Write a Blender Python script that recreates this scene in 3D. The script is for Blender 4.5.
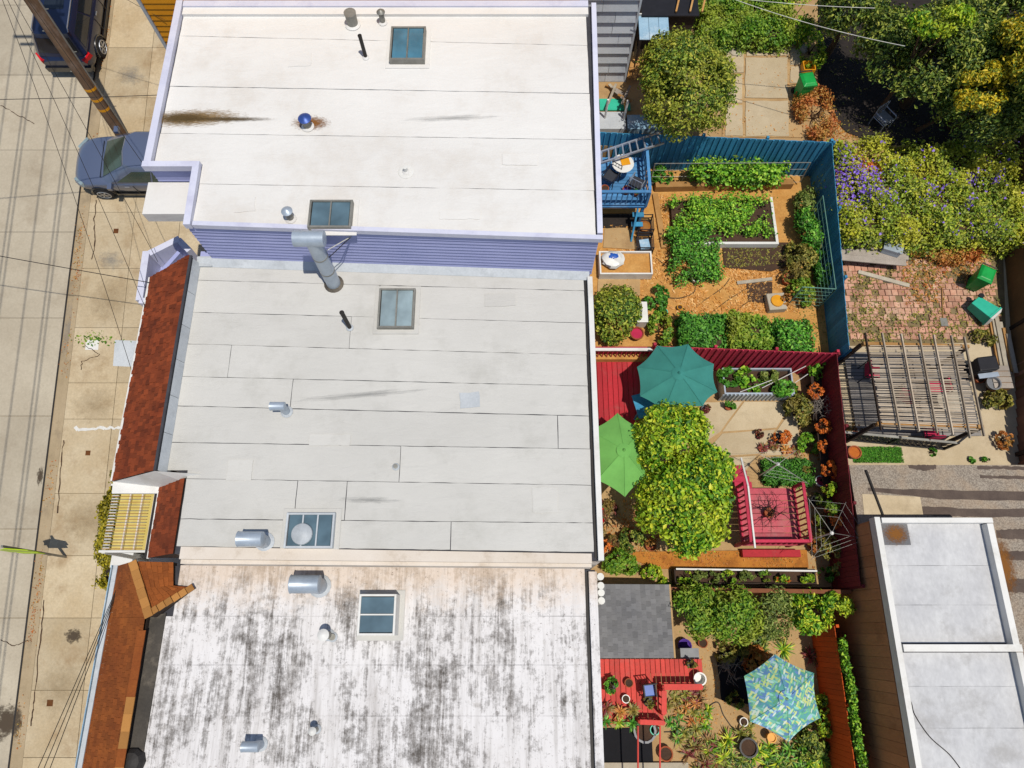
import bpy, math, random
import numpy as np
from mathutils import Vector, Matrix

random.seed(7)
RNG = np.random.default_rng(11)
scene = bpy.context.scene
COL = scene.collection
for o in list(bpy.data.objects):
    bpy.data.objects.remove(o)

# ------------------------------------------------------------------ camera
F_PX, CAM_Z, TILT = 711.0, 22.7, math.atan(248 / 711.0)
ST, CT = math.sin(TILT), math.cos(TILT)
cam_data = bpy.data.cameras.new("camera")
cam = bpy.data.objects.new("camera", cam_data)
COL.objects.link(cam)
cam.location = (0, 0, CAM_Z)
cam.rotation_euler = (TILT, 0, 0)
cam_data.sensor_width = 36.0
cam_data.lens = 36.0 * F_PX / 1024.0
cam_data.clip_start = 0.1
cam_data.clip_end = 5000
scene.camera = cam

# ------------------------------------------------------------------ sky, sun, exposure
SUN_DIR = Vector((-131.0, 152.9, -699.6)).normalized()      # the way the light travels
world = bpy.data.worlds.new("World")
scene.world = world
world.use_nodes = True
wn = world.node_tree.nodes
sky = wn.new("ShaderNodeTexSky")
sky.sky_type = 'NISHITA'
sky.sun_disc = False
sky.sun_elevation = math.asin(-SUN_DIR.z)
sky.sun_rotation = math.atan2(-SUN_DIR.x, -SUN_DIR.y)
sky.air_density = 1.0
sky.dust_density = 0.6
world.node_tree.links.new(sky.outputs[0], wn["Background"].inputs[0])
wn["Background"].inputs[1].default_value = 0.10
sun_data = bpy.data.lights.new("sun", 'SUN')
sun_data.energy = 4.0
sun_data.angle = math.radians(0.5)
sun_data.color = (1.0, 0.945, 0.85)
sun = bpy.data.objects.new("sun", sun_data)
COL.objects.link(sun)
sun.rotation_euler = SUN_DIR.to_track_quat('-Z', 'Y').to_euler()
sun.location = (20, -20, 60)
scene.view_settings.view_transform = 'Standard'
scene.view_settings.look = 'None'
scene.view_settings.exposure = 0.0
scene.view_settings.gamma = 1.0
scene.view_settings.use_curve_mapping = False
scene.render.engine = 'CYCLES'
scene.render.resolution_x, scene.render.resolution_y = 1024, 768

# ------------------------------------------------------------------ levels of the place (m)
GRADE = 0.146            # the street climbs to the north
ZN, ZB, ZC, ZD, ZE = 1.7, 0.5, -0.4, -1.4, 0.45     # back yards, north to south, and the yard to the east
R_PURPLE, R_MID, R_LOW, R_BIG = 7.5, 5.75, 4.6, 2.6  # roof decks

def P(px, py, z):
    """The place's point at height z that the survey photo shows at (px, py)."""
    u, v = (px - 512) / F_PX, (384 - py) / F_PX
    t = (CAM_Z - z) / (CT - v * ST)
    return Vector((u * t, (ST + v * CT) * t, z))

def PS(px, py, dz=0.0):
    """The same on the sloping street."""
    z = 0.0
    for _ in range(40):
        z = GRADE * P(px, py, z).y + dz
    return P(px, py, z)

def PY(px, py, y):
    """The same on an upright plane at a given y."""
    u, v = (px - 512) / F_PX, (384 - py) / F_PX
    t = y / (ST + v * CT)
    return Vector((u * t, y, CAM_Z - t * (CT - v * ST)))

# ------------------------------------------------------------------ materials
def lin(h, k=0.8):
    h = h.lstrip('#')
    out = []
    for i in (0, 2, 4):
        c = int(h[i:i + 2], 16) / 255.0
        c = c / 12.92 if c <= 0.04045 else ((c + 0.055) / 1.055) ** 2.4
        out.append(min(c * k, 0.92))
    return (*out, 1.0)

MATS = {}
class NT:
    def __init__(s, name):
        s.m = bpy.data.materials.new(name); s.m.use_nodes = True
        s.t = s.m.node_tree; s.n = s.t.nodes; s.b = s.n["Principled BSDF"]
        s.pos = s.n.new("ShaderNodeNewGeometry").outputs["Position"]
        s.rnd = None
    def link(s, a, b): s.t.links.new(a, b)
    def map(s, scale=(1, 1, 1), rot=(0, 0, 0)):
        m = s.n.new("ShaderNodeMapping"); m.inputs["Scale"].default_value = scale
        m.inputs["Rotation"].default_value = rot
        s.link(s.pos, m.inputs[0]); return m.outputs[0]
    def noise(s, scale, detail=4, rough=0.6, vec=None, dist=0.0):
        n = s.n.new("ShaderNodeTexNoise"); n.inputs["Scale"].default_value = scale
        n.inputs["Detail"].default_value = detail; n.inputs["Roughness"].default_value = rough
        n.inputs["Distortion"].default_value = dist
        s.link(vec if vec is not None else s.pos, n.inputs["Vector"]); return n.outputs[0]
    def ramp(s, fac, stops, interp='LINEAR'):
        r = s.n.new("ShaderNodeValToRGB"); r.color_ramp.interpolation = interp
        e = r.color_ramp.elements
        while len(e) < len(stops): e.new(0.5)
        for i, (p, c) in enumerate(stops):
            e[i].position = p
            e[i].color = c if len(c) == 4 else (*c, 1)
        s.link(fac, r.inputs[0]); return r.outputs[0]
    def g(s, v): return (v, v, v, 1)
    def mix(s, fac, a, b, mode='MIX'):
        m = s.n.new("ShaderNodeMix"); m.data_type = 'RGBA'; m.blend_type = mode
        for sock, val in ((m.inputs[0], fac), (m.inputs[6], a), (m.inputs[7], b)):
            if hasattr(val, 'links'): s.link(val, sock)
            else: sock.default_value = val
        return m.outputs[2]
    def math(s, op, a, b=0.0, clamp=False):
        m = s.n.new("ShaderNodeMath"); m.operation = op; m.use_clamp = clamp
        for sock, val in ((m.inputs[0], a), (m.inputs[1], b)):
            if hasattr(val, 'links'): s.link(val, sock)
            else: sock.default_value = val
        return m.outputs[0]
    def objrand(s): return s.n.new("ShaderNodeObjectInfo").outputs["Random"]
    def island(s): return s.n.new("ShaderNodeNewGeometry").outputs["Random Per Island"]
    def bump(s, h, strength=0.3, dist=0.02):
        b = s.n.new("ShaderNodeBump"); b.inputs["Strength"].default_value = strength
        b.inputs["Distance"].default_value = dist
        s.link(h, b.inputs["Height"]); s.link(b.outputs[0], s.b.inputs["Normal"])
    def fin(s, color, rough=0.7, metal=0.0, spec=0.5):
        if hasattr(color, 'links'): s.link(color, s.b.inputs["Base Color"])
        else: s.b.inputs["Base Color"].default_value = color
        s.b.inputs["Roughness"].default_value = rough
        s.b.inputs["Metallic"].default_value = metal
        s.b.inputs["Specular IOR Level"].default_value = spec
        return s.m

def weathered(name, c1, c2, scale=2.0, rough=0.75, fine=40.0, fine_amt=0.25, piece=0.15, bump=0.3,
              stretch=(1, 1, 1), metal=0.0, island=False, dirt=None, dirt_amt=0.4, dirt_scale=0.8, spec=0.3, k=0.8, wrinkle=0.0):
    """Paint, timber, concrete...: two tones mixed by noise, fine grain, each piece a little different, dirt patches."""
    if name in MATS: return MATS[name]
    t = NT(name)
    v = t.map(stretch)
    base = t.mix(t.ramp(t.noise(scale, 5, 0.65, v), [(0.3, t.g(0)), (0.7, t.g(1))]), lin(c1, k), lin(c2, k))
    fn = t.noise(fine, 3, 0.7, v)
    base = t.mix(fine_amt, base, t.ramp(fn, [(0.25, t.g(0.25)), (0.75, t.g(1.0))]), 'MULTIPLY')
    if piece:
        r = t.island() if island else t.objrand()
        base = t.mix(1.0, base, t.ramp(r, [(0, t.g(1 - piece)), (1, t.g(1.0 + piece * 0.3))]), 'MULTIPLY')
    if dirt:
        dn = t.noise(dirt_scale, 8, 0.72)
        f = t.ramp(dn, [(0.52, t.g(0)), (0.68, t.g(dirt_amt))])
        base = t.mix(f, base, lin(dirt, k))
    if wrinkle:
        wv = t.noise(1.1, 6, 0.62, t.map((0.8, 2.2, 1)), 0.4)
        h = t.math('ADD', t.math('MULTIPLY', wv, wrinkle), t.math('MULTIPLY', fn, 0.01))
        t.bump(h, 0.6, 1.0)
    elif bump: t.bump(fn, bump, 0.01)
    MATS[name] = t.fin(base, rough, metal, spec)
    return MATS[name]

def leafmat(name, cols, patch=None, patch_amt=0.5, patch_scale=0.9, trans=0.3, k=1.2):
    """Leaves: every leaf its own tone, patches of another colour through the crown."""
    if name in MATS: return MATS[name]
    t = NT(name)
    n = len(cols)
    c = t.ramp(t.island(), [(i / max(1, n - 1), lin(h, k)) for i, h in enumerate(cols)])
    if patch:
        pn = t.noise(patch_scale, 3, 0.5)
        f = t.ramp(pn, [(0.47, t.g(0)), (0.62, t.g(patch_amt))])
        c = t.mix(f, c, lin(patch, k))
    t.fin(c, 0.5, 0, 0.35)
    tr = t.n.new("ShaderNodeBsdfTranslucent"); t.link(c, tr.inputs[0])
    mx = t.n.new("ShaderNodeMixShader"); mx.inputs[0].default_value = trans
    t.link(t.b.outputs[0], mx.inputs[1]); t.link(tr.outputs[0], mx.inputs[2])
    t.link(mx.outputs[0], t.n["Material Output"].inputs["Surface"])
    MATS[name] = t.m
    return t.m

# ------------------------------------------------------------------ mesh helpers
WORLD = {}                # world origin of every object (no top-level Empty here is rotated except cars)

class MB:
    def __init__(s): s.v = []; s.f = []
    def add(s, vs, fs):
        b = len(s.v); s.v += [tuple(x) for x in vs]; s.f += [tuple(b + i for i in f) for f in fs]; return s
    def box(s, c, d, rz=0.0):
        hx, hy, hz = d[0] / 2, d[1] / 2, d[2] / 2
        co, si = math.cos(rz), math.sin(rz); vs = []
        for z in (-hz, hz):
            for x, y in ((-hx, -hy), (hx, -hy), (hx, hy), (-hx, hy)):
                vs.append((c[0] + x * co - y * si, c[1] + x * si + y * co, c[2] + z))
        return s.add(vs, [(3, 2, 1, 0), (4, 5, 6, 7), (0, 1, 5, 4), (1, 2, 6, 5), (2, 3, 7, 6), (3, 0, 4, 7)])
    def prism(s, pts, z0, z1):
        """pts: (x, y) outline, anticlockwise or not; z0, z1 numbers or lists"""
        n = len(pts)
        a = sum(pts[i][0] * pts[(i + 1) % n][1] - pts[(i + 1) % n][0] * pts[i][1] for i in range(n))
        idx = list(range(n)) if a > 0 else list(range(n))[::-1]
        q = [pts[i] for i in idx]
        lo = [z0[i] for i in idx] if hasattr(z0, '__len__') else [z0] * n
        hi = [z1[i] for i in idx] if hasattr(z1, '__len__') else [z1] * n
        vs = [(p[0], p[1], lo[i]) for i, p in enumerate(q)] + [(p[0], p[1], hi[i]) for i, p in enumerate(q)]
        fs = [tuple(range(n))[::-1], tuple(range(n, 2 * n))] + [(i, (i + 1) % n, n + (i + 1) % n, n + i) for i in range(n)]
        return s.add(vs, fs)
    def beam(s, a, b, w, h, up=(0, 0, 1)):
        a, b = Vector(a), Vector(b); d = (b - a)
        if d.length < 1e-6: return s
        d.normalize(); up = Vector(up)
        if abs(d.dot(up)) > 0.98: up = Vector((0, 1, 0))
        r = d.cross(up).normalized(); u = r.cross(d).normalized()
        vs = []
        for p in (a, b):
            for x, y in ((-1, -1), (1, -1), (1, 1), (-1, 1)):
                vs.append(p + r * (x * w / 2) + u * (y * h / 2))
        return s.add(vs, [(3, 2, 1, 0), (4, 5, 6, 7), (0, 1, 5, 4), (1, 2, 6, 5), (2, 3, 7, 6), (3, 0, 4, 7)])
    def tube(s, path, r, n=6, cap=True):
        path = [Vector(p) for p in path]
        rs = r if hasattr(r, '__len__') else [r] * len(path)
        rings = []; prev = None
        for i, p in enumerate(path):
            d = (path[min(i + 1, len(path) - 1)] - path[max(i - 1, 0)]).normalized()
            if prev is None:
                ref = Vector((0, 0, 1)) if abs(d.z) < 0.9 else Vector((1, 0, 0))
                e1 = d.cross(ref).normalized()
            else:
                e1 = (prev - d * prev.dot(d))
                e1 = e1.normalized() if e1.length > 1e-5 else d.orthogonal().normalized()
            prev = e1; e2 = d.cross(e1)
            rings.append([p + (e1 * math.cos(2 * math.pi * k / n) + e2 * math.sin(2 * math.pi * k / n)) * rs[i] for k in range(n)])
        vs = [v for rg in rings for v in rg]
        fs = [(i * n + k, i * n + (k + 1) % n, (i + 1) * n + (k + 1) % n, (i + 1) * n + k) for i in range(len(path) - 1) for k in range(n)]
        if cap:
            fs.append(tuple(range(n))[::-1]); fs.append(tuple((len(path) - 1) * n + k for k in range(n)))
        return s.add(vs, fs)
    def lathe(s, c, prof, n=16, cap=True):
        vs = [(c[0] + r * math.cos(2 * math.pi * k / n), c[1] + r * math.sin(2 * math.pi * k / n), c[2] + z) for r, z in prof for k in range(n)]
        fs = [(i * n + k, i * n + (k + 1) % n, (i + 1) * n + (k + 1) % n, (i + 1) * n + k) for i in range(len(prof) - 1) for k in range(n)]
        if cap:
            fs.append(tuple(range(n))[::-1]); fs.append(tuple((len(prof) - 1) * n + k for k in range(n)))
        return s.add(vs, fs)
    def quad(s, a, b, c, d): return s.add([a, b, c, d], [(0, 1, 2, 3)])

def tag(o, label=None, cat=None, group=None, kind=None):
    if label: o["label"] = label
    if cat: o["category"] = cat
    if group: o["group"] = group
    if kind: o["kind"] = kind
    return o

def thing(name, loc, label=None, cat=None, group=None, kind=None, rot=None):
    o = bpy.data.objects.new(name, None); COL.objects.link(o)
    o.empty_display_size = 0.2
    o.location = loc
    if rot: o.rotation_euler = rot
    WORLD[o.name] = Vector(loc)
    return tag(o, label, cat, group, kind)

def obj(name, mb, mat, parent=None, smooth=False, local=False, label=None, cat=None, group=None, kind=None, bevel=0.0):
    me = bpy.data.meshes.new(name)
    if local: off = Vector((0, 0, 0)); loc = Vector((0, 0, 0))
    else:
        a = np.array(mb.v)
        c = Vector(((a[:, 0].min() + a[:, 0].max()) / 2, (a[:, 1].min() + a[:, 1].max()) / 2, a[:, 2].min()))
        off = c; loc = c - (WORLD[parent.name] if parent else Vector((0, 0, 0)))
    me.from_pydata([(v[0] - off.x, v[1] - off.y, v[2] - off.z) for v in mb.v], [], mb.f)
    me.materials.append(mat)
    if smooth:
        me.polygons.foreach_set("use_smooth", [True] * len(me.polygons))
        me.set_sharp_from_angle(angle=math.radians(38))
    me.update()
    o = bpy.data.objects.new(name, me); COL.objects.link(o)
    o.location = loc
    if parent: o.parent = parent
    WORLD[o.name] = Vector(off) if not local else (WORLD[parent.name].copy() if parent else Vector((0, 0, 0)))
    if bevel:
        m = o.modifiers.new("bevel", 'BEVEL'); m.width = bevel; m.segments = 2; m.limit_method = 'ANGLE'
    return tag(o, label, cat, group, kind)

BOXES = {}
def piece(name, c, d, mat, parent, rot=(0, 0, 0)):
    """A box-shaped piece (board, slat, brick...) that shares its mesh with alike ones; c = its centre."""
    key = (tuple(round(x, 3) for x in d), mat.name, name)
    if key not in BOXES:
        me = bpy.data.meshes.new(name)
        hx, hy, hz = [x / 2 for x in key[0]]
        b = min(0.006, hx * 0.3, hy * 0.3, hz * 0.5)
        vs = [(x, y, -hz) for x, y in ((-hx, -hy), (hx, -hy), (hx, hy), (-hx, hy))]
        vs += [(x, y, hz - b) for x, y in ((-hx, -hy), (hx, -hy), (hx, hy), (-hx, hy))]
        vs += [(x, y, hz) for x, y in ((-hx + b, -hy + b), (hx - b, -hy + b), (hx - b, hy - b), (-hx + b, hy - b))]
        fs = [(3, 2, 1, 0), (8, 9, 10, 11)]
        for i in range(4):
            j = (i + 1) % 4
            fs += [(i, j, 4 + j, 4 + i), (4 + i, 4 + j, 8 + j, 8 + i)]
        me.from_pydata(vs, [], fs); me.materials.append(mat); me.update()
        BOXES[key] = me
    o = bpy.data.objects.new(name, BOXES[key]); COL.objects.link(o)
    o.location = Vector(c) - (WORLD[parent.name] if parent else Vector((0, 0, 0)))
    o.rotation_euler = rot
    o.parent = parent
    WORLD[o.name] = Vector(c)
    return o

def wobble_outline(pts, step=0.25, amp=0.006):
    out = []
    for i in range(len(pts)):
        a, b = Vector(pts[i]), Vector(pts[(i + 1) % len(pts)])
        n = max(1, int((b - a).length / step))
        for k in range(n):
            p = a.lerp(b, k / n)
            out.append((p.x + random.uniform(-amp, amp), p.y + random.uniform(-amp, amp)))
    return out

# ------------------------------------------------------------------ leaves
def leafmesh(name, pts, nrm, size, mat, parent=None, asp=0.55, jit=0.6, fold=0.18, axis=None, label=None, cat=None, group=None, kind=None):
    """Every leaf a folded two-triangle blade; pts, nrm: (N,3); size: number or (N,)."""
    pts = np.asarray(pts, float); N = len(pts)
    nrm = np.asarray(nrm, float) + RNG.normal(0, jit, (N, 3))
    nrm /= np.linalg.norm(nrm, axis=1, keepdims=True) + 1e-9
    t = RNG.normal(0, 1, (N, 3)) if axis is None else np.asarray(axis, float) + RNG.normal(0, 0.35, (N, 3))
    t -= nrm * (t * nrm).sum(1, keepdims=True)
    t /= np.linalg.norm(t, axis=1, keepdims=True) + 1e-9
    b = np.cross(nrm, t)
    s = (np.full(N, size) if np.isscalar(size) else np.asarray(size)) * np.clip(RNG.lognormal(-0.1, 0.36, N), 0.4, 1.6)
    s = s[:, None]
    v = np.empty((N, 4, 3))
    v[:, 0] = pts - t * s * 0.5
    v[:, 2] = pts + t * s * 0.5 - nrm * s * 0.12
    v[:, 1] = pts + b * s * asp * 0.5 + nrm * s * fold
    v[:, 3] = pts - b * s * asp * 0.5 + nrm * s * fold
    v = v.reshape(-1, 3)
    idx = (np.arange(N) * 4)[:, None]
    tri = np.concatenate([idx + np.array([0, 3, 2]), idx + np.array([0, 2, 1])], 1).reshape(-1)
    return rawmesh(name, v, tri, 3, mat, parent, label, cat, group, kind)

def rawmesh(name, v, loops, k, mat, parent=None, label=None, cat=None, group=None, kind=None):
    lo, hi = v.min(0), v.max(0)
    off = Vector(((lo[0] + hi[0]) / 2, (lo[1] + hi[1]) / 2, lo[2]))
    v = v - np.array(off)
    me = bpy.data.meshes.new(name)
    nf = len(loops) // k
    me.vertices.add(len(v)); me.vertices.foreach_set("co", v.astype(np.float32).ravel())
    me.loops.add(len(loops)); me.loops.foreach_set("vertex_index", loops.astype(np.int32))
    me.polygons.add(nf); me.polygons.foreach_set("loop_start", (np.arange(nf) * k).astype(np.int32))
    me.update(calc_edges=True)
    me.materials.append(mat)
    o = bpy.data.objects.new(name, me); COL.objects.link(o)
    o.location = off - (WORLD[parent.name] if parent else Vector((0, 0, 0)))
    if parent: o.parent = parent
    WORLD[o.name] = off
    return tag(o, label, cat, group, kind)

def sph(n):
    d = RNG.normal(0, 1, (n, 3)); return d / (np.linalg.norm(d, axis=1, keepdims=True) + 1e-9)

def blob(c, r, n, lumps=14, tuft=7, low=-0.35, lump_r=0.42, tuft_r=0.13):
    """Leaf places on an uneven crown: lumps on an ellipsoid, tufts on every lump."""
    c, r = np.array(c, float), np.array(r, float)
    d = sph(lumps * 3); d = d[d[:, 2] > low][:lumps]
    lc = d * RNG.uniform(0.52, 0.78, (len(d), 1))
    lr = lump_r * RNG.uniform(0.75, 1.25, len(d))
    T = max(4, n // tuft)
    k = RNG.integers(0, len(d), T)
    td = sph(T); flip = (td * lc[k]).sum(1) < -0.12; td[flip] *= -1
    tp = lc[k] + td * lr[k][:, None] * RNG.uniform(0.8, 1.08, (T, 1))
    R = float(np.mean(r))
    pts = np.repeat(tp, tuft, 0) * r + RNG.normal(0, tuft_r * min(1, R), (T * tuft, 3))
    nr = np.repeat(td * 0.7 + tp * 0.5 + np.array([0, 0, 0.55]), tuft, 0)
    keep = ((pts / r) ** 2).sum(1) < 1.5
    return pts[keep] + c, nr[keep]

def boxblob(lo, hi, n, tuft_r=0.08, tuft=6, rag_amt=1.0, bare=-1.3):
    """Leaf places on a clipped hedge or bed of plants: over the top and the sides of an uneven box."""
    lo, hi = np.array(lo, float), np.array(hi, float); d = hi - lo
    T = max(6, n // tuft)
    p = RNG.uniform(0, 1, (T, 3)); nr = np.zeros((T, 3))
    aT = d[0] * d[1]; aS = 2 * d[2] * (d[0] + d[1])
    side = RNG.uniform(0, 1, T) < aS / (aT * 1.6 + aS)
    p[~side, 2] = 1.0 - RNG.uniform(0, 0.15, (~side).sum()); nr[~side, 2] = 1
    for i in np.where(side)[0]:
        if RNG.uniform() < d[1] / (d[0] + d[1]): q = RNG.integers(0, 2); p[i, 0] = q; nr[i, 0] = 2 * q - 1
        else: q = RNG.integers(0, 2); p[i, 1] = q; nr[i, 1] = 2 * q - 1
        nr[i, 2] = 0.7
    w = lo + p * d
    mid = (lo + hi) / 2
    rag = 1.0 - 0.10 * rag_amt * (1 + np.sin(w[:, 1] * 7.3 + w[:, 0] * 5.1) * np.sin(w[:, 0] * 3.7 - w[:, 1] * 2.9))
    w[:, 0] = mid[0] + (w[:, 0] - mid[0]) * rag; w[:, 1] = mid[1] + (w[:, 1] - mid[1]) * rag
    w[:, 2] += 0.16 * d[2] * (np.sin(w[:, 0] * 4.1 + w[:, 1] * 2.3) + np.sin(w[:, 1] * 5.3 - w[:, 0] * 1.7)) * p[:, 2]
    hole = np.sin(w[:, 0] * 2.3 + 0.7) * np.sin(w[:, 1] * 2.9 + 1.9) + 0.5 * np.sin(w[:, 0] * 6.1 - w[:, 1] * 5.3) + RNG.normal(0, 0.25, T)
    ok = hole > bare
    w, nr = w[ok], nr[ok]
    pts = np.repeat(w, tuft, 0) + RNG.normal(0, tuft_r, (len(w) * tuft, 3))
    return pts, np.repeat(nr + np.array([0, 0, 0.4]), tuft, 0)

def limbs(base, top_c, r, trunk_r, n=6):
    mb = MB()
    base, top_c = Vector(base), Vector(top_c)
    fork = base.lerp(top_c, 0.55)
    mb.tube([base, base.lerp(fork, 0.5) + Vector((0.04, -0.03, 0)), fork], [trunk_r, trunk_r * 0.8, trunk_r * 0.65], 8)
    for i in range(n):
        a = 2 * math.pi * i / n + random.uniform(-0.4, 0.4)
        e = top_c + Vector((math.cos(a) * r[0] * 0.7, math.sin(a) * r[1] * 0.7, random.uniform(-0.1, 0.45) * r[2]))
        mb.tube([fork, fork.lerp(e, 0.5) + Vector((0, 0, 0.12)), e], [trunk_r * 0.45, trunk_r * 0.28, trunk_r * 0.08], 5)
    return mb

def tree(name, c, r, zg, n, size, mat, label, cat='tree', group=None, trunk_r=0.12, lumps=18, low=-0.3, asp=0.5, extra=None, tuft_r=0.13, lump_r=0.42, base=None):
    bx, by = base or (c[0], c[1])
    t = thing(name, (bx, by, zg), label, cat, group)
    obj('trunk', limbs((bx, by, zg - 0.02), c, r, trunk_r), MATS['bark'], t, smooth=True)
    parts = [(Vector((0, 0, 0)), r, 1.0)] if not extra else [(Vector(a), b, w) for a, b, w in extra]
    P_, N_ = zip(*[blob(Vector(c) + o_, r_, int(n * w_), max(6, int(lumps * w_)), low=low, tuft_r=tuft_r, lump_r=lump_r) for o_, r_, w_ in parts])
    leafmesh('crown', np.vstack(P_), np.vstack(N_), size, mat, t, asp=asp)
    return t

def blades(name, c, n, L, w, mat, parent, up=(0.25, 0.95), seg=3, curl=0.5, spread=0.03):
    """A rosette of long pointed leaves (grasses, succulents, lilies)."""
    vs, fs = [], []
    c = Vector(c)
    for i in range(n):
        a = random.uniform(0, 2 * math.pi); el = random.uniform(*up)
        l = L * random.uniform(0.65, 1.15)
        d = Vector((math.cos(a), math.sin(a), 0)); sd = Vector((-math.sin(a), math.cos(a), 0))
        p = c + d * random.uniform(0, spread) + sd * random.uniform(-spread, spread); e = el * 1.3
        b = len(vs)
        for k in range(seg + 1):
            f = k / seg
            ww = w * (0.55 + 0.9 * f if f < 0.4 else 1.0 * (1 - f) / 0.6 + 0.02) * 0.5
            vs += [p - sd * ww, p + sd * ww]
            p = p + (d * math.cos(e) + Vector((0, 0, 1)) * math.sin(e)) * (l / seg); e -= curl * 1.2
        for k in range(seg):
            q = b + 2 * k; fs.append((q, q + 1, q + 3, q + 2))
    mb = MB(); mb.v = [tuple(v) for v in vs]; mb.f = fs
    return obj(name, mb, mat, parent)

# ================================================================== MATERIALS OF THE PLACE
weathered('bark', '#6b5138', '#3d2c1e', 3, 0.9, 30, 0.4, 0, 0.5, (1, 1, 0.3))
weathered('street_concrete', '#c9bea9', '#b6aa95', 0.5, 0.9, 14, 0.24, 0.08, 0.25, dirt='#8c7c66', dirt_amt=0.45, dirt_scale=0.45)
weathered('gutter_concrete', '#bda98a', '#a89576', 0.7, 0.9, 22, 0.2, 0.10, 0.25, dirt='#6e6253', dirt_amt=0.5, dirt_scale=0.9)
weathered('walk_concrete', '#d8c7a8', '#c6b08c', 0.7, 0.9, 14, 0.3, 0.14, 0.25, dirt='#977c5a', dirt_amt=0.6, dirt_scale=0.9)
weathered('patio_concrete', '#d8c6a6', '#c4b08e', 0.8, 0.9, 26, 0.2, 0.10, 0.25, dirt='#9c8a6e', dirt_amt=0.45, dirt_scale=1.1)
weathered('tan_concrete', '#c9a878', '#b59264', 0.9, 0.9, 26, 0.25, 0.10, 0.3, dirt='#8d6c48', dirt_amt=0.5, dirt_scale=1.2)
weathered('joint_dirt', '#94815f', '#7d6a4a', 3, 0.95, 30, 0.3, 0, 0)
weathered('subsoil', '#8a6a45', '#6f5233', 0.6, 0.95, 15, 0.3, 0, 0.4)
weathered('straw_soil', '#e2ae66', '#cc9048', 1.6, 0.95, 16, 0.42, 0, 0.7, dirt='#a06c34', dirt_amt=0.7, dirt_scale=1.2)
weathered('orange_soil', '#cf8c3c', '#b8722e', 1.6, 0.95, 18, 0.35, 0, 0.6, dirt='#6f4420', dirt_amt=0.6, dirt_scale=1.6)
weathered('dark_soil', '#5c4433', '#46342a', 2.5, 0.95, 24, 0.45, 0, 0.7)
weathered('white_roof', '#eeece8', '#e4e1dc', 0.3, 0.6, 30, 0.05, 0.035, 0.06, dirt='#cdc2b4', dirt_amt=0.26, dirt_scale=0.6, wrinkle=0.05)
weathered('grey_roof', '#d8d6d0', '#cccac4', 0.3, 0.7, 60, 0.10, 0.05, 0.15, dirt='#b4b2aa', dirt_amt=0.45, dirt_scale=0.7, wrinkle=0.06)
weathered('seam_black', '#4a4a50', '#37373d', 3, 0.8, 20, 0.2, 0, 0)
weathered('lavender', '#b4b9e6', '#a8aedc', 1.2, 0.55, 24, 0.12, 0.08, 0.1, (1, 1, 1), dirt='#9a9cd0', dirt_amt=0.35)
weathered('lavender_trim', '#e2e3f2', '#d6d8ec', 1.2, 0.5, 24, 0.10, 0.05, 0.05, dirt='#a5a3c0', dirt_amt=0.4)
weathered('ochre_siding', '#eda01a', '#dc9012', 1.0, 0.6, 24, 0.15, 0.07, 0.1)
weathered('grey_siding', '#dde3ea', '#ced5de', 0.8, 0.75, 30, 0.2, 0.12, 0.2, dirt='#8b93a0', dirt_amt=0.4)
weathered('cream_wall', '#ece2d6', '#dfd1c0', 0.8, 0.8, 30, 0.12, 0.05, 0.1, dirt='#a8937a', dirt_amt=0.5, dirt_scale=1.5)
weathered('white_paint', '#efeeea', '#e2e0da', 1.0, 0.5, 30, 0.1, 0.05, 0.08, dirt='#b9b2a4', dirt_amt=0.4, dirt_scale=1.8)
weathered('flashing', '#d3d8dc', '#c0c6cb', 1.5, 0.5, 20, 0.2, 0.1, 0.1, dirt='#8f9498', dirt_amt=0.5, dirt_scale=1.2)
weathered('red_shake', '#a44e26', '#82381a', 1.2, 0.85, 24, 0.35, 0.45, 0.4, island=True)
weathered('orange_shingle', '#ae6228', '#8f4a1e', 0.9, 0.9, 24, 0.4, 0.26, 0.4, island=True)
weathered('tan_shingle', '#c98f4d', '#b77f42', 0.7, 0.9, 40, 0.25, 0.3, 0.4)
weathered('grey_shingle', '#8d8c8c', '#77777a', 1.0, 0.9, 50, 0.3, 0.28, 0.4, island=True)
weathered('dark_felt', '#5c564e', '#47433e', 1.4, 0.9, 20, 0.35, 0, 0.3, dirt='#857b6d', dirt_amt=0.6, dirt_scale=1.6)
weathered('galvanised', '#c6d2de', '#a9b6c4', 2.5, 0.4, 14, 0.15, 0.1, 0.05, metal=0.35, spec=0.5)
weathered('dull_metal', '#a9a79f', '#8a8880', 3, 0.5, 14, 0.2, 0.1, 0.05, metal=0.4)
weathered('black_pipe', '#35312f', '#26221f', 3, 0.6, 20, 0.3, 0, 0.1)
weathered('rust', '#7a4a22', '#5a3315', 5, 0.9, 30, 0.3, 0, 0.2)
weathered('blue_cap', '#4663b0', '#39549c', 4, 0.4, 20, 0.2, 0, 0, metal=0.3)
weathered('pole_wood', '#93755a', '#6b523e', 2.5, 0.9, 30, 0.5, 0, 0.6, (3, 3, 0.25), dirt='#98867a', dirt_amt=0.5, dirt_scale=1.5)
weathered('wire_black', '#2b2825', '#1f1d1b', 3, 0.7, 20, 0.1, 0, 0)
weathered('wire_pale', '#d8d6cc', '#bcbab2', 3, 0.5, 20, 0.1, 0, 0)
weathered('blue_fence', '#4ba3cc', '#3c90ba', 1.4, 0.75, 18, 0.4, 0.28, 0.25, (1, 1, 0.3), dirt='#25618c', dirt_amt=0.4, dirt_scale=1.3)
weathered('blue_deck', '#5a9cd2', '#4a88c0', 2, 0.7, 16, 0.35, 0.25, 0.15, dirt='#8fb5d6', dirt_amt=0.5)
weathered('red_fence', '#d83a58', '#c42e4a', 1.4, 0.75, 18, 0.4, 0.3, 0.25, (1, 1, 0.3))
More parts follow.
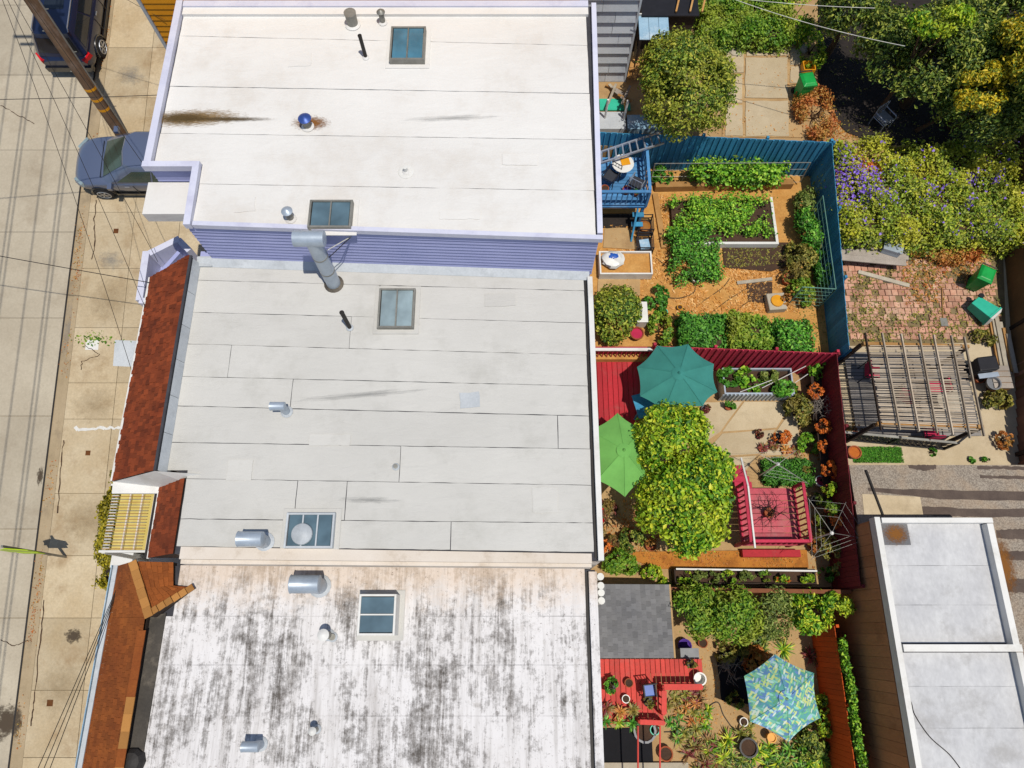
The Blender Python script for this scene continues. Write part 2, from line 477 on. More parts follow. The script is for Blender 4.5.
weathered('dark_red_fence', '#8c2a34', '#74222c', 1.4, 0.75, 24, 0.3, 0.2, 0.2, (1, 1, 0.3))
weathered('red_deck', '#d8303c', '#c42632', 1.6, 0.7, 16, 0.35, 0.28, 0.2, dirt='#b05a56', dirt_amt=0.5, dirt_scale=1.6)
weathered('coral_deck', '#ea5448', '#d6443c', 1.6, 0.7, 16, 0.32, 0.25, 0.2, dirt='#b56a5e', dirt_amt=0.5, dirt_scale=1.6)
weathered('orange_fence', '#ee6a22', '#d85818', 1.2, 0.8, 24, 0.3, 0.2, 0.2, (1, 1, 0.3))
weathered('brown_fence', '#a0643f', '#875032', 1.2, 0.8, 24, 0.3, 0.2, 0.2, (1, 1, 0.3))
weathered('grey_wood', '#b9aea2', '#9c9186', 1.6, 0.85, 26, 0.35, 0.35, 0.3, (1, 1, 1))
weathered('tan_slat', '#d8c8b2', '#bca88e', 1.6, 0.85, 26, 0.35, 0.4, 0.3)
weathered('deck_grey', '#9c9690', '#857f7a', 1.6, 0.85, 26, 0.35, 0.35, 0.3)
weathered('raw_wood', '#d3a266', '#b98546', 2, 0.85, 26, 0.3, 0.3, 0.3)
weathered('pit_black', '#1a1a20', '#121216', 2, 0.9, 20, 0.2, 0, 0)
weathered('pink_deck', '#dc6470', '#cc5460', 1.6, 0.75, 16, 0.35, 0.3, 0.2, dirt='#b88a84', dirt_amt=0.5)
weathered('mulch', '#3c3430', '#2a2522', 2.5, 0.95, 12, 0.6, 0, 0.8)  # near black; holds the tree shade painted on the corner ground
weathered('net_green', '#6f9c8c', '#5c8878', 3, 0.6, 20, 0.1, 0, 0)
weathered('dark_wood', '#4b3a30', '#362a23', 2, 0.85, 26, 0.4, 0.25, 0.3)
weathered('black_metal', '#26252a', '#1b1a1e', 3, 0.5, 20, 0.1, 0.1, 0)
weathered('brick_pink', '#e0ac92', '#d0967a', 2.5, 0.92, 24, 0.35, 0.3, 0.4, dirt='#e2c6a8', dirt_amt=0.75, dirt_scale=1.0)
weathered('stone_pale', '#d2c8b4', '#b8ac98', 2, 0.9, 20, 0.3, 0.2, 0.4)
weathered('terracotta', '#b8643c', '#9c5030', 3, 0.85, 20, 0.25, 0.25, 0.2)
weathered('teal_plastic', '#3fc9a8', '#35b898', 3, 0.45, 20, 0.1, 0, 0)
weathered('green_plastic', '#1fae4e', '#189440', 3, 0.4, 20, 0.1, 0, 0)
weathered('yellow_plastic', '#f0a81c', '#dc9412', 3, 0.45, 20, 0.1, 0, 0)
weathered('white_plastic', '#f0efe9', '#dedcd4', 3, 0.4, 20, 0.08, 0.05, 0)
weathered('blue_plastic', '#2f66c4', '#2455ac', 3, 0.4, 20, 0.08, 0.05, 0)
weathered('grey_plastic', '#8b8d90', '#76787c', 3, 0.5, 20, 0.1, 0.1, 0)
weathered('cushion_red', '#d2335c', '#b8264c', 3, 0.9, 40, 0.2, 0.1, 0.2)
weathered('purple_cloth', '#5a3a9c', '#46297f', 3, 0.9, 40, 0.2, 0.1, 0.2)
weathered('flower_orange', '#d97c2a', '#c2601c', 4, 0.8, 30, 0.3, 0.2, 0.2)
weathered('aluminium', '#c3cad6', '#aab3c2', 3, 0.35, 20, 0.1, 0.05, 0, metal=0.6)
weathered('red_brown_wall', '#d89c6e', '#bc8054', 0.8, 0.8, 26, 0.3, 0.15, 0.2, (1, 1, 0.2), dirt='#5f3c28', dirt_amt=0.5, dirt_scale=0.7)
weathered('retaining_wood', '#a87c66', '#8a6450', 1.2, 0.9, 26, 0.35, 0.25, 0.3, (1, 1, 0.3))
weathered('turf', '#4f9a26', '#3f8420', 3, 0.9, 40, 0.3, 0.1, 0.3)
weathered('tyre', '#26262a', '#1c1c20', 3, 0.8, 20, 0.1, 0, 0)
weathered('rim', '#c9ccd2', '#aeb2ba', 3, 0.3, 20, 0.1, 0, 0, metal=0.7)
weathered('lamp_red', '#e01f2c', '#c8141f', 3, 0.25, 20, 0.05, 0, 0)
weathered('yellow_sign', '#c8e81e', '#bfe014', 3, 0.4, 20, 0.05, 0, 0)
weathered('light_blue_roof', '#a9cbe2', '#8fb6d2', 1.5, 0.6, 20, 0.25, 0.1, 0.1, dirt='#dfe9ee', dirt_amt=0.6, dirt_scale=1.8)
weathered('awning_yellow', '#e3cf7e', '#d2bb62', 1.5, 0.6, 20, 0.15, 0.08, 0.1, dirt='#b79c48', dirt_amt=0.5, dirt_scale=1.8)
weathered('big_roof', '#dcdcdc', '#c8c8ca', 1.6, 0.8, 8, 0.25, 0.04, 0.2, (1, 0.6, 1), dirt='#a9a7a5', dirt_amt=0.75, dirt_scale=1.1)

def glassmat(name, c, rough=0.08):
    t = NT(name); n = t.noise(1.7, 3, 0.5)
    MATS[name] = t.fin(t.mix(t.ramp(n, [(0.35, t.g(0)), (0.7, t.g(1))]), lin(c, 0.6), lin(c, 1.0)), rough, 0.0, 0.8)
glassmat('skylight_blue', '#4f8096'); glassmat('skylight_green', '#5c7480', 0.15); glassmat('skylight_grey', '#93a5aa', 0.2)
glassmat('car_glass', '#28443f', 0.04); glassmat('car_glass_dark', '#20262e', 0.04)

def paintmat(name, c):
    t = NT(name); t.fin(lin(c), 0.35, 0.35, 0.5)
    t.b.inputs["Coat Weight"].default_value = 0.8; t.b.inputs["Coat Roughness"].default_value = 0.06
    MATS[name] = t.m
paintmat('car_navy', '#1a2748'); paintmat('car_blue_grey', '#66728e'); paintmat('car_trim', '#222226')

def stained_roof():
    """Pale coating worn into long black streaks that run down the fall of the roof."""
    t = NT('stained_roof')
    base = t.mix(t.noise(0.9, 6), lin('#f0eeee'), lin('#dcd8d6'))
    st = t.math('ADD', t.math('MULTIPLY', t.noise(1.0, 10, 0.76, t.map((4.6, 0.4, 1)), 0.15), 0.65), t.math('MULTIPLY', t.noise(1.0, 8, 0.75, t.map((13.0, 0.6, 1))), 0.35))
    big = t.noise(0.8, 4, 0.6)
    sp = t.noise(6, 8, 0.8)
    m = t.math('ADD', t.math('MULTIPLY', st, 0.66), t.math('ADD', t.math('MULTIPLY', big, 0.34), t.math('MULTIPLY', sp, 0.36)))
    f = t.ramp(m, [(0.668, t.g(0)), (0.715, t.g(0.5)), (0.785, t.g(0.95))])
    soft = t.ramp(t.noise(1.0, 8, 0.7, t.map((5.5, 0.35, 1))), [(0.46, t.g(0)), (0.70, t.g(0.5))])
    base = t.mix(soft, base, lin('#8f8880'))
    blot = t.ramp(t.noise(2.3, 8, 0.75), [(0.55, t.g(0)), (0.66, t.g(0.4))])
    base = t.mix(blot, base, lin('#a49c94'))
    c = t.mix(f, base, t.mix(t.noise(3, 3), lin('#6a625a'), lin('#46423e')))
    # warm lichen along the north edge
    sx = t.n.new("ShaderNodeSeparateXYZ"); t.link(t.pos, sx.inputs[0])
    e = t.math('ADD', sx.outputs[1], t.math('MULTIPLY', t.noise(2.2, 6, 0.8), 2.2))
    c = t.mix(t.ramp(t.math('MULTIPLY', e, 0.25), [(0.40, t.g(0)), (0.62, t.g(0.62))]), c, lin('#dcc6b0'))
    sp2 = t.ramp(t.noise(14, 6, 0.8), [(0.60, t.g(0)), (0.66, t.g(0.8))])
    c = t.mix(sp2, c, lin('#5a4c40'))
    t.bump(t.noise(20, 4), 0.2, 0.01)
    MATS['stained_roof'] = t.fin(c, 0.85, 0, 0.2)
stained_roof()

def worn_felt():
    """Speckled mineral felt, lap bands worn to dark brown."""
    t = NT('worn_felt')
    sp = t.noise(24, 4, 0.8)
    c = t.mix(t.ramp(sp, [(0.4, t.g(0)), (0.62, t.g(1))]), lin('#786d62'), lin('#b0a596'))
    c = t.mix(t.ramp(t.noise(1.2, 5), [(0.45, t.g(0)), (0.7, t.g(0.5))]), c, lin('#b39b80'))
    MATS['worn_felt'] = t.fin(c, 0.9, 0, 0.2)
worn_felt()
weathered('worn_band', '#6f6056', '#5a4d46', 2.5, 0.9, 26, 0.4, 0, 0.3)

def stainmat(name, c, thr=(0.42, 0.62), amt=0.9, scale=3.0, seed=0.0):
    """A ragged stain lying on a surface: opaque where the noise is high, else clear."""
    t = NT(name)
    tc = t.n.new("ShaderNodeTexCoord").outputs["Object"]
    ln = t.n.new("ShaderNodeVectorMath"); ln.operation = 'LENGTH'; t.link(tc, ln.inputs[0])
    mp = t.n.new("ShaderNodeMapping"); mp.inputs["Location"].default_value = (seed, seed, 0); t.link(tc, mp.inputs[0])
    n = t.noise(scale, 6, 0.75, mp.outputs[0])
    v = t.math('ADD', n, t.math('MULTIPLY', ln.outputs["Value"], -0.55))
    a = t.ramp(v, [(thr[0] - 0.3, t.g(0)), (thr[1] - 0.3, t.g(amt))])
    t.fin(lin(c), 0.9, 0, 0.2)
    t.link(a, t.b.inputs["Alpha"])
    MATS[name] = t.m
stainmat('stain_brown', '#96794c', (0.02, 0.62), 0.8, 9.0)
stainmat('stain_dark', '#5c4a2c', (0.30, 0.72), 0.9, 9.0, 5.0)
stainmat('stain_rust', '#8a5a28', (0.1, 0.65), 0.9, 7.0, 3.0)
stainmat('stain_scuff', '#a08a68', (0.1, 0.9), 0.4, 4.0, 13.0)
stainmat('stain_oil', '#55493c', (0.40, 0.62), 0.9, 3.0, 7.0)
stainmat('stain_soft', '#8d8d8b', (0.45, 0.85), 0.5, 3.0, 9.0)

def patternmat():
    """Umbrella cloth printed all over with slim leaves in green, yellow and white on blue."""
    t = NT('leaf_print')
    base = t.mix(t.ramp(t.noise(4.0, 3), [(0.42, t.g(0)), (0.58, t.g(1))]), lin('#3f6fb4'), lin('#3fa39a'))
    c = base
    layers = (((11.7, 3.4, 4), (0, 0, 0.5), ['#3d9a5c', '#58b46a', '#2f8a80', '#79c46a']), ((3.6, 12.3, 4), (0, 0, 0.35), ['#c9d24e', '#9fd06a', '#4fae78', '#e0dc6a']),
              ((11.1, 3.9, 4), (0, 0, -0.75), ['#8fd8c0', '#5f86d0', '#bfe6d4', '#6fc0a0']), ((4.2, 14.3, 4), (0, 0, -0.6), ['#e6eed8', '#a9c8e6', '#d6e27c', '#7fc88c']))
    for sc, rot, cols in layers:
        vo = t.n.new("ShaderNodeTexVoronoi"); vo.inputs["Scale"].default_value = 1.0; vo.inputs["Randomness"].default_value = 1.0
        m2 = t.n.new("ShaderNodeMapping"); m2.inputs["Scale"].default_value = sc; t.link(t.map((1, 1, 0.2), (0, 0, rot[2] * 1.6)), m2.inputs[0])
        t.link(m2.outputs[0], vo.inputs["Vector"])
        sp = t.n.new("ShaderNodeSeparateColor"); t.link(vo.outputs["Color"], sp.inputs[0])
        lc = t.ramp(sp.outputs[0], [(k / 4, lin(h)) for k, h in enumerate(cols)], 'CONSTANT')
        m = t.ramp(vo.outputs["Distance"], [(0.36, t.g(1)), (0.42, t.g(0))])
        c = t.mix(m, c, lc)
    c = t.mix(0.22, c, lin('#a9cfd0'))
    MATS['leaf_print'] = t.fin(c, 0.8, 0, 0.2)
patternmat()

def clothmat(name, c, trans=0.25):
    t = NT(name)
    cc = t.mix(t.ramp(t.noise(2.5, 4), [(0.3, t.g(0)), (0.7, t.g(1))]), lin(c, 0.72), lin(c, 0.86))
    t.fin(cc, 0.85, 0, 0.15)
    tr = t.n.new("ShaderNodeBsdfTranslucent"); t.link(cc, tr.inputs[0])
    mx = t.n.new("ShaderNodeMixShader"); mx.inputs[0].default_value = trans
    t.link(t.b.outputs[0], mx.inputs[1]); t.link(tr.outputs[0], mx.inputs[2])
    t.link(mx.outputs[0], t.n["Material Output"].inputs["Surface"])
    MATS[name] = t.m
clothmat('cloth_teal', '#4a9a90'); clothmat('cloth_green', '#86cc6c'); clothmat('cloth_dark', '#3b3d44', 0.05)

leafmat('leaf_citrus', ['#2c451a', '#4a6822', '#6d882a', '#92a036', '#b8b44a'], '#aea034', 0.3, 0.9)
leafmat('leaf_lemon', ['#2a5418', '#4a7c1c', '#729e22', '#9cb82a', '#ccca3c'], '#bcbc2c', 0.35, 0.9)
leafmat('leaf_hedge', ['#2f5214', '#4f7c1a', '#74962a', '#8fa83a'], '#a9a23a', 0.4, 1.2)
leafmat('leaf_dark', ['#1f3216', '#36501c', '#587026', '#829236', '#a8aa4c'], None)
leafmat('leaf_yellow', ['#9a8c20', '#b8a422', '#d6bc2c', '#7f8a24', '#5c7424'], None)
leafmat('leaf_green', ['#4a5420', '#2c621c', '#488826', '#66a634', '#8abc46'], None)
leafmat('leaf_deep', ['#274f1a', '#3a7022', '#54902e', '#6ea43c'], None)
leafmat('leaf_lime', ['#4c5a1e', '#457f1c', '#689e26', '#8cba34', '#aecb46'], None)
leafmat('leaf_olive', ['#4d5a24', '#6f7430', '#8f8a3c', '#a89a48'], '#7d5c34', 0.4, 1.6)
leafmat('leaf_dry', ['#b8803a', '#c89048', '#a4602c', '#8c7a34', '#d0a460'], '#b4502c', 0.5, 1.4)
leafmat('leaf_red', ['#5a2430', '#7a3038', '#8f4a3a', '#4a3028', '#6f6a34'], '#8a8a3c', 0.5, 1.8)
leafmat('leaf_orange', ['#c86a24', '#d88434', '#b85420', '#e09a48'], None)
leafmat('leaf_blue_grey', ['#42521f', '#5c702e', '#7c8c40', '#a2a85c'], None)
leafmat('leaf_lavender', ['#4a6020', '#74902a', '#a0b030', '#68743c', '#c2c43c'], '#ccc038', 0.5, 0.8)
leafmat('flower_violet', ['#6f4fc0', '#8a66d8', '#9a7ae0', '#5c40a8'], None)
leafmat('leaf_front_hedge', ['#4c4c14', '#6c6a18', '#94881e', '#b4a42a'], None)
leafmat('straw_leaf', ['#d9a862', '#c88f46', '#b07a38', '#e4c084'], None)

# ================================================================== THE SETTING
def struct(name, mb, mat): return obj(name, mb, mat, kind='structure')

g = MB()
for (x0, x1, y0, y1) in ((-400, 400, -400, 400),):
    g.add([(x0, y0, GRADE * y0 - 4.5), (x1, y0, GRADE * y0 - 4.5), (x1, y1, GRADE * y1 - 4.5), (x0, y1, GRADE * y1 - 4.5)], [(0, 1, 2, 3)])
struct('ground', g, MATS['subsoil'])

def slope_prism(x0, x1, y0, y1, dz0, dz1):
    return MB().prism([(x0, y0), (x1, y0), (x1, y1), (x0, y1)], [GRADE * y0 + dz0, GRADE * y0 + dz0, GRADE * y1 + dz0, GRADE * y1 + dz0],
                      [GRADE * y0 + dz1, GRADE * y0 + dz1, GRADE * y1 + dz1, GRADE * y1 + dz1])

CURB = -14.22
def slabs(parent, xs, ys, dz, th, mat, name='slab', gap=0.02):
    cache = {}
    for i in range(len(xs) - 1):
        for j in range(len(ys) - 1):
            w, l = xs[i + 1] - xs[i] - gap, ys[j + 1] - ys[j] - gap
            key = (round(w, 3), round(l, 3))
            cx, cy = (xs[i] + xs[i + 1]) / 2, (ys[j] + ys[j + 1]) / 2
            if key not in cache:
                me = bpy.data.meshes.new(name)
                mb = MB().prism([(-w / 2, -l / 2), (w / 2, -l / 2), (w / 2, l / 2), (-w / 2, l / 2)],
                                [-GRADE * l / 2 - th, -GRADE * l / 2 - th, GRADE * l / 2 - th, GRADE * l / 2 - th],
                                [-GRADE * l / 2, -GRADE * l / 2, GRADE * l / 2, GRADE * l / 2])
                me.from_pydata(mb.v, [], mb.f); me.materials.append(mat); me.update(); cache[key] = me
            o = bpy.data.objects.new(name, cache[key]); COL.objects.link(o)
            wl = Vector((cx, cy, GRADE * cy + dz + random.uniform(-0.004, 0.002)))
            o.location = wl - WORLD[parent.name]; o.parent = parent; WORLD[o.name] = wl

street = struct('street', slope_prism(-34, CURB - 0.2, -16, 34, -0.6, -0.03), MATS['joint_dirt'])
ysl = [PS(40, y).y for y in (1000, 900, 808, 712, 618, 529, 416, 318, 232, 150, 75, 5, -60, -130)]
slabs(street, [-34, -30.2, -26.4, -22.6, -18.6, CURB - 0.45], ysl, 0.0, 0.2, MATS['street_concrete'], gap=0.016)
gut = struct('gutter', slope_prism(CURB - 0.44, CURB - 0.16, -16, 34, -0.5, -0.012), MATS['gutter_concrete'])
cb = struct('kerb', slope_prism(CURB - 0.15, CURB, -16, 34, -0.5, 0.10), MATS['gutter_concrete'])
walk = struct('pavement', slope_prism(CURB + 0.004, -7.6, -16, 34, -0.6, 0.075), MATS['joint_dirt'])
ysw = [PS(90, y).y for y in (900, 830, 757, 690, 618, 556, 494, 420, 384, 329, 270, 214, 150, 100, 50, 0, -50, -100)]
slabs(walk, [CURB + 0.005, CURB + 1.55, CURB + 3.1, CURB + 4.7, -7.6], ysw, 0.108, 0.1, MATS['walk_concrete'], gap=0.014)

# terraces of the back yards (each a solid block of earth with its own surface)
def terrace(name, x0, x1, y0, y1, z, mat):
    return struct(name, MB().box(((x0 + x1) / 2, (y0 + y1) / 2, z - 2.0), (x1 - x0, y1 - y0, 4.0)), mat)
Y_AB, Y_BC, Y_CD = 16.25, 8.62, 1.32
X_E = 10.55
seam = MB().beam((CURB - 0.45, -16, GRADE * -16 + 0.004), (CURB - 0.45, 34, GRADE * 34 + 0.004), 0.05, 0.006)
obj('tar_seam', seam, MATS['black_pipe'], street)
terrace('north_yard_ground', 1.6, 24, Y_AB, 34, ZN, MATS['tan_concrete'])
terrace('garden_ground', 1.6, X_E + 0.4, Y_BC, Y_AB - 0.003, ZB, MATS['straw_soil'])
terrace('patio_yard_ground', 1.6, X_E - 0.25, Y_CD, Y_BC - 0.003, ZC, MATS['tan_concrete'])
terrace('lower_yard_ground', 1.6, 10.3, -14, Y_CD - 0.003, ZD, MATS['tan_concrete'])
terrace('east_yard_ground', X_E + 0.003, 24, 4.6, Y_AB - 0.003, ZE, MATS['patio_concrete'])
terrace('east_lot_ground', X_E - 0.22, 24, -14, 4.597, -1.2, MATS['dark_soil'])

# ================================================================== HOUSES
def sheets(parent, rows, xl, xr, z, mat, th=0.012, splits=None, gap=None, refs=(190, 590)):
    """Roofing sheets laid in courses; rows: (py at left ref, py at right ref); each sheet is a piece of its own."""
    lines = []
    for a, b in rows:
        p, q = P(refs[0], a, z), P(refs[1], b, z)
        lines.append((p, q))
    def yat(i, x):
        p, q = lines[i]; f = (x - p.x) / (q.x - p.x); return p.y + (q.y - p.y) * f
    for i in range(len(rows) - 1):
        xs = [xl] + sorted((splits or {}).get(i, [])) + [xr]
        for j in range(len(xs) - 1):
            gap = random.uniform(0.008, 0.02)
            a, b = xs[j] + gap * 0.5, xs[j + 1] - gap * 0.5
            pts = [(a, yat(i, a) - gap / 2), (b, yat(i, b) - gap / 2), (b, yat(i + 1, b) + gap / 2), (a, yat(i + 1, a) + gap / 2)]
            obj('roofing_sheet', MB().prism(wobble_outline(pts, 0.22, 0.006), z - 0.004, z + th + random.uniform(0, 0.008)), mat, parent)

def skylight(corners, z, h, panes, mat, frame, label, along='x', mull=0.035):
    """corners: four pixel corners at the rim height, clockwise from top left"""
    zz = z + h
    q = [P(x, y, zz) for x, y in corners]
    c = sum(q, Vector()) / 4
    t = thing('skylight', (c.x, c.y, z), label, 'skylight')
    x0 = (q[0].x + q[3].x) / 2; x1 = (q[1].x + q[2].x) / 2; y1 = (q[0].y + q[1].y) / 2; y0 = (q[2].y + q[3].y) / 2
    w = 0.05
    for nm, cc, d in (('frame_bar', (x0 + w / 2, (y0 + y1) / 2, z + h / 2), (w, y1 - y0, h)), ('frame_bar', (x1 - w / 2, (y0 + y1) / 2, z + h / 2), (w, y1 - y0, h)),
                      ('frame_bar', ((x0 + x1) / 2, y0 + w / 2, z + h / 2 - 0.002), (x1 - x0 - 2 * w, w, h)), ('frame_bar', ((x0 + x1) / 2, y1 - w / 2, z + h / 2 - 0.002), (x1 - x0 - 2 * w, w, h))):
        piece(nm, cc, d, frame, t)
    piece('flashing_skirt', (c.x, c.y, z + 0.018), (x1 - x0 + 0.24, y1 - y0 + 0.24, 0.02), MATS['white_roof'] if z > 6 else MATS['grey_roof'], t)
    for k in range(panes):
        if along == 'x':
            a = x0 + w + (x1 - x0 - 2 * w) * k / panes; b = x0 + w + (x1 - x0 - 2 * w) * (k + 1) / panes
            piece('pane', ((a + b) / 2, (y0 + y1) / 2, z + h - 0.05), (b - a - mull, y1 - y0 - 2 * w, 0.02), mat, t)
            if k: piece('glazing_bar', (a, (y0 + y1) / 2, z + h - 0.02), (mull, y1 - y0 - 2 * w, 0.035), frame, t)
        else:
            a = y0 + w + (y1 - y0 - 2 * w) * k / panes; b = y0 + w + (y1 - y0 - 2 * w) * (k + 1) / panes
            piece('pane', ((x0 + x1) / 2, (a + b) / 2, z + h - 0.05), (x1 - x0 - 2 * w, b - a - mull, 0.02), mat, t)
            if k: piece('glazing_bar', ((x0 + x1) / 2, a, z + h - 0.02), (x1 - x0 - 2 * w, mull, 0.035), frame, t)
    return t

def vent(px, py, z, r, h, label, kind='cap', mat=None, lean=(0, 0), name='roof_vent', capmat=None, tee=0.5, skirt=True):
    mat = mat or MATS['galvanised']; b = P(px, py, z)
    t = thing(name, b, label, 'vent')
    top = b + Vector((lean[0], lean[1], h))
    if skirt: obj('flashing_skirt', MB().lathe((b.x, b.y, z + 0.012), [(r * 1.25 + 0.03, 0), (r * 1.25 + 0.03, 0.012), (r * 1.1, 0.05)], 14), MATS['white_roof'] if z > 6 else MATS['flashing'], t)
    obj('pipe', MB().tube([b, top], r, 14), mat, t, smooth=True)
    cm = capmat or mat
    if kind == 'cap':
        obj('cap', MB().lathe((top.x, top.y, top.z + 0.05), [(r * 1.5, 0), (r * 1.55, 0.02), (r * 0.9, 0.07), (r * 0.1, 0.1)], 16), cm, t, smooth=True)
        obj('cap_stay', MB().beam((top.x - r * 0.9, top.y, top.z - 0.02), (top.x - r * 0.9, top.y, top.z + 0.07), 0.015, 0.015).beam((top.x + r * 0.9, top.y, top.z - 0.02), (top.x + r * 0.9, top.y, top.z + 0.07), 0.015, 0.015), mat, t)
    elif kind == 'tee':
        obj('tee_cap', MB().tube([top + Vector((-tee, 0, r * 0.4)), top + Vector((tee * 0.55, 0, r * 0.4))], r * 1.02, 14), cm, t, smooth=True)
    elif kind == 'elbow':
        obj('elbow', MB().tube([top, top + Vector((-0.25 * tee, 0, r * 0.9)), top + Vector((-tee, 0, r * 1.05))], [r, r * 1.02, r * 1.02], 14), cm, t, smooth=True)
        obj('hood', MB().tube([top + Vector((-tee, 0, r * 1.05)), top + Vector((-tee - 0.12, 0, r * 0.95))], [r * 1.12, r * 1.2], 14), cm, t, smooth=True)
    elif kind == 'hood':
        obj('hood', MB().tube([top + Vector((-tee, 0, -0.02)), top + Vector((-tee + 0.02, 0, -0.02)), top + Vector((r * 0.9, 0, -0.02)), top + Vector((r * 1.05, 0, -0.02))], [r * 1.12, r * 1.06, r * 1.06, r * 0.6], 16), cm, t, smooth=True)
    elif kind == 'open':
        obj('rim', MB().lathe((top.x, top.y, top.z), [(r * 1.08, -0.04), (r * 1.12, 0.0), (r * 0.8, 0.002), (r * 0.75, -0.12)], 14, cap=False), cm, t, smooth=True)
    return t

def stain(px, py, z, rx, ry, matname, label, rot=0.0):
    c = P(px, py, z) if z is not None else PS(px, py, 0.0)
    mb = MB(); n = 28
    vs = [(math.cos(2 * math.pi * k / n), math.sin(2 * math.pi * k / n), 0) for k in range(n)]
    mb.add(vs, [tuple(range(n))])
    o = obj('stain', mb, MATS[matname], local=True, label=label, cat='stain')
    o.location = c; o.scale = (rx, ry, 1); o.rotation_euler = (math.atan(GRADE) if z is None else 0, 0, rot)
    WORLD[o.name] = c
    return o

# ---------------------------------------------------------------- purple house
YS_L, YS_R = 9.42, 9.02      # its south wall, west and east end
hp = thing('house', (-3.4, 12.8, 0.5), 'lavender clapboard house with white flat roof, tallest of the row', 'house')
xw, xn, ye = -9.25, -8.02, 16.42
def ysouth(x): return YS_L + (YS_R - YS_L) * (x + 8.15) / 10.25
body = [(xw + 0.06, ye), (xw + 0.06, 11.16), (xn + 0.06, 11.16), (xn + 0.06, ysouth(xn) + 0.05), (2.1, ysouth(2.1) + 0.05), (2.22, ye)]
obj('wall', MB().prism(body, -0.8, R_PURPLE - 0.16), MATS['lavender'], hp)
obj('roof_deck', MB().prism([(p[0], p[1]) for p in body], R_PURPLE - 0.155, R_PURPLE - 0.006), MATS['seam_black'], hp)
rows = [(9, 13), (36.5, 46), (87, 94), (134, 140), (184, 191), (226, 236)]
zr = R_PURPLE
sheets(hp, rows[:3], xw + 0.18, 2.05, zr, MATS['white_roof'])
sheets(hp, rows[2:4], xw + 0.18, 2.05, zr, MATS['white_roof'])
def lsheet(parent, r0, r1, xa, xb, ystep, xr, z, mat, refs):
    """one sheet with a corner cut out at the notch of the street front"""
    p0, q0, p1, q1 = P(refs[0], r0[0], z), P(refs[1], r0[1], z), P(refs[0], r1[0], z), P(refs[1], r1[1], z)
    f0 = lambda x: p0.y + (q0.y - p0.y) * (x - p0.x) / (q0.x - p0.x) - 0.006
    f1 = lambda x: p1.y + (q1.y - p1.y) * (x - p1.x) / (q1.x - p1.x) + 0.006
    obj('roofing_sheet', MB().prism(wobble_outline([(xa, f0(xa)), (xa, ystep), (xb, ystep), (xb, f1(xb)), (xr, f1(xr)), (xr, f0(xr))], 0.35, 0.004), z - 0.004, z + 0.014), mat, parent)
lsheet(hp, rows[3], rows[4], xw + 0.18, xn + 0.18, 11.2, 2.05, zr, MATS['white_roof'], (190, 590))
sheets(hp, [rows[4], rows[5]], xn + 0.18, 2.05, zr, MATS['white_roof'])
def trim(a, b, w, h, z, mat, parent, name='parapet_trim'):
    return obj(name, MB().beam((a[0], a[1], z), (b[0], b[1], z), w, h), mat, parent)
TZ = zr + 0.06
trim((xw + 0.07, 11.16), (xw + 0.07, ye + 0.05), 0.18, 0.2, TZ, MATS['lavender_trim'], hp)
trim((xw - 0.05, 11.11), (xn + 0.16, 11.11), 0.16, 0.202, TZ, MATS['lavender_trim'], hp)
trim((xn + 0.1, YS_L - 0.06), (xn + 0.08, 11.03), 0.17, 0.198, TZ, MATS['lavender_trim'], hp)
trim((xn + 0.22, ysouth(xn) + 0.01), (2.2, ysouth(2.2) + 0.01), 0.12, 0.16, TZ - 0.02, MATS['lavender_trim'], hp)
trim((2.14, ysouth(2.1) + 0.12), (2.26, ye), 0.13, 0.16, TZ - 0.018, MATS['lavender_trim'], hp)
trim((xw + 0.18, ye - 0.05), (2.1, ye - 0.05), 0.2, 0.2, TZ - 0.01, MATS['lavender_trim'], hp)
trim((xw + 0.18, ye - 0.27), (2.1, ye - 0.27), 0.24, 0.10, zr + 0.05, MATS['white_roof'], hp, 'cant_strip')
# clapboards of the south wall above the neighbour's roof and in the entrance notch
nb = 11
for k in range(nb):
    z0 = R_MID + 0.02 + k * (R_PURPLE - 0.12 - R_MID) / nb; hh = (R_PURPLE - 0.12 - R_MID) / nb
    a = Vector((xn + 0.02, ysouth(xn) + 0.02, z0 + hh / 2)); b = Vector((2.12, ysouth(2.12) + 0.02, z0 + hh / 2))
    d = (b - a); ang = math.atan2(d.y, d.x)
    piece('clapboard', (a + b) / 2, (d.length, 0.022, hh + 0.03), MATS['lavender'], hp, (math.radians(-14), 0, ang))
for k in range(4):
    piece('clapboard', (-8.64, 11.14, 6.98 + k * 0.13), (1.18, 0.024, 0.15), MATS['lavender'], hp, (math.radians(-14), 0, 0))
# low flat roof over the entrance, in the notch
e0, e1 = P(148, 184, 6.9), P(181, 214, 6.9)
obj('entrance_roof', MB().prism([(e0.x, e0.y + 0.05), (xn + 0.05, e0.y + 0.05), (xn + 0.05, e1.y), (e0.x, e1.y)], 6.55, 6.9), MATS['white_roof'], hp)
obj('flashing_strip', MB().prism([(-8.4, ysouth(-8.4)), (2.05, ysouth(2.05)), (2.05, ysouth(2.05) - 0.2), (-8.4, ysouth(-8.4) - 0.2)], R_MID - 0.01,
    [R_MID + 0.17, R_MID + 0.17, R_MID + 0.03, R_MID + 0.03]), MATS['flashing'], hp)
obj('notch_base', MB().box((-8.25, 9.62, 2.9), (0.5, 0.4, 5.3)), MATS['lavender'], hp)
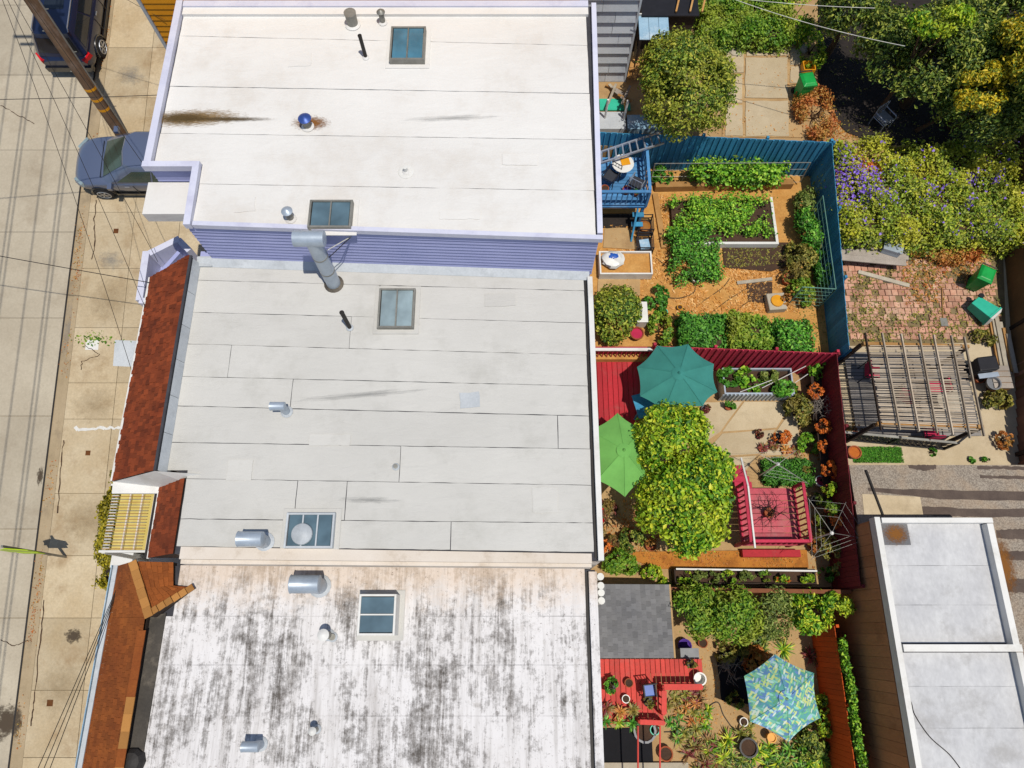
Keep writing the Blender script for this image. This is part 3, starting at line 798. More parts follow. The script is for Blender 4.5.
# angled porch parapet below, over the steps
zp = 4.3
op = [P(x, y, zp) for x, y in ((148, 252), (157, 254), (176, 239), (187, 249), (171, 272), (152, 303), (139, 302))]
ring_o = [(p.x, p.y) for p in op]
obj('porch_floor', MB().prism(ring_o, 0.6, zp - 0.75), MATS['lavender'], hp)
for i, (a, b) in enumerate((((146, 251), (139, 300)), ((149, 253), (179, 238)), ((139, 300), (149, 301)), ((178, 239), (189, 250)))):
    p, q = P(*a, zp), P(*b, zp)
    obj('porch_parapet', MB().beam((p.x, p.y, zp - 0.55), (q.x, q.y, zp - 0.55), 0.2 - 0.01 * i, 1.1 - 0.012 * i), MATS['lavender_trim'], hp)
for (a, b, dz) in (((154, 300), (158, 282), 0.25), ((158, 282), (182, 257), 0.25), ((150, 300), (154, 278), 0.02), ((154, 278), (178, 251), 0.02)):
    p, q = P(*a, zp - dz), P(*b, zp - dz)
    obj('porch_rail', MB().beam((p.x, p.y, zp - dz - 0.3), (q.x, q.y, zp - dz - 0.3), 0.12, 0.5), MATS['lavender'], hp)

# ---------------------------------------------------------------- middle house
hm = thing('house', (-3.2, 5.3, 0), 'house with pale grey flat roof and red brown shake mansard', 'house')
zr = R_MID
YM0, YM1 = 1.62, 9.2
XRR = (P(172, 552, 5.8).x + P(187, 477, 5.8).x) / 2
bodym = [(-8.3, 9.3), (-8.3, 3.75), (XRR, 3.6), (XRR, 1.72), (2.08, 1.56), (2.08, 8.9)]
obj('wall', MB().prism(bodym, -1.5, zr - 0.16), MATS['cream_wall'], hm)
obj('roof_deck', MB().prism(bodym, zr - 0.155, zr - 0.006), MATS['seam_black'], hm)
rowsm = [(264, 276), (280.5, 291), (312.5, 323), (344.5, 355), (377, 386), (406.5, 416), (443, 449), (479, 485), (519, 523), (547, 552)]
def xm(px, py): return P(px, py, zr).x
sp = {1: [xm(379, 300), xm(417, 300)], 2: [xm(350, 338)], 3: [xm(230, 360)], 4: [xm(292, 392)], 5: [xm(558, 432)], 6: [xm(400, 465)], 7: [xm(296, 500), xm(346, 500)], 8: [xm(451, 536)]}
xl_top = -8.44
sheets(hm, rowsm[:6], xl_top, 1.91, zr, MATS['grey_roof'], splits=sp, refs=(200, 580))
sheets(hm, rowsm[5:7], xl_top + 0.03, 1.91, zr, MATS['grey_roof'], splits={0: sp[5]}, refs=(200, 580))
lsheet(hm, rowsm[6], rowsm[7], xl_top + 0.06, XRR + 0.02, 3.7, sp[6][0] - 0.006, zr, MATS['grey_roof'], (200, 580))
sheets(hm, rowsm[6:8], sp[6][0], 1.91, zr, MATS['grey_roof'], refs=(200, 580))
sheets(hm, rowsm[7:], XRR + 0.02, 1.91, zr, MATS['grey_roof'], splits={0: sp[7], 1: sp[8]}, refs=(200, 580))
trim((2.06, 1.56), (2.06, 8.88), 0.13, 0.18, zr + 0.04, MATS['white_paint'], hm)
trim((1.955, 1.62), (1.955, 8.85), 0.06, 0.05, zr - 0.012, MATS['black_pipe'], hm, 'gutter')

obj('south_coping', MB().prism([(-7.72, 1.88), (1.85, 1.72), (1.85, 1.50), (-7.72, 1.60)], zr - 0.02, zr + 0.05), MATS['cream_wall'], hm)
obj('south_coping_edge', MB().prism([(-7.72, 1.60), (1.85, 1.50), (1.85, 1.42), (-7.72, 1.50)], zr - 0.5, zr - 0.05), MATS['cream_wall'], hm)

def shingle_face(mb, a, b, c, d, rows, w, th=0.03, lap=1.35, jit=0.25, keep=None):
    """Shingles over the face a-b (eave) to d-c (ridge), butt ends proud of the course below."""
    a, b, c, d = map(Vector, (a, b, c, d))
    n = (b - a).cross(d - a).normalized()
    if n.z < 0: n = -n
    for i in range(rows):
        f0, f1 = i / rows, min(1.0, (i + lap) / rows)
        l0, r0, l1, r1 = a.lerp(d, f0), b.lerp(c, f0), a.lerp(d, f1), b.lerp(c, f1)
        m = max(1, int((r0 - l0).length / w)); cuts = [0.0]
        for k in range(1, m): cuts.append((k + random.uniform(-jit, jit) + (0.5 if i % 2 else 0)) / m)
        cuts.append(1.0)
        cuts = sorted(min(1, max(0, x)) for x in cuts)
        for k in range(len(cuts) - 1):
            s, e = cuts[k] + 0.004 / max(0.2, (r0 - l0).length), cuts[k + 1]
            if e - s < 1e-3: continue
            lift = th * random.uniform(0.7, 1.6)
            drop = random.uniform(0, 0.012)
            dn = (l0 - l1).normalized() * drop
            p = [l0.lerp(r0, s) + dn, l0.lerp(r0, e) + dn, l1.lerp(r1, e), l1.lerp(r1, s)]
            q = [p[0] + n * lift, p[1] + n * lift, p[2] + n * 0.004, p[3] + n * 0.004]
            mb.add([p[0], p[1], q[0], q[1], q[2], q[3]], [(2, 3, 4, 5), (0, 1, 3, 2), (0, 2, 5), (1, 4, 3)])
    return mb

def mansard(parent, xe, ze, xr, zrg, y0, y1, rows, w, mat, name='shingles'):
    """eave at xe/ze, ridge at xr/zrg, a solid wedge with shingles on its street face"""
    mb = MB()
    mb.add([(xe, y0, ze), (xr, y0, zrg - 0.02), (xr, y0, ze), (xe, y1, ze), (xr, y1, zrg - 0.02), (xr, y1, ze)],
           [(0, 2, 1), (3, 4, 5), (0, 1, 4, 3), (1, 2, 5, 4), (0, 3, 5, 2)])
    obj('mansard_core', mb, MATS['dark_wood'], parent)
    return obj(name, shingle_face(MB(), (xe - 0.03, y1, ze), (xe - 0.03, y0, ze), (xr, y0, zrg), (xr, y1, zrg), rows, w), mat, parent, kind='stuff')

m_e0, m_e1 = P(157, 272, 4.9), P(110, 481, 4.9)
XE = (m_e0.x + m_e1.x) / 2; XR = (P(188, 290, 6.15).x + P(150, 463, 6.15).x) / 2
mansard(hm, XE, 4.9, XR, 6.15, m_e1.y, 9.38, 11, 0.12, MATS['red_shake'])
obj('fascia', MB().beam((XE - 0.06, m_e1.y, 4.86), (XE - 0.06, 9.36, 4.86), 0.06, 0.13), MATS['white_paint'], hm)
ym_, yb_ = m_e1.y - 0.012, m_e1.y - 0.3
obj('mansard_end', MB().add([(XE - 0.05, yb_, 4.82), (XR + 0.95, yb_, 4.82), (XR + 0.95, ym_, 5.8), (XR + 0.02, ym_, 6.14), (XE - 0.05, ym_, 4.86), (XE - 0.05, yb_, 4.72), (XR + 0.95, yb_, 4.72), (XR + 0.95, ym_, 4.72), (XE - 0.05, ym_, 4.72)],
     [(0, 1, 2, 3, 4), (0, 5, 6, 1), (1, 6, 7, 2), (4, 8, 5, 0), (2, 7, 8, 4, 3), (5, 8, 7, 6)]), MATS['white_paint'], hm)
obj('corner_flashing', MB().box((-8.22, 9.36, R_MID - 0.1), (0.42, 0.3, 0.36)), MATS['flashing'], hm)
for k in range(6):      # metal flashing behind the ridge, in lengths
    y0 = m_e1.y + 0.02 + k * (9.3 - m_e1.y) / 6; y1 = y0 + (9.3 - m_e1.y) / 6 - 0.012
    obj('ridge_flashing', MB().prism([(XR + 0.06, y0), (xl_top + 0.1, y0), (xl_top + 0.1, y1), (XR + 0.06, y1)], zr - 0.15, [6.07, zr + 0.035, zr + 0.035, 6.07]), MATS['flashing'], hm)
obj('gap_shade_strip', MB().beam((XR + 0.03, m_e1.y, 6.13), (XR + 0.03, 9.36, 6.13), 0.06, 0.06), MATS['seam_black'], hm)  # dark strip draws the shade of the gap behind the ridge
# the set-back part behind the terrace
b0, b1 = P(150, 554, 4.8), P(163, 485, 4.8)
t0, t1 = P(172, 552, 5.8), P(187, 477, 5.8)
mansard(hm, (b0.x + b1.x) / 2, 4.8, (t0.x + t1.x) / 2, 5.82, 1.72, 3.5, 7, 0.13, MATS['red_shake'])
obj('front_wall', MB().box((-8.95, 6.5, 1.7), (1.2, 5.6, 6.2)), MATS['cream_wall'], hm)
obj('terrace_floor', MB().box((-9.0, 2.65, 0.5), (2.6, 1.9, 3.0)), MATS['cream_wall'], hm)
obj('fascia', MB().beam(((b0.x + b1.x) / 2 - 0.06, 1.7, 4.76), ((b0.x + b1.x) / 2 - 0.06, 3.5, 4.76), 0.05, 0.1), MATS['white_paint'], hm)
obj('gutter', MB().beam(((b0.x + b1.x) / 2 - 0.13, 1.7, 4.72), ((b0.x + b1.x) / 2 - 0.13, 3.5, 4.72), 0.09, 0.08), MATS['black_pipe'], hm)
# slatted terrace cover
za = 4.15
q = [P(x, y, za) for x, y in ((112, 486), (157, 486), (148, 552), (103, 551))]
tc = thing('terrace_cover', (q[3].x + 0.6, q[3].y + 0.8, 0.2), 'cream slatted terrace cover beside the red brown mansard and front hedge', 'awning')
X0, X1, Y0, Y1 = (q[0].x + q[3].x) / 2, (q[1].x + q[2].x) / 2, (q[2].y + q[3].y) / 2, (q[0].y + q[1].y) / 2
for k in range(3):
    w = (X1 - X0 - 0.22) / 3
    piece('roof_panel', (X0 + 0.22 + w * (k + 0.5), (Y0 + Y1) / 2, za - 0.03), (w - 0.015, Y1 - Y0 - 0.06, 0.02), MATS['awning_yellow'], tc)
for k in (1, 2, 3):
    piece('panel_batten', (X0 + 0.22 + (X1 - X0 - 0.22) * (k / 3 - 0.04), (Y0 + Y1) / 2, za), (0.04, Y1 - Y0 - 0.08, 0.04), MATS['cream_wall'], tc)
for k in range(22):
    yy = Y0 + 0.06 + k * (Y1 - Y0 - 0.12) / 21
    piece('slat', ((X0 + X1) / 2 - 0.06, yy, za + 0.035), (X1 - X0 - 0.15, 0.014, 0.016), MATS['dull_metal'] if k % 2 else MATS['raw_wood'], tc)
    piece('baluster', (X0 + 0.1, yy + 0.03, za - 0.02), (0.17, 0.022, 0.05), MATS['white_paint'], tc)
for nm, cc, d in (('rail', ((X0 + X1) / 2, Y0, za), (X1 - X0 + 0.1, 0.06, 0.09)), ('rail', ((X0 + X1) / 2, Y1 + 0.03, za), (X1 - X0 + 0.12, 0.05, 0.08)), ('rail', (X1 + 0.02, (Y0 + Y1) / 2, za), (0.05, Y1 - Y0, 0.08))):
    piece(nm, cc, d, MATS['white_paint'], tc)
for x, y in ((X0 + 0.05, Y0), (X0 + 0.05, Y1)):
    obj('post', MB().box((x, y, za / 2 + 0.1), (0.09, 0.09, za - 0.2)), MATS['white_paint'], tc)

# ---------------------------------------------------------------- lower house
hl = thing('house', (-3.3, -2.5, -1), 'house with black streaked white flat roof and orange brown shingle edge', 'house')
zr = R_LOW
bodyl = [(-8.9, 1.55), (2.05, 1.45), (2.05, -9), (-8.9, -9)]
obj('wall', MB().prism(bodyl, -2.5, zr - 0.16), MATS['cream_wall'], hl)
obj('roof_deck', MB().prism(bodyl, zr - 0.155, zr - 0.006), MATS['seam_black'], hl)
for i, (y1, y0) in enumerate(((1.56, 0.36), (0.36, -0.74), (-0.74, -1.84), (-1.84, -2.94), (-2.94, -4.6), (-4.6, -6.6), (-6.6, -9))):
    pts = [(-8.8 if i > 1 else -8.45 if i else -8.2, y0 + 0.004), (1.79, y0 + 0.004), (1.79, y1), (-8.8 if i > 1 else -8.45 if i else -8.2, y1)]
    obj('roofing_sheet', MB().prism(wobble_outline(pts, 0.4, 0.003), zr - 0.004, zr + 0.01 + 0.003 * (i % 2)), MATS['stained_roof'], hl)
trim((1.98, 1.4), (1.98, -9), 0.2, 0.2, zr + 0.02, MATS['stained_roof'], hl)
trim((1.835, 1.4), (1.835, -9), 0.08, 0.04, zr - 0.01, MATS['black_pipe'], hl, 'gutter')
# shingled west slope, its ridge and the little return slope at the north end
gN, gS = P(122, 574, 3.85), P(81, 768, 3.85)
XG = (gN.x + gS.x) / 2
rD = P(150, 617, 5.0); rE = P(122, 768, 4.85)
XT = rE.x
yN = 1.62
core = MB()
core.add([(XG, yN, 3.8), (XT, yN, 4.8), (XT, yN, 3.8), (XG, -9, 3.8), (XT, -9, 4.8), (XT, -9, 3.8)], [(0, 2, 1), (3, 4, 5), (0, 1, 4, 3), (1, 2, 5, 4), (0, 3, 5, 2)])
obj('slope_core', core, MATS['dark_wood'], hl)
obj('shingles', shingle_face(MB(), (XG - 0.03, rD.y, 3.85), (XG - 0.03, -9, 3.85), (XT, -9, 4.85), (XT, rD.y, 4.9), 11, 0.13, 0.022), MATS['orange_shingle'], hl, kind='stuff')
top0 = P(133, 562, 4.95); top0 = Vector((top0.x, yN, 4.95))
obj('shingles', shingle_face(MB(), (XG - 0.03, yN, 3.85), (XG - 0.03, rD.y, 3.85), (rD.x, rD.y, 5.0), (top0.x, yN, 4.95), 11, 0.13, 0.022), MATS['orange_shingle'], hl, kind='stuff')
e0 = P(173, 563, 4.72); e1 = P(173, 586, 4.72); e2 = P(194, 588, 4.7)
mid = Vector(top0).lerp(Vector((rD.x, rD.y, 5.0)), 0.5)
ret = MB()
shingle_face(ret, e1, (e0.x, yN, 4.72), top0, mid, 7, 0.14, 0.02)
shingle_face(ret, e2, e1, mid, Vector((rD.x, rD.y, 5.0)), 7, 0.14, 0.02)
under = MB().add([(e0.x, yN, 4.70), (e1.x, e1.y, 4.70), (e2.x, e2.y, 4.68), (rD.x, rD.y, 4.98), (top0.x, yN, 4.93), (rD.x, rD.y, 4.3), (e2.x, e2.y, 4.5), (top0.x, yN, 4.3), (e0.x, yN, 4.5), (e1.x, e1.y, 4.5)],
                 [(0, 1, 2, 3, 4), (2, 6, 5, 3), (0, 4, 7, 8), (1, 0, 8, 9), (2, 1, 9, 6)])
obj('return_core', under, MATS['dark_wood'], hl)
obj('shingles', ret, MATS['orange_shingle'], hl, kind='stuff')
def cap_line(a, b, n, w, mat, parent):
    a, b = Vector(a), Vector(b); d = b - a; ang = math.atan2(d.y, d.x)
    for k in range(n):
        c = a.lerp(b, (k + 0.5) / n)
        piece('ridge_tile', c + Vector((0, 0, 0.03 + 0.006 * (k % 2))), (d.length / n * 1.02, w, 0.03), mat, parent, (0, random.uniform(-0.03, 0.03), ang))
cap_line(top0 + Vector((0, 0, 0.01)), Vector((rD.x, rD.y, 5.02)), 6, 0.2, MATS['tan_shingle'], hl)
cap_line(Vector((e2.x, e2.y + 0.03, 4.72)), Vector((rD.x, rD.y + 0.1, 5.0)), 6, 0.16, MATS['tan_shingle'], hl)
for k in range(26):
    yy = rD.y - 0.3 - (k + 0.5) * 0.36
    piece('ridge_tile', (XT - 0.04, yy, 4.89 + 0.006 * (k % 2)), (0.2, 0.37, 0.03), MATS['tan_shingle'] if random.random() < 0.5 else MATS['orange_shingle'], hl)
dk = [(XT - 0.12, rD.y - 0.02), (rD.x + 0.2, rD.y + 0.1), (XT + 0.27, -9), (XT - 0.06, -9)]
obj('valley_gutter', MB().prism(dk, zr - 0.1, zr + 0.05), MATS['dark_felt'], hl)
obj('street_gutter', MB().beam((XG - 0.09, yN, 3.86), (XG - 0.09, -9, 3.86), 0.11, 0.1), MATS['flashing'], hl)
obj('gutter_edge', MB().beam((XG - 0.165, yN, 3.9), (XG - 0.165, -9, 3.9), 0.02, 0.12), MATS['light_blue_roof'], hl)
obj('front_wall', MB().box((-9.3, -3.8, 0.5), (0.9, 10.4, 6.2)), MATS['cream_wall'], hl)
c = P(131, 762, zr + 0.15)
obj('vent_box', MB().lathe((c.x, c.y, zr), [(0.28, 0), (0.28, 0.12), (0.2, 0.2), (0.05, 0.22)], 10), MATS['black_pipe'], hl)

# ---------------------------------------------------------------- house to the north
hn = thing('house', (-4, 20, 2), 'ochre clapboard house rising beside the lavender house', 'house')
obj('wall', MB().prism([(-10.45, 16.75), (1.9, 16.75), (1.9, 26), (-10.45, 26)], -1, 9.6), MATS['ochre_siding'], hn)
obj('flat_roof', MB().prism([(-10.6, 16.65), (2.0, 16.65), (2.0, 26.1), (-10.6, 26.1)], 9.6, 9.75), MATS['grey_roof'], hn)
obj('corner_board', MB().box((-10.46, 16.72, 5.2), (0.09, 0.08, 8.8)), MATS['flashing'], hn)
for k in range(42):
    piece('clapboard', (-4.25, 16.725, 1.4 + k * 0.195), (12.3, 0.024, 0.225), MATS['ochre_siding'], hn, (math.radians(-7), 0, 0))
obj('rear_wing', MB().prism([(1.9, 19.15), (4.1, 19.15), (4.1, 26), (1.9, 26)], 0, 6.6), MATS['grey_siding'], hn)
for k in range(11):
    z = ZN + 0.24 + k * 0.445
    cuts = [1.92, *sorted(random.uniform(2.1, 3.9) for _ in range(2 if k % 2 else 1)), 4.1]
    for j in range(len(cuts) - 1):
        if cuts[j + 1] - cuts[j] < 0.1: continue
        piece('siding_panel', ((cuts[j] + cuts[j + 1]) / 2, 19.13, z), (round(cuts[j + 1] - cuts[j] - 0.012, 2), 0.03, 0.46), MATS['grey_siding'], hn, (math.radians(-11), 0, 0))
obj('corner_board', MB().box((4.13, 19.13, 4.1), (0.07, 0.1, 4.9)), MATS['grey_siding'], hn)

def roof_patch(parent, px, py, z, w, d, rz, mat):
    c = P(px, py, z); co, si = math.cos(rz), math.sin(rz)
    pts = [(c.x + x * co - y * si, c.y + x * si + y * co) for x, y in ((-w, -d), (w, -d), (w, d), (-w, d))]
    obj('roof_patch', MB().prism(wobble_outline(pts, 0.12, 0.012), z, z + 0.012), mat, parent)
for (x, y, w, d, rz, m) in ((300, 60, 0.3, 0.22, 0.05, 'white_roof'), (520, 160, 0.45, 0.16, -0.03, 'white_roof'), (245, 205, 0.25, 0.2, 0.1, 'white_roof'), (460, 215, 0.5, 0.12, 0.0, 'white_roof')):
    roof_patch(hp, x, y, R_PURPLE + 0.02, w, d, rz, MATS[m])
for (x, y, w, d, rz, m) in ((500, 300, 0.4, 0.18, 0.02, 'grey_roof'), (240, 470, 0.3, 0.25, 0.0, 'grey_roof'), (470, 400, 0.25, 0.2, 0.08, 'flashing'), (545, 500, 0.3, 0.3, 0.0, 'grey_roof'), (330, 440, 0.5, 0.14, 0.0, 'grey_roof')):
    roof_patch(hm, x, y, R_MID + 0.02, w, d, rz, MATS[m])

# ================================================================== ON THE ROOFS
zr = R_PURPLE + 0.014
skylight(((391, 26), (425, 26), (425, 59), (389, 59)), zr, 0.22, 2, MATS['skylight_blue'], MATS['dull_metal'], 'blue glazed twin pane skylight near the ochre wall on white roof')
skylight(((310, 199), (353, 200), (350, 228), (307, 226)), zr, 0.2, 2, MATS['skylight_green'], MATS['dull_metal'], 'dark green twin pane skylight at the clapboard edge of white roof')
vent(353, 25, zr, 0.15, 0.42, 'squat grey flue beside the thin leaning pipe on white roof', 'open', MATS['dull_metal'])
vent(383, 23, zr, 0.075, 0.3, 'small capped pipe next to blue skylight on white roof', 'cap', MATS['dull_metal'])
vent(366, 58, zr, 0.05, 0.72, 'thin leaning dark pipe on white roof', 'open', MATS['black_pipe'], (-0.03, 0.05), 'vent_pipe')
vent(308, 127, zr, 0.11, 0.26, 'blue capped vent ringed by rust stain on white roof', 'cap', MATS['dull_metal'], capmat=MATS['blue_cap'])
vent(406, 172, zr, 0.05, 0.2, 'thin stub pipe in round white flashing on white roof', 'open', MATS['white_paint'], name='vent_pipe')
obj('flashing_disc', MB().lathe((P(406, 172, zr).x, P(406, 172, zr).y, zr), [(0.2, 0), (0.2, 0.012), (0.16, 0.018)], 20), MATS['white_paint'], bpy.data.objects[[o.name for o in bpy.data.objects if o.get('label', '').startswith('thin stub')][0]])
vent(291, 219, zr, 0.09, 0.28, 'small blue grey vent between dark skylight and parapet on white roof', 'cap', MATS['dull_metal'], capmat=MATS['galvanised'])
stain(192, 118, R_PURPLE + 0.026, 1.5, 0.32, 'stain_brown', 'brown puddle stain against the lavender parapet', 0.04)
stain(182, 118, R_PURPLE + 0.030, 0.9, 0.2, 'stain_dark', 'dark silt within the brown puddle stain', 0.03)
stain(230, 119, R_PURPLE + 0.031, 1.3, 0.09, 'stain_dark', 'thin silt trail running from the puddle stain', 0.0)
stain(311, 123, R_PURPLE + 0.028, 0.55, 0.26, 'stain_rust', 'rust stain round blue capped vent')
stain(450, 118, R_PURPLE + 0.027, 2.0, 0.14, 'stain_soft', 'faint grey water mark across white roof', 0.06)

zr = R_MID + 0.016
skylight(((379, 288), (415, 288), (414, 328), (377, 327)), zr, 0.16, 2, MATS['skylight_grey'], MATS['dull_metal'], 'pale twin pane skylight in the middle of grey roof')
sk = skylight(((287, 512), (336, 513), (331, 549), (283, 547)), zr, 0.18, 3, MATS['skylight_green'], MATS['flashing'], 'three pane skylight with round vent at the edge of grey roof')
c = P(302, 534, zr + 0.2)
dv = thing('dome_vent', (c.x, c.y, zr + 0.14), 'round silver dome vent set on three pane skylight', 'vent')
obj('dome', MB().lathe((c.x, c.y, zr + 0.2), [(0.25, 0), (0.24, 0.04), (0.17, 0.09), (0.06, 0.12), (0.01, 0.125)], 24), MATS['flashing'], dv, smooth=True)
obj('collar', MB().lathe((c.x, c.y, zr + 0.14), [(0.18, 0), (0.18, 0.06)], 16), MATS['dull_metal'], dv)
# tall galvanised flue that climbs past the lavender wall
fb = P(334, 284, zr); ft = Vector((fb.x + 0.02, fb.y, zr + 2.25))
fl = thing('flue', fb, 'tall galvanised flue with tee top braced to the lavender wall', 'flue')
obj('pipe', MB().tube([fb, fb.lerp(ft, 0.5), ft], 0.185, 18), MATS['galvanised'], fl, smooth=True)
for f in (0.33, 0.66):
    p = fb.lerp(ft, f); obj('joint_band', MB().lathe((p.x, p.y, p.z), [(0.19, 0), (0.195, 0.01), (0.195, 0.04), (0.19, 0.05)], 18), MATS['dull_metal'], fl)
obj('tee_top', MB().tube([ft + Vector((-0.42, 0, 0.05)), ft + Vector((0.30, 0, 0.05))], 0.19, 18), MATS['galvanised'], fl, smooth=True)
obj('base_collar', MB().lathe((fb.x, fb.y, zr), [(0.26, 0), (0.26, 0.02), (0.2, 0.06)], 18), MATS['dark_felt'], fl)
for tx in (0.75, 0.6):
    obj('brace', MB().tube([fb.lerp(ft, tx) + Vector((0.15, 0, 0)), Vector((fb.x + 0.75, ysouth(fb.x + 0.75) - 0.02, 7.3))], 0.012, 5), MATS['wire_pale'] if tx > 0.7 else MATS['black_pipe'], fl)
vent(350, 328, zr, 0.055, 0.95, 'slim black vent pipe standing alone on grey roof', 'open', MATS['black_pipe'], name='vent_pipe')
vent(287, 412, zr, 0.1, 0.5, 'small galvanised hooded vent in the middle of grey roof', 'hood', tee=0.26)
vent(265, 542, zr, 0.16, 0.6, 'fat galvanised hooded vent beside three pane skylight', 'hood', tee=0.42)
vent(396, 467, zr, 0.05, 0.1, 'tiny stub pipe with torn black collar on grey roof', 'open', MATS['dull_metal'], name='vent_pipe')
c = P(396, 467, zr)
stain(368, 500, R_MID + 0.03, 1.2, 0.12, 'stain_soft', 'soft grey dirt mark above three pane skylight', 0.0)
stain(360, 395, R_MID + 0.03, 2.6, 0.13, 'stain_soft', 'long faint water mark across grey roof', 0.1)
# drip edges of the grey roof: the drone's own shadow is left out, it is no part of the place

zr = R_LOW + 0.016
skylight(((359, 594), (397, 594), (394, 636), (357, 635)), zr, 0.6, 2, MATS['skylight_green'], MATS['white_paint'], 'tall kerbed skylight of two panes on black streaked roof', along='y')
vent(320, 586, zr, 0.2, 0.75, 'large galvanised hooded vent under the cream coping of streaked roof', 'hood', tee=0.5)
vent(329, 635, zr, 0.09, 0.5, 'white mushroom vent left of the skylight on streaked roof', 'cap', MATS['dull_metal'], capmat=MATS['white_paint'])
vent(333, 637, zr, 0.07, 0.12, 'short open stub beside white mushroom vent on streaked roof', 'open', MATS['dull_metal'], name='vent_pipe')
vent(317, 729, zr, 0.06, 0.35, 'little white capped vent far from the skylight on streaked roof', 'cap', MATS['dull_metal'], capmat=MATS['white_paint'])
vent(261, 744, zr, 0.105, 0.45, 'small galvanised hooded vent on the open part of streaked roof', 'hood', tee=0.28)
ds = thing('downpipe_vents', P(599, 590, zr), 'cluster of white pipe ends at the corner of streaked roof', 'pipes')
for x, y in ((596, 577), (600, 586), (597, 593), (598, 601)):
    p = P(x, y, 4.3); obj('pipe_end', MB().tube([Vector((2.0, p.y, 4.2)), Vector((2.18, p.y, 4.32)), Vector((2.2, p.y, 4.45))], 0.09, 10), MATS['white_plastic'], ds, smooth=True)

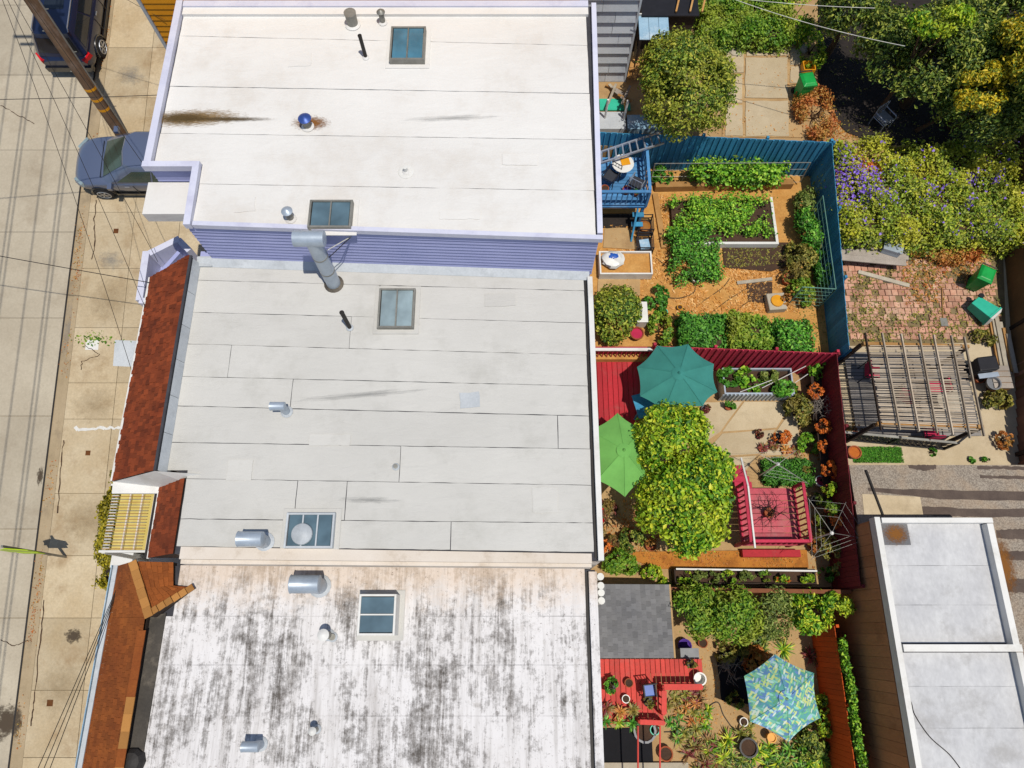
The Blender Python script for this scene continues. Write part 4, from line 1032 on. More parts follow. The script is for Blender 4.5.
# ================================================================== STREET SIDE
def car(name, loc, heading, L, W, H, paint, glass, label, kind='suv'):
    t = thing(name, loc, label, 'car', rot=None)
    d = Vector((math.cos(heading), math.sin(heading), 0)); gz = GRADE * d.y
    fwd = Vector((d.x, d.y, gz)).normalized(); left = Vector((-d.y, d.x, -GRADE * d.x * 0)); 
    slope_n = Vector((0, -GRADE, 1)).normalized(); left = slope_n.cross(fwd).normalized()
    t.rotation_euler = Matrix((fwd, left, slope_n)).transposed().to_euler()
    h, w = L / 2, W / 2
    belt = H * 0.60; hood = H * (0.58 if kind == 'suv' else 0.60)
    # (x, half width, top z at the centre, top z at the shoulder, bottom z)
    st = [(-h, w * 0.80, belt * 0.86, belt * 0.80, 0.42), (-h + 0.10, w * 0.93, belt * 0.98, belt * 0.92, 0.32), (-h + 0.35, w * 0.985, belt, belt * 0.97, 0.26),
          (-h * 0.4, w, belt, belt * 0.985, 0.24), (0.0, w, belt, belt * 0.985, 0.24), (h * 0.38, w * 0.995, belt * 0.99, belt * 0.96, 0.24),
          (h * 0.62, w * 0.98, hood, hood * 0.93, 0.26), (h - 0.35, w * 0.93, hood * 0.93, hood * 0.84, 0.28), (h - 0.10, w * 0.80, hood * 0.80, hood * 0.70, 0.34), (h, w * 0.62, hood * 0.62, hood * 0.56, 0.42)]
    mb = MB(); ring = []
    for x, hw, zc, zs, zb in st:
        pr = [(0.0, zb), (hw * 0.86, zb), (hw * 0.97, zb + 0.16), (hw, (zs + zb) * 0.55), (hw * 0.975, zs - 0.05), (hw * 0.90, zs + 0.01), (hw * 0.55, zc + 0.012), (0.0, zc + 0.02)]
        ring.append([(x, -a, b) for a, b in pr] + [(x, a, b) for a, b in pr[-2:0:-1]])
    m = len(ring[0])
    vs = [p for rg in ring for p in rg]
    fs = [(i * m + k, i * m + (k + 1) % m, (i + 1) * m + (k + 1) % m, (i + 1) * m + k) for i in range(len(ring) - 1) for k in range(m)]
    fs += [tuple(range(m)), tuple(range((len(ring) - 1) * m, len(ring) * m))[::-1]]
    mb.add(vs, fs)
    body = obj('body', mb, paint, t, smooth=True, local=True)
    sm = body.modifiers.new('soft', 'SUBSURF'); sm.levels = 1; sm.render_levels = 2
    # greenhouse: base at the belt, roof inset
    if kind == 'suv': bx0, bx1, rx0, rx1 = -h + 0.12, h * 0.46, -h + 0.42, h * 0.10
    else: bx0, bx1, rx0, rx1 = -h + 0.25, h * 0.50, -h + 0.75, h * 0.06
    bw, rw = w * 0.93, w * 0.74
    def roofz(f): return H - 0.06 * (2 * f - 1) ** 2
    def sect(z_f):    # a loop of the greenhouse at height fraction
        x0, x1, ww = bx0 + (rx0 - bx0) * z_f, bx1 + (rx1 - bx1) * z_f, bw + (rw - bw) * z_f
        z = belt - 0.03 + (H - 0.05 - belt) * z_f
        return [(x0, -ww * 0.86, z), (x0 + 0.12, -ww, z), (x1 - 0.28, -ww, z), (x1, -ww * 0.80, z), (x1 + 0.06, 0, z), (x1, ww * 0.80, z), (x1 - 0.28, ww, z), (x0 + 0.12, ww, z), (x0, ww * 0.86, z), (x0 - 0.04, 0, z)]
    loops = [sect(0), sect(0.5), sect(0.93)]
    top = [(x * 0.96 + (rx0 + rx1) / 2 * 0.04, y * 0.90, H - 0.015) for x, y, z in sect(1.0)]
    loops.append(top)
    top2 = [(x * 0.6 + (rx0 + rx1) / 2 * 0.4, y * 0.55, H) for x, y, z in top]
    loops.append(top2)
    n = 10; mb = MB()
    mb.add([p for l in loops for p in l], [(i * n + (k + 1) % n, i * n + k, (i + 1) * n + k, (i + 1) * n + (k + 1) % n) for i in range(len(loops) - 1) for k in range(n)] + [tuple(range((len(loops) - 1) * n, len(loops) * n))[::-1]])
    obj('cabin', mb, paint, t, smooth=True, local=True)
    def pane(nm, i0, i1, f0, f1, e0=0.06, e1=0.06, off=0.012):
        a, b = sect(f0), sect(f1)
        p0, p1, q0, q1 = Vector(a[i0]), Vector(a[i1]), Vector(b[i0]), Vector(b[i1])
        pts = [p0.lerp(p1, e0), p0.lerp(p1, 1 - e1), q0.lerp(q1, 1 - e1), q0.lerp(q1, e0)]
        nn = (pts[1] - pts[0]).cross(pts[3] - pts[0]).normalized()
        c = sum(pts, Vector()) / 4
        if nn.dot(c - Vector((0, 0, belt))) < 0: nn = -nn
        pts2 = [p + nn * off for p in pts]; pts1 = [p - nn * 0.01 for p in pts]
        obj(nm, MB().add(pts2 + pts1, [(0, 1, 2, 3), (0, 4, 5, 1), (1, 5, 6, 2), (2, 6, 7, 3), (3, 7, 4, 0)]), glass, t, local=True)
    def wide(nm, i0, im, i1, f0, f1, off=0.014):
        a, b = sect(f0), sect(f1)
        lo = [Vector(a[i0]).lerp(Vector(a[im]), 0.08), Vector(a[im]), Vector(a[i1]).lerp(Vector(a[im]), 0.08)]
        hi = [Vector(b[i0]).lerp(Vector(b[im]), 0.08), Vector(b[im]), Vector(b[i1]).lerp(Vector(b[im]), 0.08)]
        nn = (lo[2] - lo[0]).cross(hi[1] - lo[1]).normalized()
        if nn.z < 0: nn = -nn
        v = [p + nn * off for p in lo + hi]; u = [p - nn * 0.01 for p in lo + hi]
        obj(nm, MB().add(v + u, [(0, 1, 4, 3), (1, 2, 5, 4), (0, 6, 7, 1), (1, 7, 8, 2), (2, 8, 11, 5), (5, 11, 10, 4), (4, 10, 9, 3), (3, 9, 6, 0)]), glass, t, smooth=True, local=True)
    wide('windscreen', 3, 4, 5, 0.08, 0.95); wide('rear_window', 0, 9, 8, 0.2, 0.92)
    for s in ((1, 2), (7, 6)):
        pane('side_window', *s, 0.12, 0.88, 0.04, 0.53); pane('side_window', *s, 0.12, 0.88, 0.50, 0.06)
    R = H * 0.205
    for sx in (-h * 0.60, h * 0.60):
        for sy in (-1, 1):
            cy = sy * (w - 0.07)
            wh = obj('wheel', MB().tube([(sx, cy - 0.11, R), (sx, cy - 0.08, R), (sx, cy + 0.08, R), (sx, cy + 0.11, R)], [R * 0.92, R, R, R * 0.92], 20), MATS['tyre'], t, smooth=True, local=True)
            rm = MB()
            yo = cy + sy * 0.115
            for k in range(6):
                a = 2 * math.pi * k / 6
                rm.beam((sx, yo, R), (sx + R * 0.62 * math.cos(a), yo, R + R * 0.62 * math.sin(a)), 0.05, 0.02, (0, 1, 0))
            rm.tube([(sx + R * 0.64 * math.cos(2 * math.pi * k / 20), yo, R + R * 0.64 * math.sin(2 * math.pi * k / 20)) for k in range(21)], 0.022, 5)
            obj('rim', rm, MATS['rim'], wh, local=True)
            ar = MB().tube([(sx + R * 1.15 * math.cos(math.pi * k / 10), sy * (w - 0.015), R + R * 1.12 * math.sin(math.pi * k / 10)) for k in range(11)], 0.035, 5)
            obj('wheel_arch', ar, MATS['car_trim'], t, smooth=True, local=True)
    for sy in (-1, 1):
        obj('tail_light', MB().beam((-h + 0.02, sy * w * 0.74, belt * 0.80), (-h + 0.30, sy * w * 0.965, belt * 0.86), 0.12, 0.16), MATS['lamp_red'], t, local=True)
        obj('headlight', MB().beam((h - 0.10, sy * w * 0.60, hood * 0.70), (h - 0.42, sy * w * 0.90, hood * 0.80), 0.10, 0.13), MATS['skylight_grey'], t, local=True)
        obj('wing_mirror', MB().box((h * 0.34, sy * (w + 0.09), belt + 0.06), (0.14, 0.2, 0.13)), paint, t, local=True)
        obj('sill', MB().box((0, sy * (w - 0.03), 0.25), (L * 0.42, 0.06, 0.12)), MATS['car_trim'], t, local=True)
        if kind == 'suv': obj('roof_rail', MB().tube([(rx0 + 0.1, sy * rw * 0.86, H - 0.03), (rx0 + 0.2, sy * rw * 0.86, H + 0.05), (rx1 - 0.1, sy * rw * 0.86, H + 0.05), (rx1 + 0.05, sy * rw * 0.86, H - 0.03)], 0.022, 6), MATS['rim'], t, local=True)
    for sy in (-1, 1):
        for x in (-h * 0.30, h * 0.05, h * 0.40):
            obj('door_seam', MB().box((x, sy * (w * 1.0 - 0.004), belt * 0.62), (0.012, 0.02, belt * 0.56)), MATS['car_trim'], t, local=True)
        for x in (-h * 0.20, h * 0.14): obj('door_handle', MB().box((x, sy * (w + 0.005), belt * 0.86), (0.16, 0.03, 0.03)), MATS['rim'], t, local=True)
    if kind == 'suv': obj('sunroof', MB().box(((rx0 + rx1) / 2 + 0.25, 0, H - 0.002), (0.7, rw * 0.95, 0.02)), glass, t, local=True)
    obj('bonnet_seam', MB().box((h * 0.52, 0, hood + 0.012), (0.02, W * 0.7, 0.02)), MATS['car_trim'], t, local=True)
    obj('rear_bumper', MB().box((-h + 0.03, 0, 0.45), (0.16, W * 0.86, 0.22)), MATS['car_trim'], t, local=True)
    obj('front_bumper', MB().box((h - 0.07, 0, 0.42), (0.14, W * 0.66, 0.2)), MATS['car_trim'], t, local=True)
    return t

wr = P(101, 49, 3.0)
car('parked_car', (wr.x - 0.80, wr.y + 1.35, GRADE * (wr.y + 1.35)), math.pi / 2, 4.6, 1.84, 1.65, MATS['car_navy'], MATS['car_glass_dark'], 'navy blue estate car parked along the kerb under the utility pole')
nose = P(79, 166, 2.5)
car('parked_car', (nose.x + 2.35, nose.y - 0.1, GRADE * nose.y + 0.1), math.pi, 4.4, 1.84, 1.55, MATS['car_blue_grey'], MATS['car_glass'], 'blue grey car nosing out of the driveway by the lavender parapet', 'hatch')

# utility pole, its arms, transformer and wires
pb = PS(123, 136, 0.1)
up = thing('utility_pole', pb, 'weathered wooden utility pole leaning over the navy car', 'pole')
PH = 11.5
q = P(35, 5, 7.3)
lean = (Vector((q.x, q.y, 0)) - Vector((pb.x, pb.y, 0))) / (7.3 - pb.z)
def pole_at(h): return Vector((pb.x + lean.x * h, pb.y + lean.y * h, pb.z + h))
obj('shaft', MB().tube([pole_at(-0.0), pole_at(4), pole_at(8), pole_at(PH)], [0.2, 0.19, 0.175, 0.14], 14), MATS['pole_wood'], up, smooth=True)
ARMS = []
for h, l in ((PH - 0.3, 1.25), (PH - 1.2, 1.15)):
    c = pole_at(h) + Vector((-0.9, 0, 0)); ARMS.append(c)
    a = obj('crossarm', MB().beam(c + Vector((-l, 0.16, 0)), c + Vector((l, 0.16, 0)), 0.1, 0.12), MATS['pole_wood'], up)
    for k in ((-1, -0.33, 0.33, 1) if h > PH - 0.5 else (-0.66, 0.8)):
        obj('insulator', MB().lathe(c + Vector((l * 0.95 * k, 0.16, 0.055)), [(0.03, 0), (0.06, 0.04), (0.04, 0.1), (0.05, 0.14), (0.01, 0.18)], 10), MATS['dull_metal'], a)
c = pole_at(PH - 2.6)
obj('transformer', MB().lathe(c + Vector((-0.5, 0.05, -0.5)), [(0.24, 0), (0.28, 0.05), (0.28, 0.85), (0.2, 0.95), (0.05, 0.98)], 16), MATS['dull_metal'], up, smooth=True)
for h in (1.2, 1.6, 2.0):
    c = pole_at(h); obj('marker_band', MB().tube([c, c + Vector((lean.x, lean.y, 1)) * 0.09], 0.2, 14), MATS['yellow_plastic'], up)
for h in (2.6, 3.3, 4.0, 4.7, 5.4):
    c = pole_at(h); s = 1 if int(h * 10) % 2 else -1
    obj('climbing_step', MB().tube([c, c + Vector((0.3 * s, 0.02, 0.02))], 0.014, 5), MATS['dull_metal'], up)
obj('conduit', MB().tube([pole_at(0.05) + Vector((0.2, 0.02, 0)), pole_at(9) + Vector((0.16, 0.02, 0))], 0.03, 6), MATS['dull_metal'], up)

def wire(a, b, r, sag, label, mat='wire_black', group=None):
    a, b = Vector(a), Vector(b)
    pts = [a.lerp(b, k / 24) - Vector((0, 0, sag * 4 * (k / 24) * (1 - k / 24))) for k in range(25)]
    return obj('overhead_wire', MB().tube(pts, r, 4), MATS[mat], label=label, cat='wire', group=group)
for c, l in ((ARMS[0], 1.19), (ARMS[1], 1.09)):
    up_arm = c is ARMS[0]
    for k, nm in (((-1, 'outer west'), (-0.33, 'inner west'), (0.33, 'inner east'), (1, 'outer east')) if up_arm else ((-0.66, 'outer west'), (0.80, 'outer east'))):
        a = c + Vector((l * k, 0.16, 0.2))
        for dy in (-40, 30):
            wire(a, a + Vector((0, dy, GRADE * dy)), 0.017, 0.5, f"power line on the {nm} insulator of the {'upper' if up_arm else 'lower'} crossarm, running {'downhill' if dy < 0 else 'uphill'}", group='power lines along the street')
sd = pole_at(8.4)
for i, (end, lab) in enumerate((((P(146, 168, 7.3)), 'service wire from the pole to the lavender parapet corner'), 
                                (P(158, 262, 4.6), 'service wire from the pole to the angled lavender porch'), (P(147, 312, 4.9), 'service wire from the pole to the upper shake mansard edge'),
                                (P(132, 372, 4.9), 'service wire from the pole to the middle of the shake mansard'),
                                (P(165, 20, 6.8), 'service wire from the pole to the ochre clapboard corner'))):
    wire(sd + Vector((0.1 * (i - 3), 0.1, -0.15 * i)), end, 0.007, 0.35, lab)
wire(P(0, 229, 7.5) + Vector((-14, 1.6, 1.5)), P(152, 283, 4.95), 0.011, 0.2, 'wire crossing the street to the shake mansard')
wire(P(0, 139, 8.5) + Vector((-12, 0.4, 1.0)), P(160, 95, 7.6), 0.011, 0.2, 'wire crossing the street to the lavender parapet')
for i, x in enumerate((0, 6, 12)):
    a = P(116, 590 + 2 * i, 3.95); b = P(36 + x, 768, 4.6); wire(a, a + (b - a) * 3.0, 0.010, 0.1, ('drop wire hanging farthest from the orange shingle gutter', 'middle drop wire of three beside the orange shingle gutter', 'drop wire hanging closest to the orange shingle gutter')[i], group='drop wires beside the shingle gutter')

# warning sign on its post
sb = PS(66, 557, 0.1)
sg = thing('road_sign', sb, 'yellow green warning sign on a thin post at the kerb', 'sign')
obj('post', MB().box((sb.x, sb.y, sb.z + 1.45), (0.06, 0.06, 2.9)), MATS['dull_metal'], sg)
pts = [(-0.38, 1.9), (0.38, 1.9), (0.38, 2.4), (0, 2.8), (-0.38, 2.4)]
def plate(pts, y, th):
    n = len(pts); return MB().add([(sb.x + a, sb.y + y, sb.z + b) for a, b in pts] + [(sb.x + a, sb.y + y + th, sb.z + b) for a, b in pts], [tuple(range(n)), tuple(range(n, 2 * n))[::-1]] + [(i, n + i, n + (i + 1) % n, (i + 1) % n) for i in range(n)])
obj('sign_plate', plate(pts, -0.06, 0.02), MATS['yellow_sign'], sg)
obj('arrow_plate', plate([(-0.3, 1.5), (0.3, 1.5), (0.3, 1.82), (-0.3, 1.82)], -0.058, 0.02), MATS['yellow_sign'], sg)

# covers, patches and stains
for (x, y, w, lab) in ((116, 231, 0.16, 'small dark meter cover on the pavement below the driveway car'), (88, 453, 0.15, 'small dark meter cover on the pavement beside the shake mansard'), (50, 703, 0.18, 'small dark meter cover on the pavement beside orange shingles')):
    p = PS(x, y, 0.108); cv = obj('meter_cover', MB().prism([(p.x - w / 2, p.y - w / 2), (p.x + w / 2, p.y - w / 2), (p.x + w / 2, p.y + w / 2), (p.x - w / 2, p.y + w / 2)],
        [p.z - 0.04 - GRADE * w / 2] * 2 + [p.z - 0.04 + GRADE * w / 2] * 2, [p.z + 0.006 - GRADE * w / 2] * 2 + [p.z + 0.006 + GRADE * w / 2] * 2), MATS['rust'], label=lab, cat='cover')
p = PS(92, 345, 0.108)
mb_ = thing('meter_box', p, 'pale concrete meter box with weeds round it near the kerb', 'meter box')
obj('lid', MB().prism([(p.x - 0.2, p.y - 0.16), (p.x + 0.22, p.y - 0.16), (p.x + 0.22, p.y + 0.16), (p.x - 0.2, p.y + 0.16)], p.z - 0.05, [p.z - 0.015] * 2 + [p.z + 0.035] * 2), MATS['white_paint'], mb_)
pp = RNG.normal(0, 1, (150, 3)) * np.array([0.35, 0.12, 0.01]) + np.array([p.x, p.y + 0.25, p.z + 0.05])
leafmesh('weeds', pp, np.tile([0, 0, 1], (150, 1)), 0.08, MATS['leaf_hedge'], mb_, kind='stuff')
pt = [PS(x, y, 0.112) for x, y in ((115, 340), (143, 341), (136, 367), (113, 366))]
obj('concrete_patch', MB().add([v + Vector((0, 0, 0.004)) for v in pt], [(3, 2, 1, 0)]), MATS['flashing'], label='grey square repair patch in the tan pavement', cat='patch')
crk = MB(); x = 75; prev = None
pts = [PS(75 + k * 3, 428 + random.uniform(-1.6, 1.6) + (0.9 if k % 2 else 0), 0.118) for k in range(16)]
for a, b in zip(pts, pts[1:]): crk.beam(a, b, random.uniform(0.05, 0.11), 0.004)
obj('filled_crack', crk, MATS['white_paint'], label='white filled crack across the pavement', cat='crack')
def sstain(px, py, rx, ry, m, lab, dz=0.006):
    o = stain(px, py, None, rx, ry, m, lab); c = PS(px, py, dz); o.location = c; return o
sstain(73, 636, 0.35, 0.3, 'stain_oil', 'dark oil blot on the pavement beside orange shingles', 0.122)
sstain(6, 722, 0.75, 0.7, 'stain_oil', 'large dark blot on the street at the gutter')
sstain(40, 476, 0.14, 0.4, 'stain_oil', 'narrow dark blot on the street near the warning sign')
sstain(70, 330, 0.5, 1.6, 'stain_soft', 'grey worn patch on the street by the gutter')
# clipped hedge in front of the terrace
h0, h1 = P(95, 560, 1.4), P(112, 474, 1.4)
hd = thing('hedge', (h0.x + 0.2, (h0.y + h1.y) / 2, 0.5), 'clipped yellow green hedge along the terrace front', 'hedge')
pA, nA = boxblob((h0.x + 0.02, h0.y - 0.1, 0.5), (h0.x + 0.6, h1.y + 0.1, 1.5), 15000, 0.035, rag_amt=0.1, bare=-9)
h2, h3 = P(98, 584, 1.2), P(118, 562, 1.2)
pB, nB = boxblob((h2.x - 0.05, h2.y, 0.2), (h3.x + 0.6, h0.y, 1.25), 5000, 0.05, rag_amt=0.2, bare=-9)
leafmesh('foliage', np.vstack([pA, pB]), np.vstack([nA, nB]), 0.085, MATS['leaf_front_hedge'], hd, asp=0.6)
obj('stems', MB().box((h0.x + 0.3, (h0.y + h1.y) / 2, 0.75), (0.7, h1.y - h0.y - 0.1, 0.9)).box(((h2.x + h3.x) / 2 + 0.3, (h2.y + h0.y) / 2, 0.5), (0.9, h0.y - h2.y - 0.1, 1.1)), MATS['dark_wood'], hd)
pl = P(116, 562, 2.2)
obj('porch_slab', MB().box((pl.x + 0.15, pl.y + 0.05, 1.0), (0.6, 0.4, 2.4)), MATS['white_paint'], hm)

# cracks, kerb debris and more wear of the paving
def crack(path, dz, w, mat, label):
    pts = []
    for i in range(len(path) - 1):
        for k in range(7):
            f = k / 7; pts.append(PS(path[i][0] + (path[i + 1][0] - path[i][0]) * f + random.uniform(-0.8, 0.8), path[i][1] + (path[i + 1][1] - path[i][1]) * f + random.uniform(-0.8, 0.8), dz))
    mb = MB()
    for a, b in zip(pts, pts[1:]): mb.beam(a, b, w * random.uniform(0.5, 1.4), 0.004)
    return obj('crack', mb, MATS[mat], label=label, cat='crack')
crack([(84, 345), (100, 355), (82, 362), (80, 372)], 0.116, 0.018, 'dark_soil', 'crack looping round the meter box')
crack([(96, 200), (94, 222), (95, 240), (92, 262)], 0.116, 0.03, 'dark_soil', 'ragged crack along the kerb below the driveway car')
crack([(64, 440), (60, 470), (58, 520)], 0.116, 0.028, 'dark_soil', 'ragged crack along the kerb near the filled crack')
crack([(44, 600), (40, 640), (34, 700), (30, 730)], 0.116, 0.03, 'dark_soil', 'ragged crack along the kerb beside the orange shingles')
crack([(0, 105), (20, 116), (36, 125)], 0.012, 0.02, 'dark_soil', 'short crack in the street behind the navy car')
crack([(0, 640), (14, 646), (30, 640)], 0.012, 0.02, 'dark_soil', 'short crack in the street near the large blot')
for (x, y, rx, ry, m, lab) in ((110, 260, 0.7, 0.5, 'stain_soft', 'grey scuff on the pavement below the porch'), (95, 405, 0.9, 0.7, 'stain_scuff', 'brown scuff above the filled crack'), (88, 520, 1.0, 0.8, 'stain_scuff', 'brown scuff beside the warning sign'), (60, 690, 0.9, 0.9, 'stain_scuff', 'brown scuff around the lower meter cover'), (110, 300, 0.9, 1.0, 'stain_scuff', 'brown scuff on the pavement by the shake eaves'), (130, 75, 0.8, 0.6, 'stain_soft', 'grey scuff on the driveway beside the navy car')):
    sstain(x, y, rx, ry, m, lab, 0.114)
N = 2600
yy = RNG.uniform(-6, 22, N); xx = CURB - 0.2 + RNG.normal(0, 0.10, N); keep = (np.sin(yy * 1.7) + np.sin(yy * 0.6 + 1) + RNG.normal(0, 0.5, N)) > 0.4
leafmesh('kerb_litter', np.stack([xx, yy, GRADE * yy + 0.012 + (xx > CURB - 0.16) * 0.1], 1)[keep], np.tile([0, -0.14, 1.0], (keep.sum(), 1)), 0.05, MATS['leaf_dry'], None, label='dry leaves and grit gathered along the kerb', cat='leaf litter', kind='stuff')

# ================================================================== BUILDERS FOR THE YARDS
def fence(name, a, b, z0, ztop, mat, label, bw=0.15, th=0.022, side=1, cap=None, zb=None, gap=0.006, batten=False):
    """Close-boarded fence from a to b: posts, rails and every board; side +1 puts boards to the left of a->b."""
    a, b = Vector((a[0], a[1], 0)), Vector((b[0], b[1], 0)); d = b - a; L = d.length; ang = math.atan2(d.y, d.x)
    u = d.normalized(); nrm = Vector((-u.y, u.x, 0)) * side
    zb = ztop if zb is None else zb
    t = thing(name, (*(((a + b) / 2).xy), z0), label, 'fence')
    n = max(1, round(L / bw)); w = L / n
    tl = lambda f: ztop + (zb - ztop) * f
    for k in range(n):
        f = (k + 0.5) / n; c = a + u * (w * (k + 0.5)) + nrm * (th / 2 + 0.03)
        h = round(tl(f) - z0 + random.choice((-0.02, -0.01, 0, 0)), 2)
        piece('board', (c.x, c.y, z0 + h / 2), (round(w - gap, 3), th, h), mat, t, (0, 0, ang))
        if batten and k:
            c2 = a + u * (w * k) + nrm * (th + 0.05)
            piece('batten', (c2.x, c2.y, z0 + h / 2), (0.045, 0.04, h), mat, t, (0, 0, ang))
    m = max(2, round(L / 2.2) + 1)
    for k in range(m):
        f = k / (m - 1); c = a + u * (L * f) - nrm * 0.03
        h = tl(f) - z0 + 0.04
        piece('post', (c.x, c.y, z0 + h / 2), (0.09, 0.09, round(h, 2)), mat, t, (0, 0, ang))
    for fz in (0.2, 0.8):
        p, q = a - nrm * 0.005, b - nrm * 0.005
        obj('rail', MB().beam((p.x, p.y, z0 + (tl(0) - z0) * fz), (q.x, q.y, z0 + (tl(1) - z0) * fz), 0.04, 0.09), mat, t)
    if cap:
        obj('capping', MB().beam((a.x, a.y, tl(0) + 0.02), (b.x, b.y, tl(1) + 0.02), 0.12, 0.03), cap, t)
    return t

def deck(name, x0, x1, y0, y1, z, z0, mat, label, along='y', bw=0.14, cat='deck'):
    t = thing(name, ((x0 + x1) / 2, (y0 + y1) / 2, z0), label, cat)
    if along == 'y':
        n = max(1, round((x1 - x0) / bw)); w = (x1 - x0) / n
        for k in range(n): piece('board', (x0 + w * (k + 0.5), (y0 + y1) / 2, z - 0.015), (round(w - 0.012, 3), round(y1 - y0, 3), 0.03), mat, t)
    else:
        n = max(1, round((y1 - y0) / bw)); w = (y1 - y0) / n
        for k in range(n): piece('board', ((x0 + x1) / 2, y0 + w * (k + 0.5), z - 0.015), (round(x1 - x0, 3), round(w - 0.012, 3), 0.03), mat, t)
    if z - z0 > 0.12:
        for x in (x0 + 0.1, x1 - 0.1):
            for y in (y0 + 0.1, y1 - 0.1): piece('post', (x, y, (z0 + z) / 2 - 0.03), (0.1, 0.1, round(z - z0 - 0.05, 2)), mat, t)
        for y in (y0 + 0.05, (y0 + y1) / 2, y1 - 0.05): piece('joist', ((x0 + x1) / 2, y, z - 0.075), (round(x1 - x0 - 0.04, 3), 0.05, 0.08), mat, t)
    return t

def railing(parent, a, b, z, h, mat, rail_mat=None, sp=0.13, bal=0.035, cap_w=0.1, name='rail'):
    rail_mat = rail_mat or mat
    a, b = Vector((a[0], a[1], 0)), Vector((b[0], b[1], 0)); L = (b - a).length; ang = math.atan2((b - a).y, (b - a).x)
    obj('top_rail', MB().beam((a.x, a.y, z + h), (b.x, b.y, z + h), cap_w, 0.04), rail_mat, parent)
    obj('bottom_rail', MB().beam((a.x, a.y, z + 0.1), (b.x, b.y, z + 0.1), 0.05, 0.05), rail_mat, parent)
    n = max(2, int(L / sp))
    for k in range(n + 1):
        c = a.lerp(b, k / n); e = k in (0, n)
        s = 0.08 if e else bal
        piece('post' if e else 'baluster', (c.x, c.y, z + h / 2 - (0 if e else -0.04)), (s, s, round(h - 0.03 if e else h - 0.18, 3)), mat, parent, (0, 0, ang))

def shrub(name, px, py, z0, r, n, size, mat, label, cat='shrub', group=None, lumps=9, asp=0.5, zf=0.8, tuft_r=0.09, pot=None, lump_r=0.45, flowers=None):
    """A bush: stems and a leafy top (in a pot, if given); the photo shows its middle at (px, py)."""
    mat = MATS[mat]
    c = P(px, py, z0 + r[2] * zf + (pot[1] if pot else 0))
    t = thing(name, (c.x, c.y, z0), label, cat, group)
    mb = MB()
    zb = z0 + (pot[1] * 0.9 if pot else -0.02)
    for k in range(5):
        a = 2 * math.pi * k / 5 + random.random()
        mb.tube([(c.x, c.y, zb), (c.x + math.cos(a) * r[0] * 0.3, c.y + math.sin(a) * r[1] * 0.3, c.z), (c.x + math.cos(a) * r[0] * 0.6, c.y + math.sin(a) * r[1] * 0.6, c.z + r[2] * 0.4)], [0.03, 0.018, 0.006], 5)
    obj('stems', mb, MATS['bark'], t)
    p, nr = blob(c, r, n, lumps, tuft_r=tuft_r * min(1.0, max(r)), low=-0.5, lump_r=lump_r)
    p[:, 2] = np.maximum(p[:, 2], zb + 0.03)
    leafmesh('foliage', p, nr, size, mat, t, asp=asp)
    if flowers:
        m, cnt, sz = flowers
        k = RNG.integers(0, len(p), cnt); leafmesh('flowers', p[k] + np.array([0, 0, 0.05]), nr[k], sz, MATS[m], t, asp=0.9)
    if pot:
        rr, hh, pm = pot
        obj('pot', MB().lathe((c.x, c.y, z0), [(rr * 0.72, 0), (rr, hh * 0.9), (rr * 1.08, hh * 0.9), (rr * 1.08, hh), (rr * 0.9, hh), (rr * 0.86, hh * 0.85)], 14), MATS[pm], t, smooth=True)
    return t

def spiky(name, px, py, z0, n, L, w, mat, label, cat='plant', group=None, pot=None, up=(0.25, 0.95), heads=1, spread=0.0):
    c = P(px, py, z0 + (pot[1] if pot else 0.1))
    t = thing(name, (c.x, c.y, z0), label, cat, group)
    zb = z0 + (pot[1] * 0.9 if pot else 0)
    for k in range(heads):
        a = 2.4 * k; rr = spread * math.sqrt((k + 0.3) / heads) if heads > 1 else 0
        blades('rosette', (c.x + rr * math.cos(a), c.y + rr * math.sin(a), zb + random.uniform(0, 0.15) * (heads > 1)), n, L, w, MATS[mat], t, up)
    if pot:
        rr, hh, pm = pot
        obj('pot', MB().lathe((c.x, c.y, z0), [(rr * 0.72, 0), (rr, hh * 0.9), (rr * 1.08, hh * 0.9), (rr * 1.08, hh), (rr * 0.9, hh), (rr * 0.86, hh * 0.85)], 14), MATS[pm], t, smooth=True)
    return t

def hedge(name, pa, pb, z0, z1, n, size, mat, label, cat='hedge', tuft_r=0.06, asp=0.55, flowers=None, core=True, rag=1.0, bare=-1.3):
    """pa, pb: pixel corners (NW, SE) of its top."""
    a, b = P(*pa, z1), P(*pb, z1)
    t = thing(name, ((a.x + b.x) / 2, (a.y + b.y) / 2, z0), label, cat)
    p, nr = boxblob((a.x, b.y, z0), (b.x, a.y, z1), n, tuft_r, rag_amt=rag, bare=bare)
    leafmesh('foliage', p, nr, size, MATS[mat], t, asp=asp)
    if core: obj('stems', MB().box(((a.x + b.x) / 2, (a.y + b.y) / 2, (z0 + z1) / 2 - 0.09), (abs(b.x - a.x) * 0.86, abs(a.y - b.y) * 0.86, (z1 - z0) * 0.75)), MATS['dark_soil'], t)
    if flowers:
        m, cnt, sz, fx = flowers
        tp = np.where(p[:, 2] > z0 + 0.6 * (z1 - z0))[0]
        wgt = fx(p[tp]); wgt = wgt / wgt.sum()
        k = RNG.choice(tp, cnt, p=wgt); leafmesh('flowers', p[k] + RNG.normal(0, 0.05, (cnt, 3)) + np.array([0, 0, 0.07]), nr[k], sz, MATS[m], t, asp=0.8)
    return t

